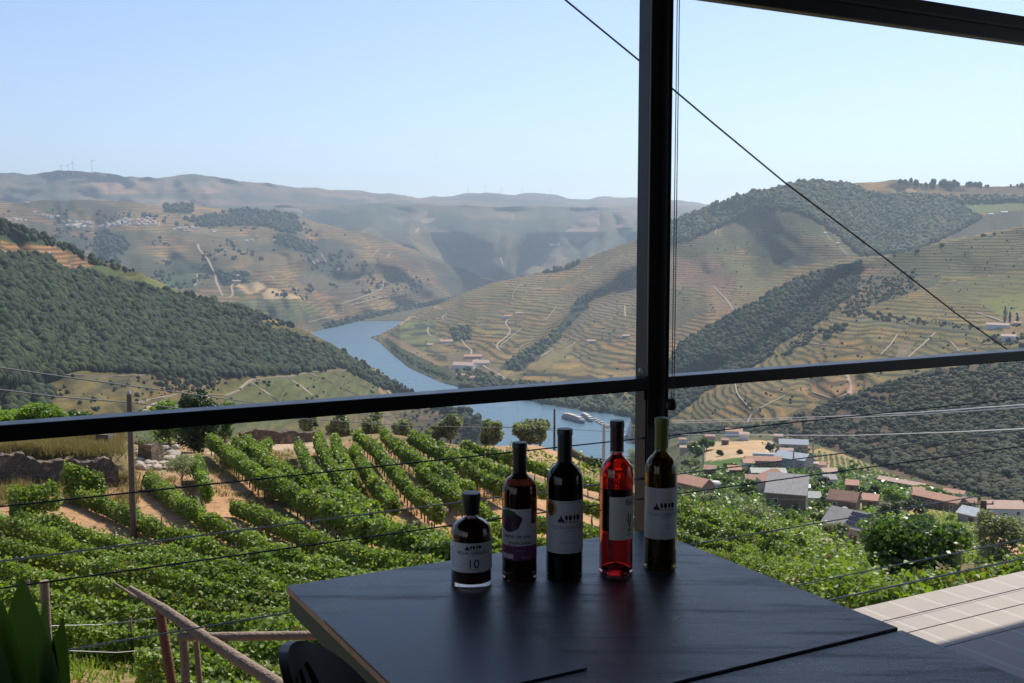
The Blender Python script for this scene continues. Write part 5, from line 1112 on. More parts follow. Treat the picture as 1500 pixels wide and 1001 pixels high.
WL = {'white': simple('white_render', (.72, .70, .66), .9, .2, 1.2), 'stone': simple('schist_wall', (.17, .14, .11), .95, .5, 2.0, bump=.5), 'pink': simple('pinkish_render', (.50, .36, .30), .9, .25, 1.2), 'brick': simple('brick_wall', (.30, .17, .12), .95, .35, 2.0), 'grey': simple('grey_render', (.33, .32, .31), .9, .25, 1.2)}
M_PANE = simple('window_pane', (.035, .04, .05), .25, .2, 3); M_DOOR = simple('painted_door', (.10, .07, .05), .7, .2, 3); M_FRAME = simple('window_frame', (.55, .53, .5), .7, .1, 3)
def house(loc, w, d, h, roof, wall, rot, label, group=None, rh=None, kind='gable', detail=True, name='house', cat='house', chimney=False, nwin=None, panels=False):
    root = empty(name, loc, rot); tag(root, label, cat, group)
    rh = (d * .24 if rh is None else rh); ov = .35
    m = MB(); m.box((0, 0, (h - 3) / 2), (w, d, h + 3))
    if kind == 'gable':
        m.add([(-w / 2, -d / 2, h + .001), (-w / 2, d / 2, h + .001), (-w / 2, 0, h + rh), (w / 2, -d / 2, h + .001), (w / 2, d / 2, h + .001), (w / 2, 0, h + rh)], [(0, 2, 1), (3, 4, 5), (0, 3, 5, 2), (1, 2, 5, 4), (0, 1, 4, 3)])
    m.build('wall', WL[wall], root)
    m = MB(); t = .16; a, b = w / 2 + ov, d / 2 + ov
    if kind == 'gable':
        e = rh * ov / (d / 2); pr = [(-b, h - e + .05), (0, h + rh + .05), (b, h - e + .05), (b, h - e + .05 + t), (0, h + rh + .05 + t), (-b, h - e + .05 + t)]
        v = [(-a, y, z) for y, z in pr] + [(a, y, z) for y, z in pr]; m.add(v, [(0, 1, 4, 5), (1, 2, 3, 4), (6, 11, 10, 7), (7, 10, 9, 8), (0, 6, 7, 1), (1, 7, 8, 2), (2, 8, 9, 3), (3, 9, 10, 4), (4, 10, 11, 5), (5, 11, 6, 0)])
    elif kind == 'shed':
        v = [(-a, -b, h + .03), (a, -b, h + .03), (a, b, h + rh), (-a, b, h + rh)]; v += [(x, y, z + t) for x, y, z in v]; m.add(v, [(3, 2, 1, 0), (4, 5, 6, 7), (0, 1, 5, 4), (1, 2, 6, 5), (2, 3, 7, 6), (3, 0, 4, 7)])
        mm = MB(); mm.add([(-w / 2, -d / 2 + .01, h), (-w / 2, d / 2 - .01, h), (-w / 2, d / 2 - .01, h + rh * .97), (w / 2, -d / 2 + .01, h), (w / 2, d / 2 - .01, h), (w / 2, d / 2 - .01, h + rh * .97)], [(0, 2, 1), (3, 4, 5), (0, 3, 5, 2), (1, 2, 5, 4)]); mm.build('gable_wall', WL[wall], root)
    else:
        e = rh; v = [(-a, -b, h), (a, -b, h), (a, b, h), (-a, b, h), (-a + min(b, a * .8), 0, h + e), (a - min(b, a * .8), 0, h + e)]
        m.add(v, [(0, 1, 5, 4), (1, 2, 5), (2, 3, 4, 5), (3, 0, 4), (3, 2, 1, 0)])
    ro = m.build('roof', RF[roof], root)
    if chimney: m = MB(); m.box((w * .22, d * .1, h + rh + .35), (.7, .7, 1.5)); m.box((w * .22, d * .1, h + rh + 1.18), (.9, .9, .12)); m.build('chimney', WL['white'], ro)
    if detail:
        n = nwin if nwin is not None else max(1, int(w / 3.2))
        for s in (-1, 1):
            for k in range(n):
                x = -w / 2 + (k + .5) * w / n
                if k == n // 2 and s == -1:
                    m = MB(); m.box((x, s * (d / 2 + .03), 1.05), (1.1, .06, 2.1)); m.build('door', M_DOOR, root); continue
                m = MB(); m.box((x, s * (d / 2 + .02), h * .58), (1.1, .06, 1.2)); wi = m.build('window', M_FRAME, root); m = MB(); m.box((x, s * (d / 2 + .04), h * .58), (.84, .05, .94)); m.build('pane', M_PANE, wi)
    if panels:
        for k in range(3):
            y0 = -b + .5 + k * (b - .6) / 3; y1 = y0 + (b - .6) / 3 * .62; sl = (rh) / (d / 2); z = lambda y: h + rh + .05 + t + .10 + y * sl
            m = MB(); x0, x1 = w * .02, w * .48; v = [(x0, y0, z(y0)), (x1, y0, z(y0)), (x1, y1, z(y1)), (x0, y1, z(y1))]; v += [(p, q, r + .06) for p, q, r in v]; m.add(v, [(3, 2, 1, 0), (4, 5, 6, 7), (0, 1, 5, 4), (1, 2, 6, 5), (2, 3, 7, 6), (3, 0, 4, 7)]); m.build('solar_panel', M_PANE, root)
    return root
def face(loc, extra=0.0):
    return -math.atan2(loc[0], loc[1]) + extra
def house_px(px, py, wpx, hm, roof, wall, label, dep=.6, turn=0.0, layer=None, r=None, **k):
    if layer is not None:
        q = layer.at(px, py)[0]
        if np.isnan(q[0]): print('house missed', label); return
        loc = Vector(q)
    else:
        if r: q = P(px, py, r); loc = Vector((q[0], q[1], gz(q[0], q[1])))
        else: loc = hit(px, py, 30)
        if loc is None: print('house missed', label); return
    rr = math.hypot(loc.x, loc.y); w = wpx / F * rr / max(.5, math.cos(turn)); d = max(4.5, w * dep)
    return house(loc + Vector((loc.x / rr * d / 2, loc.y / rr * d / 2, .1)), w, d, hm, roof, wall, face(loc, turn), label, **k)
GV = 'buildings of the village below'
V_ = [
 (1162, 663, 40, 5, 'white', 'pink', 'long white roofed warehouse beyond the bare yellow field', dict(dep=.35, turn=.05, kind='gable', rh=2.5)),
 (1162, 688, 42, 5, 'blue', 'grey', 'shed with pale blue grey roof in the middle of the village', dict(dep=.6, turn=-.45, rh=2.5)),
 (1186, 689, 22, 3.5, 'grey', 'grey', 'low dark annex right of the pale blue grey shed', dict(dep=.5, kind='flat', rh=.4)),
 (1117, 688, 50, 3.4, 'terra', 'brick', 'long low orange tiled building left of the pale blue grey shed', dict(dep=.22, turn=.12, rh=1.3)),
 (1122, 675, 38, 3.6, 'grey', 'white', 'flat grey roofed building with a white wall behind the long orange one', dict(dep=.3, kind='flat', rh=.4)),
 (1152, 668, 18, 3, 'pink', 'brick', 'small reddish block in front of the white roofed warehouse', dict(dep=.5)),
 (1124, 706, 48, 3.0, 'pale', 'grey', 'building with pale greenish cement roof behind the big orange roof', dict(dep=.5, turn=.2, rh=1.0)),
 (1133, 728, 40, 4.5, 'terra', 'pink', 'house with bright orange hipped roof in the village centre', dict(dep=.9, kind='hip', rh=3.0, turn=.3)),
 (1152, 750, 56, 4.0, 'grey', 'stone', 'large grey roofed stone barn in front of the orange roofed house', dict(dep=.62, turn=-.10, kind='shed', rh=3.6)),
 (1176, 728, 18, 2.8, 'white', 'grey', 'tiny white roofed lean-to shining beside the grey barn', dict(dep=.6, kind='flat', rh=.4)),
 (1236, 751, 38, 3.0, 'brown', 'stone', 'stone house with a reddish brown roof near the rubble heap', dict(dep=.6, turn=-.25, rh=1.8)),
 (1248, 806, 56, 3.2, 'grey', 'grey', 'grey metal roofed building with dark solar panels', dict(r=172, dep=.75, turn=-.55, panels=True, rh=2.0)),
 (1375, 748, 58, 3.0, 'terra', 'stone', 'long narrow orange roof beside the far wire pole', dict(dep=.16, turn=-.55, rh=1.2)),
 (1322, 718, 60, 2.8, 'pink', 'stone', 'long low faded pink roof beneath the vineyard strip', dict(dep=.16, turn=-.5, rh=1.0)),
 (1398, 733, 26, 3.0, 'terra', 'white', 'small orange roofed cottage above the long narrow roof', dict(dep=.5, turn=-.3)),
 (1466, 762, 48, 3.4, 'pink', 'white', 'white house with faded pink roof right of the pole', dict(dep=.6, turn=.35)),
 (1430, 775, 34, 2.6, 'blue', 'grey', 'bluish roofed shed just left of the pole', dict(dep=.6, turn=-.5)),
 (1462, 786, 26, 2.2, 'white', 'white', 'low white roofed shelter below the pink roofed white house', dict(dep=.5, turn=-.3, kind='flat', rh=.3)),
 (1388, 722, 14, 2.6, 'white', 'grey', 'tiny pale shed above the small orange cottage', dict(dep=.6)),
 (1480, 716, 18, 2.6, 'white', 'white', 'small white cabin at the foot of the dark scrub slope', dict(dep=.5)),
 (1015, 736, 42, 3.4, 'terra', 'stone', 'old stone house with orange roof just right of the green bottle', dict(r=250, dep=.5, turn=-.7, rh=1.4)),
 (1248, 724, 16, 2.8, 'terra', 'brick', 'little orange roofed hut among the village trees', dict(dep=.6)),
 (1213, 703, 20, 3, 'pink', 'grey', 'small faded roof right of the low dark annex', dict(dep=.5, turn=.3)),
]
for q_ in [(1095, 690, 14, 3, 'terra', 'white', 'small orange roof above the small green field'), (1204, 690, 12, 3, 'terra', 'white', 'tiny orange roof right of the slim concrete pole'), (1190, 744, 18, 2.6, 'pale', 'stone', 'small pale roofed outbuilding touching the right end of the grey barn'), (1214, 716, 16, 3, 'grey', 'white', 'small grey roofed white house above the reddish brown roof'), (1100, 716, 16, 2.8, 'brown', 'stone', 'small brown roofed store left of the hipped orange roof'),
  (1075, 700, 18, 2.8, 'terra', 'stone', 'little orange roofed store below the green field'), (1275, 748, 20, 2.6, 'terra', 'stone', 'narrow orange roofed store beside the dark round trees'), (1345, 733, 14, 2.6, 'terra', 'white', 'small orange roof left of the long narrow one'), (1420, 748, 16, 2.6, 'brown', 'grey', 'little brown roof squeezed behind the long narrow orange one'), (1492, 748, 24, 3, 'terra', 'white', 'orange roofed house at the right edge of the village'), (1135, 684, 14, 3, 'white', 'white', 'white walled hut at the left end of the pale blue shed'), (1062, 652, 10, 3, 'brown', 'stone', 'tiny brown barn inside the bare yellow field'), (1040, 700, 16, 3, 'brown', 'stone', 'small brown roofed house right of the green bottle label')]: V_.append(q_ + (dict(dep=.6, turn=.3 * math.sin(q_[0])),))
for px, py, w, h, r_, wl_, lab, kw in V_: house_px(px, py, w, h, r_, wl_, lab, group=GV, **kw)
GR_ = 'small houses of the riverside hamlet'
for px, py, w, r_, wl_, lab in [(1040, 647, 14, 'terra', 'pink', 'pinkish house at the left end of the bare yellow field'), (1075, 640, 24, 'terra', 'white', 'widest orange roof above the bare yellow field'), (1090, 645, 14, 'pink', 'white', 'small pink roof above the yellow field, right of the widest one'), (1015, 656, 12, 'terra', 'white', 'small house right beside the green bottle neck'),
    (1003, 664, 14, 'pink', 'pink', 'pink house low beside the green bottle shoulder'), (1000, 650, 10, 'terra', 'white', 'tiny orange roof in the hamlet near the green capsule'), (1140, 648, 12, 'pink', 'pink', 'little pink building left of the white warehouse')]:
    house_px(px, py, w, 4.0, r_, wl_, lab, group=GR_, dep=.6, detail=False)
GQ = 'farmhouses on the terraced hillside'
for px, py, w, h, r_, wl_, lab, kw in [
    (680, 541, 30, 9, 'pink', 'white', 'long white manor by the river with faded roofs', dict(dep=.5, turn=-.35, nwin=8)), (705, 536, 24, 7, 'pink', 'white', 'second wing of the riverside manor, set behind the long one', dict(dep=.6, turn=-.2)), (693, 526, 26, 6, 'terra', 'pink', 'red roofed outbuilding above the riverside manor', dict(dep=.4)),
    (675, 553, 13, 5, 'terra', 'white', 'red roofed cottage between manor and water', dict(dep=.6)), (694, 556, 22, 4, 'terra', 'white', 'low row of red roofs at the water below the manor', dict(dep=.3, turn=-.2)), (654, 503, 18, 5, 'terra', 'white', 'bright orange roofed villa on the hill tip', dict(dep=.6)), (630, 507, 9, 4, 'pink', 'white', 'small pink roofed hut left of the orange villa', dict(dep=.6)),
    (744, 466, 12, 6, 'terra', 'white', 'white farmhouse with red roof where two tracks meet', dict(dep=.6)), (760, 461, 11, 5, 'terra', 'white', 'red roofed barn right of the white farmhouse', dict(dep=.5)), (866, 503, 13, 6, 'terra', 'white', 'white farmhouse on the terraces near the post', dict(dep=.6)), (917, 495, 11, 5, 'pink', 'pink', 'pinkish farm building closest to the post', dict(dep=.6)), (790, 425, 7, 5, 'pink', 'white', 'lone small white house high on the terraces', dict(dep=.6)),
    (1209, 344, 4, 6, 'white', 'white', 'upper white speck of a house on the vineyard spur', dict(dep=.7)), (1227, 359, 4, 6, 'white', 'white', 'lower white speck of a house on the vineyard spur', dict(dep=.7)), (1452, 316, 6, 5, 'white', 'white', 'left of two white sheds high on the right hill', dict(dep=.6)), (1471, 313, 8, 5, 'white', 'white', 'right of two white sheds high on the right hill', dict(dep=.5)), (865, 394, 2.5, 4, 'white', 'white', 'white speck near the top of the terraced ridge', dict(dep=.8))]:
    house_px(px, py, w, h, r_, wl_, lab, layer=L_D, group=GQ, **kw)
for px, py, w, h, r_, wl_, lab, kw in [(1462, 481, 28, 5, 'pink', 'white', 'long white farm building above the handrail at the right edge', dict(dep=.35, turn=-.2)), (1477, 501, 18, 8, 'pink', 'white', 'tall white farmhouse just above the handrail at right', dict(dep=.6)), (1490, 477, 10, 4, 'terra', 'pink', 'small orange roof beside the cypresses', dict(dep=.6))]:
    house_px(px, py, w, h, r_, wl_, lab, layer=L_E, group=GQ, **kw)
house_px(70, 375, 7, 4, 'white', 'white', 'white hut at the top of the left wooded hill', layer=L_G, dep=.6)
GB = 'houses of the far hillside village'; GBL = 'tiny pale house with a reddish roof in the far hillside village'
rb = np.random.default_rng(5); n_h = 0
for (x0, x1, y0, y1, n), where in zip([(50, 65, 312, 317, 3), (95, 112, 330, 334, 6), (93, 137, 325, 335, 20), (65, 88, 317, 322, 7), (145, 205, 324, 334, 16), (178, 232, 322, 332, 24), (205, 232, 320, 330, 10), (250, 292, 334, 338, 10), (300, 318, 339, 343, 4), (20, 40, 322, 326, 5), (25, 60, 297, 300, 2), (375, 440, 345, 356, 3), (340, 372, 352, 357, 3), (455, 465, 383, 386, 2), (620, 632, 413, 417, 2), (485, 500, 396, 400, 2)], ['at the far left upper corner of the far village', 'standing apart left of the white farm row', 'in the upper left cluster of the far village', 'on the slope above the left cluster', 'in the scattered middle part of the far village', 'in the densest right cluster of the far village', 'at the right end of the densest cluster', 'along the row trailing right of the village', 'at the very end of the trailing row', 'beside the pale quarry at the left edge', 'on the skyline above the far village', 'in the fields right of the far village', 'on the bare slope below the trailing row', 'on the spur above the upstream river', 'near the tip of the far spur', 'by the winding track above the far bank']):
    for k in range(n):
        px = rb.uniform(x0, x1); py = rb.uniform(y0, y1); q = L_B.at(px, py)[0]
        if np.isnan(q[0]): continue
        house(Vector(q), rb.uniform(9, 17), rb.uniform(8, 12), rb.uniform(4.5, 8), rb.choice(['terra', 'pink', 'terra', 'white']), rb.choice(['white', 'white', 'pink']), face(q, rb.uniform(-.6, .6)), 'tiny pale house ' + where, group=GB, detail=False); n_h += 1
for px, py, w, lab in [(349, 406, 17, 'upper of two long pink roofed farm sheds above the straw fields'), (346, 414, 14, 'lower of two long pink roofed farm sheds above the straw fields')]: house_px(px, py, w, 6, 'pink', 'pink', lab, layer=L_B, dep=.35, turn=.1)
for px, py, w, lab in [(646, 292, 10, 'left pale hamlet speck on the far plateau'), (660, 294, 8, 'right pale hamlet speck on the far plateau'), (812, 360, 14, 'long pale roof far away in the hazy valley')]: house_px(px, py, w, 8, 'white', 'white', lab, layer=L_C, dep=.4, detail=False)

# ---------------------------------------------------------------- tracks and roads draped on the hills
M_ROAD = simple('pale_track', (.30, .235, .165), .95, .25, .05); M_TRACK = simple('earth_track', (.36, .24, .15), .95, .3, .05)
def road(line, width, layer, name='dirt_road', mat=None, lift=.8, closed=False):
    pts = []
    for (x1, y1), (x2, y2) in zip(line[:-1], line[1:]):
        n = max(1, int(math.hypot(x2 - x1, y2 - y1) / 2.5))
        for k in range(n): pts.append((x1 + (x2 - x1) * k / n, y1 + (y2 - y1) * k / n))
    pts.append(line[-1]); pts = np.array(pts, float)
    for _ in range(3): pts[1:-1] = (pts[:-2] + 2 * pts[1:-1] + pts[2:]) / 4
    if layer is None:
        q = [hit(x, y, 30) for x, y in pts]; q = np.array([p for p in q if p is not None])
    else:
        q = layer.at(pts[:, 0], pts[:, 1]); q = q[~np.isnan(q[:, 0])]
    if len(q) < 2: return
    t = np.gradient(q[:, :2], axis=0); t /= np.linalg.norm(t, axis=1)[:, None] + 1e-9; nrm = np.stack([-t[:, 1], t[:, 0]], -1)
    w = width * .72 * (.85 + .3 * vnoise(np.arange(len(q)) / 3.0, np.zeros(len(q)), 4))[:, None] / 2
    a = q.copy(); b = q.copy(); a[:, :2] += nrm * w; b[:, :2] -= nrm * w; a[:, 2] += lift; b[:, 2] += lift
    v = np.concatenate([a, b, a - [0, 0, 3], b - [0, 0, 3]]); n = len(q); i = np.arange(n - 1)
    f = np.concatenate([np.stack([i, i + 1, n + i + 1, n + i], -1), np.stack([i, 2 * n + i, 2 * n + i + 1, i + 1], -1), np.stack([n + i, n + i + 1, 3 * n + i + 1, 3 * n + i], -1)])
    tag(mesh_np(name, v, f, mat or M_ROAD), kind='structure')
for l, w in [([(668, 493), (676, 497), (682, 508), (692, 513), (689, 520), (700, 528), (710, 538), (728, 547), (740, 555)], 7), ([(637, 452), (637, 446), (641, 452), (649, 455)], 6), ([(654, 460), (646, 465), (649, 469), (662, 474), (690, 478), (720, 482)], 5), ([(627, 480), (625, 487), (633, 494), (642, 495)], 6), ([(744, 468), (739, 474), (749, 484), (742, 494), (730, 502), (726, 510), (734, 514)], 6),
    ([(700, 512), (735, 505), (765, 480), (800, 468), (815, 450)], 3), ([(915, 448), (916, 464)], 6), ([(792, 523), (808, 512), (832, 510), (845, 500), (870, 500), (920, 495)], 5), ([(830, 392), (800, 400)], 3), ([(1072, 282), (1046, 345), (1060, 333)], 4), ([(1210, 344), (1222, 355), (1240, 372)], 6), ([(1380, 345), (1410, 328), (1440, 315), (1480, 310), (1500, 309)], 5),
    ([(1045, 420), (1065, 440), (1075, 455)], 6), ([(764, 415), (750, 430), (752, 438)], 3)]: road(l, w, L_D)
for l, w in [([(1092, 456), (1110, 445), (1128, 436), (1140, 428)], 5), ([(1150, 498), (1200, 505), (1260, 512)], 5), ([(1240, 548), (1246, 565), (1244, 578)], 7), ([(1075, 555), (1080, 578), (1100, 600)], 2.6), ([(1095, 620), (1102, 605), (1118, 596), (1150, 580)], 4), ([(1325, 530), (1340, 515), (1352, 505), (1370, 488)], 4), ([(1290, 520), (1305, 505), (1315, 490)], 3), ([(1430, 458), (1460, 468), (1475, 474), (1500, 478)], 5),
    ([(1400, 515), (1440, 505), (1475, 505), (1500, 500)], 5), ([(1360, 500), (1392, 500), (1405, 515)], 2.5), ([(1190, 575), (1220, 585), (1246, 576)], 3)]: road(l, w, L_E)
for l, w in [([(280, 598), (255, 590)], 5), ([(205, 606), (225, 592), (243, 588)], 5), ([(350, 570), (368, 556), (420, 552), (470, 543), (530, 541), (545, 536)], 7), ([(366, 560), (388, 574), (410, 590)], 4), ([(412, 549), (440, 565), (458, 580)], 4), ([(450, 545), (490, 564), (525, 580)], 4), ([(490, 548), (520, 562), (545, 572)], 3), ([(545, 536), (556, 548), (560, 565), (575, 580)], 6),
    ([(95, 550), (170, 552), (232, 548)], 4), ([(200, 590), (260, 578), (330, 580), (350, 572)], 4), ([(75, 376), (82, 388), (92, 397)], 5), ([(366, 473), (382, 468), (390, 459)], 5), ([(140, 408), (160, 410), (195, 418)], 3)]: road(l, w, L_G)
for l, w in [([(290, 358), (291, 366), (303, 378), (308, 388), (316, 402), (316, 412), (322, 425), (326, 434)], 12), ([(335, 437), (342, 432), (338, 420), (340, 416), (352, 414)], 11), ([(285, 420), (291, 408), (288, 402)], 9), ([(450, 473), (475, 467), (504, 458)], 10), ([(492, 448), (515, 441), (545, 430), (560, 424), (562, 412)], 12), ([(520, 446), (555, 437), (596, 432)], 11), ([(568, 377), (570, 371), (580, 369)], 9), ([(555, 366), (545, 375)], 8), ([(595, 407), (600, 396)], 8), ([(315, 375), (332, 366)], 6), ([(470, 372), (478, 384)], 7), ([(395, 405), (401, 409)], 9), ([(60, 345), (100, 344), (140, 341)], 9)]: road(l, w, L_B, lift=2)
for l, w in [([(616, 320), (613, 335), (608, 342)], 12), ([(605, 352), (606, 362)], 10), ([(733, 378), (737, 390)], 10), ([(746, 385), (748, 400)], 12), ([(812, 360), (835, 361)], 10)]: road(l, w, L_C, lift=3)
for l, w in [([(1330, 666), (1352, 672), (1390, 688), (1420, 702), (1432, 712)], 4), ([(1460, 528), (1480, 536), (1500, 542)], 5), ([(1190, 640), (1210, 610), (1240, 590)], 3)]: road(l, w, L_F)
for l, w, nm in [([(1128, 646), (1131, 660), (1138, 676)], 6, 'road'), ([(1188, 800), (1192, 775), (1188, 745)], 4, 'dirt_road'), ([(1000, 700), (1012, 692), (1020, 680)], 4, 'dirt_road'), ([(1280, 792), (1290, 770), (1275, 752)], 2, 'dirt_road')]: road(l, w, None, nm, lift=.25)

# ---------------------------------------------------------------- valley trees, garden walls, field rows
VT = np.random.default_rng(9)
TREES = [(1020, 668, 26, 20, 'green'), (1035, 660, 24, 20, 'green'), (1012, 690, 30, 20, 'olive'), (1055, 668, 10, 8, 'dark'), (1084, 665, 8, 6, 'dark'), (1060, 716, 30, 20, 'green'), (1095, 728, 34, 26, 'green'), (1128, 664, 12, 14, 'dark'), (1150, 706, 22, 14, 'dark'), (1100, 700, 30, 16, 'dark'), (1135, 698, 26, 14, 'dark'), (1205, 716, 26, 16, 'dark'), (1192, 722, 18, 16, 'olive'),
    (1222, 735, 28, 22, 'green'), (1195, 752, 24, 20, 'green'), (1208, 748, 22, 20, 'dark'), (1200, 778, 26, 28, 'green'), (1218, 768, 14, 24, 'green'), (1267, 735, 28, 20, 'dark'), (1283, 728, 20, 16, 'dark'), (1310, 740, 40, 26, 'lime'), (1345, 724, 18, 14, 'lime'), (1340, 755, 40, 24, 'dark'), (1305, 758, 34, 22, 'dark'), (1372, 735, 30, 16, 'green'), (1430, 740, 16, 12, 'green'), (1456, 735, 24, 14, 'lime'), (1230, 700, 20, 14, 'green'), (1040, 745, 34, 20, 'olive'), (1110, 770, 70, 28, 'olive'),
    (1160, 772, 40, 22, 'green'), (1225, 800, 40, 34, 'olive'), (1480, 742, 30, 18, 'dark'), (1250, 690, 14, 10, 'green'), (1175, 712, 14, 10, 'dark'), (1005, 752, 26, 18, 'green'), (935, 690, 40, 34, 'olive'), (905, 700, 34, 20, 'green'), (870, 690, 30, 20, 'dark'), (985, 712, 30, 30, 'olive'), (1070, 690, 24, 12, 'green'), (1410, 748, 20, 14, 'dark'), (1290, 800, 30, 30, 'green'), (1500, 720, 30, 20, 'dark'), (1355, 770, 30, 16, 'green'), (1140, 780, 40, 16, 'green'), (1395, 770, 26, 14, 'lime')]
VTL = {}
MT = {'green': M_TREE, 'dark': M_DARKLEAF, 'olive': M_OLIVE, 'lime': M_LIME}; AD = {'green': 'mid green', 'dark': 'dark green', 'olive': 'grey green', 'lime': 'yellow green'}
near_of = lambda px, py: min(V_, key=lambda v: (v[0] - px) ** 2 + 4 * (v[1] - py) ** 2)
for i, (px, py, w, h, kk) in enumerate(TREES):
    hpt = hit(px, py, 30)
    if hpt is None: print('vtree', px, py); continue
    rr = math.hypot(hpt.x, hpt.y); v = near_of(px, py); side = 'left of' if px < v[0] - 6 else ('right of' if px > v[0] + 6 else ('in front of' if py > v[1] else 'behind'))
    words = ' '.join(v[6].split()[:9]); lab = '%s %s tree %s the %s' % ('broad' if w > 27 else 'small', AD[kk], side, words); lab = ' '.join(lab.split()[:14])
    if px < 1000: lab = ('%s tree seen right of the pink wine bottle' if px < 950 else '%s tree seen just beside the green bottle') % AD[kk]
    VTL.setdefault(lab, []).append(py)
    tr_ = tree('tree', hpt, h / F * rr * 1.0, w / 2 / F * rr, MT[kk], max(.22, rr * .0019), 1500, lab, 'tree', 'trees among the village houses', trunk_h=.15, clumps=10, seed=200 + i)
byl = {}
for o in list(COL.objects):
    if o.get('group') == 'trees among the village houses': byl.setdefault(o['label'], []).append(o)
for lab, os_ in byl.items():
    os_.sort(key=lambda o: -o.location.length)
    if len(os_) > 1:
        for o, w_ in zip(os_, ['farther', 'nearer'] if len(os_) == 2 else ['farthest', 'middle', 'nearest', 'very nearest', 'foremost']): o['label'] = w_ + ' ' + lab
for i, (px, py, w) in enumerate([(1472, 472, 5), (1479, 473, 3), (1490, 474, 3)]):
    q = L_E.at([px], [py])[0]
    if np.isnan(q[0]): continue
    root = empty('cypress', q); tag(root, ('tallest dark cypress by the white farm', 'middle slim cypress by the white farm', 'short cypress right of the white farm')[i], 'tree', 'cypresses beside the white farm')
    m = MB(); m.tube([(0, 0, -1), (0, 0, 4)], .4, 6); m.build('trunk', M_BARK, root)
    hh = (24, 17, 13)[i]; c = rng.normal(size=(900, 3)) * [1.3, 1.3, 0]; t_ = rng.random(900); c[:, :2] *= (np.sin(np.pi * np.clip(t_ * .9 + .1, 0, 1)) ** .7)[:, None] * w / 4; c[:, 2] = 1 + t_ * hh
    leaf_mesh('crown', c, 1.2, M_DARKLEAF, root, hexa=False)
# single trees on the terraces that stand apart
# garden scrub between the houses: uncountable small growth
def scrub(poly, n, r0, r1, label, mat):
    xs = [p[0] for p in poly]; ys = [p[1] for p in poly]; Q = []
    for _ in range(n * 2):
        px, py = VT.uniform(min(xs), max(xs)), VT.uniform(min(ys), max(ys))
        if inpoly([px], [py], poly)[0]:
            h = hit(px, py, 30)
            if h is not None: Q.append(h[:])
        if len(Q) >= n: break
    Q = np.array(Q); blobs('scrub', Q, VT.uniform(r0, r1, len(Q)), mat, label, 'shrubs', hi=False)
# --- leafy ground cover made of leaves
def cover(poly, n, size, lift, label, mat, rmin=20, name='ground_cover'):
    xs = [p[0] for p in poly]; ys = [p[1] for p in poly]; Q = []
    px = VT.uniform(min(xs), max(xs), n * 3); py = VT.uniform(min(ys), max(ys), n * 3); m = inpoly(px, py, poly) & (fbm(px / 9, py / 5, 5, 3) > -.25)
    for x, y in zip(px[m][:n], py[m][:n]):
        h = hit(x, y, rmin)
        if h is not None: Q.append((h.x, h.y, h.z))
    Q = np.array(Q); rr = np.hypot(Q[:, 0], Q[:, 1]); k = 5; c = np.repeat(Q, k, 0); s = np.repeat(rr, k) * size
    c += rng.normal(size=c.shape) * (s * 1.6)[:, None] * [1, 1, .5]; c[:, 2] += np.repeat(np.abs(rng.normal(size=len(Q))) * min(lift, 1) * .5, k)
    tag(leaf_mesh(name, c, s, mat, None, up=.4, hexa=False), label, 'undergrowth', kind='stuff')
cover([(990, 700), (1060, 690), (1110, 694), (1200, 694), (1260, 690), (1340, 712), (1340, 735), (1260, 735), (1190, 760), (1180, 779), (1100, 770), (1000, 745)], 2600, .0035, .9, 'mixed garden greenery between the village houses', M_TREE)
cover([(1180, 770), (1300, 745), (1330, 760), (1330, 830), (1290, 840), (1190, 790)], 900, .0032, .8, 'weedy greenery round the solar roofed building', M_LIME)
cover([(1340, 720), (1500, 730), (1500, 770), (1430, 745), (1350, 745)], 900, .0035, .8, 'green shrubs round the houses right of the pole', M_TREE)
cover([(1130, 640), (1190, 662), (1200, 700), (1100, 700), (1100, 688), (1135, 676)], 500, .0028, .5, 'hedges and gardens round the bare yellow field', M_DARKLEAF)
cover([(975, 690), (1000, 690), (1000, 740), (970, 740)], 200, .0035, .7, 'green shrubs behind the green bottle', M_TREE)
cover([(980, 745), (1100, 760), (1190, 782), (1290, 835), (1320, 900), (1240, 900), (1100, 830), (980, 800)], 5200, .0030, .8, 'low leafy undergrowth on the slope right of the table', M_VINE, 14)
cover([(860, 660), (950, 668), (960, 720), (880, 700), (840, 670)], 700, .0032, .8, 'green undergrowth at the river end of the knoll', M_TREE, 60)
cover([(0, 628), (240, 620), (340, 620), (350, 640), (240, 660), (190, 650)], 500, .0022, .9, 'dry grass and weeds round the old walls', M_LIME, 60)
M_STRAWL = leaf_mat('dry_grass', (.19, .14, .06), (.31, .24, .11), .2, .8)
def tufts(poly, n, h, label, mat, name='dry_grass'):
    xs = [p[0] for p in poly]; ys = [p[1] for p in poly]; px = VT.uniform(min(xs), max(xs), n * 3); py = VT.uniform(min(ys), max(ys), n * 3); m = inpoly(px, py, poly) & (fbm(px / 14, py / 6, 15, 3) > -.1); Q = []
    for x, y in zip(px[m][:n], py[m][:n]):
        g = hit(x, y, 18)
        if g is not None: Q.append(g[:])
    Q = np.repeat(np.array(Q), 9, 0); N = len(Q); Q[:, :2] += rng.normal(0, .14, (N, 2)); a = rng.random(N) * 6.28; w = .018 + .02 * rng.random(N); hh = h * (.5 + rng.random(N)); sd = np.stack([np.cos(a), np.sin(a), a * 0], -1) * w[:, None]
    tip = Q + np.stack([rng.normal(0, .12, N), rng.normal(0, .12, N), hh], -1); v = np.stack([Q - sd, Q + sd, tip], 1).reshape(-1, 3); f = np.arange(N * 3).reshape(-1, 3)
    tag(mesh_np(name, v, f, mat, attrs={'tint': np.repeat(rng.random(N), 3), 'dry': np.zeros(N * 3)}), label, 'grass', kind='stuff')
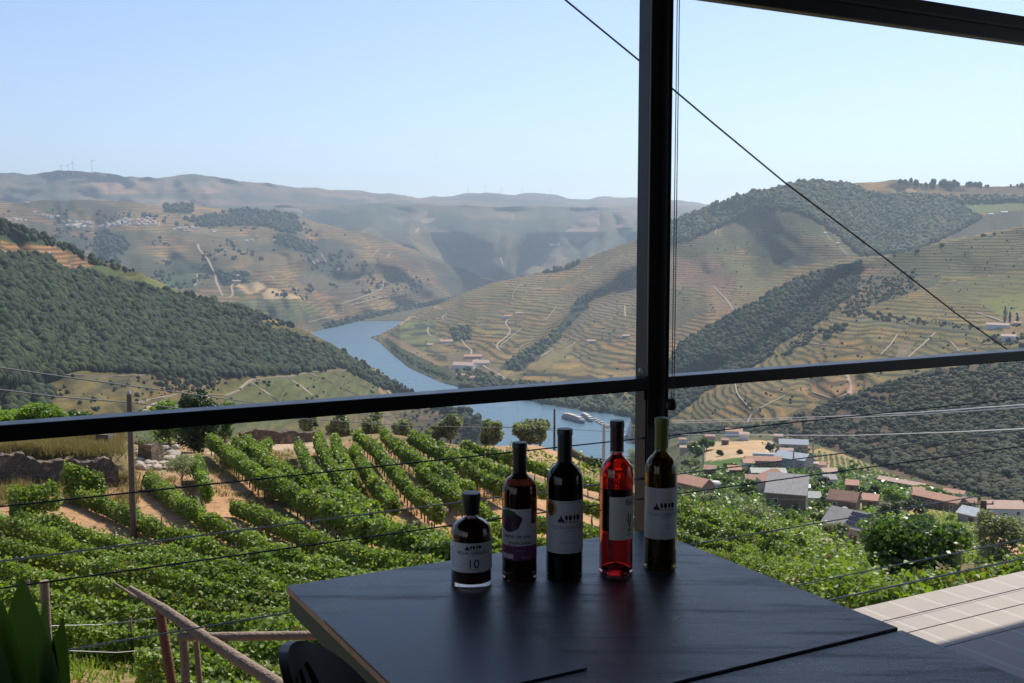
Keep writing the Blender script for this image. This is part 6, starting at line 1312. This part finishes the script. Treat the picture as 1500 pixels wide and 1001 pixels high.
tufts([(0, 640), (178, 632), (178, 668), (0, 672)], 1500, .45, 'dry straw coloured grass on the ledge above the stone wall', M_STRAWL)
tufts([(180, 650), (460, 640), (760, 650), (760, 740), (560, 760), (380, 740), (180, 720)], 1600, .22, 'short dry weeds on the bare orange soil between the rows', M_STRAWL)
tufts([(0, 700), (200, 700), (200, 740), (0, 740)], 500, .3, 'dry weeds at the foot of the stone wall', M_STRAWL)
tufts([(80, 940), (260, 930), (260, 1000), (80, 1000)], 160, .2, 'green weeds by the wooden handrail posts', M_VINE, 'weeds')
# small vine rows of the valley plots
def field_rows(quad, n, label, group, mat=M_VINE, h=1.3):
    (ax, ay), (bx, by), (cx_, cy_), (dx, dy) = quad            # a-b top edge, d-c bottom edge; rows run from top to bottom
    for k in range(n):
        t_ = (k + .5) / n; p0 = (ax + (bx - ax) * t_, ay + (by - ay) * t_); p1 = (dx + (cx_ - dx) * t_, dy + (cy_ - dy) * t_); Q = []
        for j in range(26):
            u = j / 25; h_ = hit(p0[0] + (p1[0] - p0[0]) * u + 2.5 * math.sin(u * 3), p0[1] + (p1[1] - p0[1]) * u, 40)
            if h_ is not None: Q.append(h_[:])
        if len(Q) < 4: continue
        Q = np.array(Q); rr = np.hypot(Q[:, 0], Q[:, 1]).mean(); seg = np.linalg.norm(np.diff(Q, axis=0), axis=1).sum(); nn = int(min(2500, seg * 16)); t2 = rng.random(nn) * (len(Q) - 1); i = t2.astype(int); fr = (t2 - i)[:, None]; i2 = np.minimum(i + 1, len(Q) - 1)
        c = Q[i] * (1 - fr) + Q[i2] * fr + rng.normal(size=(nn, 3)) * [.3, .3, .3]; c[:, 2] += h * .6
        o = leaf_mesh('vine_row', c - Q[0], max(.3, rr * .0016), mat, None, hexa=False); o.location = Q[0]; tag(o, label % (ORD[k] if k < len(ORD) else str(k)), 'vine row', group)
field_rows([(1348, 752), (1425, 758), (1432, 825), (1395, 830)], 8, '%s row from the left in the vineyard plot before the wire pole', 'vine rows in the plot before the pole')
field_rows([(1262, 768), (1288, 768), (1292, 792), (1268, 790)], 3, '%s row from the left in the small plot above the solar panels', 'vine rows above the solar panels')
ORD += ['fifteenth', 'sixteenth', 'seventeenth']
field_rows([(1196, 662), (1318, 692), (1335, 722), (1192, 688)], 15, '%s row from the left in the straw coloured vineyard beyond the village', 'vine rows in the straw coloured vineyard', M_OLIVE, .8)
# --- stone walls
def rubble_mat():
    t = NT('dry_stone'); p = t.pos(); v = t.n('ShaderNodeTexVoronoi', inp={'Vector': p, 'Scale': 6.5}); e = t.n('ShaderNodeTexVoronoi', feature='DISTANCE_TO_EDGE', inp={'Vector': p, 'Scale': 6.5})
    n = t.noise(1.5, p, 4); c = t.mix(v.outputs['Color'], (.075, .055, .04), (.155, .12, .09)); c = t.mix(t.math('SUBTRACT', 1.0, t.ramp(e.outputs[0], .0, .10)), c, (.05, .035, .025))  # stone tones darkened to stand for faces turned from the sun
    c = t.mix(t.ramp(n, .5, .65), c, (.24, .16, .10))
    return t.done(t.bsdf(c, .95, **{'Normal': t.bump(e.outputs[0], .8, .15)}))
M_STONE = rubble_mat()
def wall(line, h, th, label, seed=1, group=None):
    """line of foot pixels with distances"""
    q = []
    for (x1, y1, r1), (x2, y2, r2) in zip(line[:-1], line[1:]):
        n = max(2, int(abs(x2 - x1) / 5))
        for k in range(n): t_ = k / n; p = P(x1 + (x2 - x1) * t_, y1 + (y2 - y1) * t_, r1 + (r2 - r1) * t_); q.append(p)
    q = np.array(q); z = ground_z(q[:, 0], q[:, 1]); n = len(q); t = np.gradient(q[:, :2], axis=0); t /= np.linalg.norm(t, axis=1)[:, None]; nr_ = np.stack([-t[:, 1], t[:, 0]], -1)
    top = h * (.9 + .25 * fbm(np.arange(n) / 3.5, np.zeros(n), seed, 3)); v = []
    for s, zz in ((-1, -.4), (-1, None), (1, None), (1, -.4)):
        for i in range(n):
            v.append((q[i, 0] + nr_[i, 0] * s * th / 2 * (1 if zz else .8), q[i, 1] + nr_[i, 1] * s * th / 2 * (1 if zz else .8), z[i] + (zz if zz else top[i] + .05 * math.sin(i * 2.3 + s))))
    f = [(j * n + i, j * n + i + 1, (j + 1) % 4 * n + i + 1, (j + 1) % 4 * n + i) for j in range(4) for i in range(n - 1)]; ca = [(0, n, 2 * n, 3 * n), (n - 1, 4 * n - 1, 3 * n - 1, 2 * n - 1)]
    o = mesh_np('stone_wall', v, [np.array(f), np.array(ca)], M_STONE); return tag(o, label, 'wall', group)
wall([(-90, 705, 61.5), (60, 705, 61.9), (140, 704, 62.2), (177, 703, 62.5)], 1.6, .8, 'dry stone terrace wall at the left behind the first vines', 3)
wall([(-60, 660, 84), (60, 655, 85), (118, 652, 86)], 1.6, .8, 'upper ruined stone wall just beneath the handrail at left', 5)
wall([(150, 662, 70), (168, 645, 76), (178, 635, 82)], .8, .9, 'crumbling stone wall climbing behind the utility pole', 7)
wall([(212, 668, 74), (236, 664, 76)], 1.3, 1.1, 'stubby ruined stone wall end right of the utility pole', 9)
wall([(352, 640, 92), (400, 638, 93), (470, 634, 96)], 1.25, .9, 'long low rubble wall above the knoll vines', 11)
wall([(838, 672, 112), (880, 682, 112), (925, 688, 114)], 1.1, .7, 'low retaining wall at the river end of the knoll', 13)
# --- rubble heap and rocks
def rocks(poly, n, r0, r1, label, seed):
    rs = np.random.default_rng(seed); xs = [p[0] for p in poly]; ys = [p[1] for p in poly]; Q = []
    while len(Q) < n:
        h = hit(rs.uniform(min(xs), max(xs)), rs.uniform(min(ys), max(ys)), 30)
        if h is not None: Q.append(h[:])
    o = blobs('rubble', np.array(Q), rs.uniform(r0, r1, n), M_ROCK, label, 'rocks', tall=.7); return o
M_ROCK = simple('pale_rock', (.42, .36, .29), .9, .3, .8)
rocks([(1215, 745), (1250, 745), (1250, 762), (1215, 762)], 90, .4, 1.3, 'heap of pale rubble below the reddish brown roof', 2)
rocks([(200, 655), (260, 655), (260, 690), (200, 690)], 70, .12, .4, 'scattered pale stones right of the utility pole', 4)
for i, (px, py, w, lab) in enumerate([(336, 640, .9, 'pale boulder at the left end of the rubble wall')]):
    pass
# --- utility poles and wires
M_POLE = simple('pole_wood', (.12, .085, .065), .9, .35, 5, bump=.4); M_CPOLE = simple('pole_concrete', (.40, .38, .35), .9, .2, 3)
def upole(px, py, top, wid, label, mat=None, r=None, arm=0, name='utility_pole'):
    h = hit(px, py, 10) if r is None else Vector(P(px, py, r))
    if h is None: print('pole', px); return None
    rr = math.hypot(h.x, h.y); tz = P(px, top, rr)[2]; H_ = tz - h.z; root = empty(name, h); tag(root, label, 'pole', 'utility poles')
    w = wid / F * rr / 2; m = MB(); m.tube([(0, 0, -.8), (0, 0, H_ * .5), (0, 0, H_)], [w * 1.2, w * 1.05, w * .85], 10); m.build('shaft', mat or M_POLE, root, smooth=True)
    if arm:
        m = MB(); m.box((0, 0, H_ - .35 * arm), (2.0 * arm, .12 * arm, .12 * arm)); m.build('crossarm', mat or M_POLE, root)
        for s in (-.9, 0, .9): m = MB(); m.lathe([(.05 * arm, 0), (.09 * arm, .05 * arm), (.05 * arm, .14 * arm), (.08 * arm, .18 * arm), (.03 * arm, .26 * arm)], 10, (s * arm, 0, H_ - .29 * arm)); m.build('insulator', M_CPOLE, root)
    else:
        m = MB(); m.lathe([(.05, 0), (.09, .05), (.05, .14), (.02, .2)], 8, (0, 0, H_)); m.build('insulator', M_CPOLE, root)
    return root
upole(196, 787, 578, 8, 'slim wooden utility pole crossing the handrail at left', None)
upole(1437, 832, 733, 9, 'dark wooden pole carrying wires beside the houses at right', None, r=62, arm=.55)
upole(812, 664, 600, 3.2, 'thin dark pole behind the red wine bottle, river side', None, r=118)
upole(884, 702, 622, 4.5, 'grey lattice coloured concrete pole left of the pink bottle', M_CPOLE, r=128)
for px, py, top, lab in [(1162, 690, 660, 'left of two slim concrete poles before the pale blue shed'), (1190, 694, 648, 'tall slim concrete pole right of the pale blue shed'), (1030, 684, 652, 'slim dark pole at the left of the small green field'), (1320, 668, 650, 'thin pole on the edge of the straw coloured vineyard'), (1010, 668, 640, 'slim pole in the hamlet next to the green bottle')]:
    upole(px, py, top, 2.2, lab, M_CPOLE)
def wire(pts, rad, label, mat=M_DARKCABLE, group='overhead wires'):
    q = [Vector(P(*p)) for p in pts]; m = MB(); m.tube([p - q[0] for p in q], rad, 5); o = m.build('overhead_wire', mat); o.location = q[0]; tag(o, label, 'wire', group)
wire([(-40, 533, 44), (100, 553, 52), (195, 566, 60), (384, 592, 80), (542, 608, 96), (690, 622, 110), (818, 631, 118)], .035, 'upper dark overhead wire crossing the left valley')
wire([(-40, 566, 40), (80, 581, 46), (192, 590, 50), (300, 603, 60), (420, 612, 75), (600, 624, 95), (812, 628, 118), (884, 632, 128), (1000, 634, 140)], .03, 'lower dark overhead wire from the slim pole past the bottles')
wire([(984, 617, 150), (1200, 611, 110), (1350, 604, 85), (1510, 592, 66)], .035, 'upper pale overhead wire right of the post', M_STEEL)
wire([(984, 620, 150), (1200, 614, 110), (1350, 607, 85), (1510, 596, 66)], .03, 'pale overhead wire hanging just under the upper one', M_STEEL)
wire([(982, 637, 190), (1250, 638, 120), (1400, 633, 85), (1510, 628, 66)], .045, 'lower pale overhead wire, nearly level, above the yellow field', M_STEEL)
wire([(1150, 632, 160), (1350, 626, 110), (1510, 617, 80)], .03, 'faint dark overhead wire across the scrub slope')
wire([(1437, 738, 62), (1300, 735, 80), (1150, 732, 110), (1000, 722, 150)], .02, 'thin dark wire running from the wooden pole toward the bottles')
# --- boats and quay
M_HULL = simple('ship_hull', (.20, .20, .22), .5, .2, .2); M_SHIPW = simple('ship_white', (.50, .48, .46), .5, .12, .3); M_TENT = simple('ship_awning', (.58, .46, .38), .8, .2, .3)
def ship(px0, py0, px1, py1, beam_, h, label, decks=2):
    a = at_z(px0, py0, RIVER); b = at_z(px1, py1, RIVER); d = (b - a); L = d.length; rot = math.atan2(d.y, d.x); c = (a + b) / 2; root = empty('cruise_boat', (c.x, c.y, RIVER), rot); tag(root, label, 'boat', 'boats moored at the quay')
    def hull(z0, z1, s0, s1, name, mat):
        n = 14; v = []; 
        for z, s in ((z0, s0), (z1, s1)):
            for sd in (1, -1):
                for k in range(n + 1):
                    t_ = k / n; x = (t_ - .5) * L * s; w = beam_ / 2 * s * min(1, (1 - t_) * 5) ** .6 * min(1, .75 + t_ * 3) if t_ < 1 else .02; v.append((x, sd * w, z))
        N = n + 1; f = []
        for k in range(n):
            f += [(k, 2 * N + k, 2 * N + k + 1, k + 1), (N + k, N + k + 1, 3 * N + k + 1, 3 * N + k), (2 * N + k, 3 * N + k, 3 * N + k + 1, 2 * N + k + 1), (k, k + 1, N + k + 1, N + k)]
        f += [(0, N, 3 * N, 2 * N)]
        m = MB(); m.add(v, f); return m.build(name, mat, root)
    hull(-.5, h * .45, .95, 1.0, 'hull', M_HULL)
    for k in range(decks):
        z = h * .46 + k * h * .28; sc_k = .86 - .12 * k
        m = MB(); m.box((-L * .02 - k * L * .03, 0, z + h * .12), (L * sc_k, beam_ * (.86 - .1 * k), h * .24)); dk = m.build('deck_house', M_SHIPW, root)
        for s in (-1, 1): m = MB(); m.box((-L * .02 - k * L * .03, s * (beam_ * (.43 - .05 * k) + .03), z + h * .13), (L * sc_k * .94, .06, h * .09)); m.build('window_band', M_PANE, dk)
    m = MB(); m.box((-L * .1, 0, h * .46 + decks * h * .28 + .5), (L * .45, beam_ * .7, .12)); [m.box((-L * .1 + sx * L * .2, sy * beam_ * .3, h * .46 + decks * h * .28 + .1), (.15, .15, .8)) for sx in (-1, 1) for sy in (-1, 1)]; m.build('sun_awning', M_TENT, root)
    return root
ship(825, 612, 857, 621, 11, 9.5, 'larger white cruise boat moored beside the far bank', 2)
ship(853, 610, 868, 619, 8, 7.5, 'smaller white boat tucked behind the larger cruise boat', 2)
def quay(pts, w, h, label):
    q = [at_z(x, y, RIVER) for x, y in pts]; root = empty('quay', q[0]); tag(root, label, 'quay'); m = MB()
    for i, (a, b) in enumerate(zip(q[:-1], q[1:])):
        d = (b - a); rot = Matrix.Rotation(math.atan2(d.y, d.x), 3, 'Z'); m.box((a + b) / 2 - root.location + Vector((0, 0, h / 2 - .5)), (d.length * .985, w, h + 1), rot)
    m.build('pontoon', simple('quay_concrete', (.30, .27, .23), .9, .2, .3), root)
    m = MB()
    for i in range(5):
        t_ = i / 5 + .1; p = q[0].lerp(q[1], t_) - root.location; m.box(p + Vector((0, 0, h + 1.2)), (5, w * .6, 2.2))
    m.build('kiosk_row', M_SHIPW, root)
quay([(870, 615), (893, 627)], 8, 1.5, 'pale jetty with small kiosks running from the boats'); quay([(900, 634), (935, 648)], 10, 1.5, 'concrete landing stage between pink bottle and post')
for i, (px, py, lab) in enumerate([(836, 568, 'tiny white motorboat near the far bank under the manor'), (616, 547, 'tiny moored boat at the river bend')]):
    pass
# --- wind turbines on the skyline
M_TURB = simple('turbine_white', (.62, .62, .64), .5, .05)
def turbine(px, base_y, hpx, r, label, seed):
    b = Vector(P(px, base_y, r)); H_ = hpx / F * r; root = empty('wind_turbine', b); tag(root, label, 'wind turbine', 'wind turbines on the skyline')
    m = MB(); m.tube([(0, 0, -30), (0, 0, H_)], [2.3, 1.4], 8); m.build('tower', M_TURB, root, smooth=True); m = MB(); m.box((0, -1, H_ + 1), (4.5, 11, 4.5)); m.build('nacelle', M_TURB, root)
    for k in range(3):
        a = seed + k * 2.094; L = H_ * .52; m = MB(); m.tube([(0, -7, H_ + 1), (math.cos(a) * L * .3, -7, H_ + 1 + math.sin(a) * L * .3), (math.cos(a) * L, -7, H_ + 1 + math.sin(a) * L)], [1.0, 1.3, .4], 5); m.build('blade', M_TURB, root)
for i, (px, by, hp_, r, lab) in enumerate([(90, 252, 8, 9300, 'smallest wind turbine at the far left of the ridge'), (100, 252, 8, 9350, 'wind turbine second from the far left'), (107, 251, 11, 9300, 'wind turbine third from the far left'), (135, 250, 13, 9300, 'tallest wind turbine alone on the left ridge'), (686, 283, 8, 11900, 'first wind turbine of the faint middle group'), (711, 283, 10, 11900, 'second wind turbine of the faint middle group'), (735, 286, 9, 11900, 'third wind turbine of the faint middle group'), (765, 285, 9, 11950, 'fourth wind turbine of the faint middle group'), (806, 287, 9, 11950, 'last wind turbine of the faint middle group, nearest the post')]):
    turbine(px, by, hp_, r, lab, i * .7)
# --- parked cars in the village
def car(px, py, col, label, rot):
    h = hit(px, py, 30)
    if h is None: return
    root = empty('parked_car', h, face(h, rot)); tag(root, label, 'car', 'cars parked in the village'); pm_ = simple('car_paint', col, .3, .05)
    m = MB(); pr = [(-2.1, .35), (-2.1, .85), (-1.5, .95), (-.9, 1.42), (.7, 1.42), (1.3, .95), (2.1, .82), (2.15, .35)]; v = [(x, -.85, z) for x, z in pr] + [(x, .85, z) for x, z in pr]; n = len(pr)
    m.add(v, [tuple(range(n)), tuple(range(2 * n - 1, n - 1, -1))] + [(i, n + i, n + (i + 1) % n, (i + 1) % n) for i in range(n)]); m.build('body', pm_, root, bevel=.06)
    for s in (-1, 1): m = MB(); v = [(-1.25, s * .86, .98), (1.05, s * .86, .98), (.62, s * .86, 1.34), (-.85, s * .86, 1.34)]; v2 = [(a, b - s * .02, c) for a, b, c in v]; m.add(v + v2, [(0, 1, 2, 3), (7, 6, 5, 4), (0, 4, 5, 1), (1, 5, 6, 2), (2, 6, 7, 3), (3, 7, 4, 0)]); m.build('side_window', M_PANE, root)
    for sx in (-1.3, 1.3):
        for sy in (-.8, .8): m = MB(); m.tube([(sx, sy - .1, .33), (sx, sy + .1, .33)], .33, 14); m.build('wheel', M_PLASTIC, root)
car(1155, 712, (.6, .6, .62), 'silver car parked behind the bright orange hipped roof', .3); car(1172, 676, (.7, .7, .7), 'white car on the yard behind the pale blue shed', .1); car(1142, 664, (.5, .07, .06), 'red car beside the white roofed warehouse', -.2)
# blue and white canopy by the yard
sh = hit(1047, 722, 30)
if sh: 
    root = empty('gazebo', sh); tag(root, 'small round water tank, white over blue, beside the concrete yard', 'tank'); m = MB(); m.lathe([(2.0, 0), (2.0, 2.6)], 16); m.build('barrel', simple('blue_tank', (.05, .09, .28), .5), root); m = MB(); m.lathe([(2.02, 2.601), (2.0, 3.2), (1.5, 3.7), (.3, 3.9)], 16); m.build('lid', M_SHIPW, root); root.name = 'water_tank'
# ---------------------------------------------------------------- haze: one closed box of air round the whole valley
def haze():
    x0, x1, y0, y1, z0, z1 = -30500, 30500, -3500, 16500, -421, 1050
    v = [(x, y, z) for x in (x0, x1) for y in (y0, y1) for z in (z0, z1)]
    f = [(0, 1, 3, 2), (4, 6, 7, 5), (0, 4, 5, 1), (2, 3, 7, 6), (0, 2, 6, 4), (1, 5, 7, 3)]
    m = bpy.data.materials.new('haze_air'); m.use_nodes = True; t = m.node_tree; t.nodes.clear()
    o = t.nodes.new('ShaderNodeOutputMaterial'); p = t.nodes.new('ShaderNodeVolumePrincipled')
    p.inputs['Color'].default_value = (.66, .82, 1.0, 1); p.inputs['Density'].default_value = HAZE_D
    p.inputs['Anisotropy'].default_value = 0.35
    t.links.new(p.outputs[0], o.inputs['Volume'])
    ob = mesh_np('haze', v, np.array(f), m); tag(ob, kind='stuff', label='thin blue haze hanging over the river valley and far hills', cat='haze')
HAZE_D = 0.5 / 7400
haze()
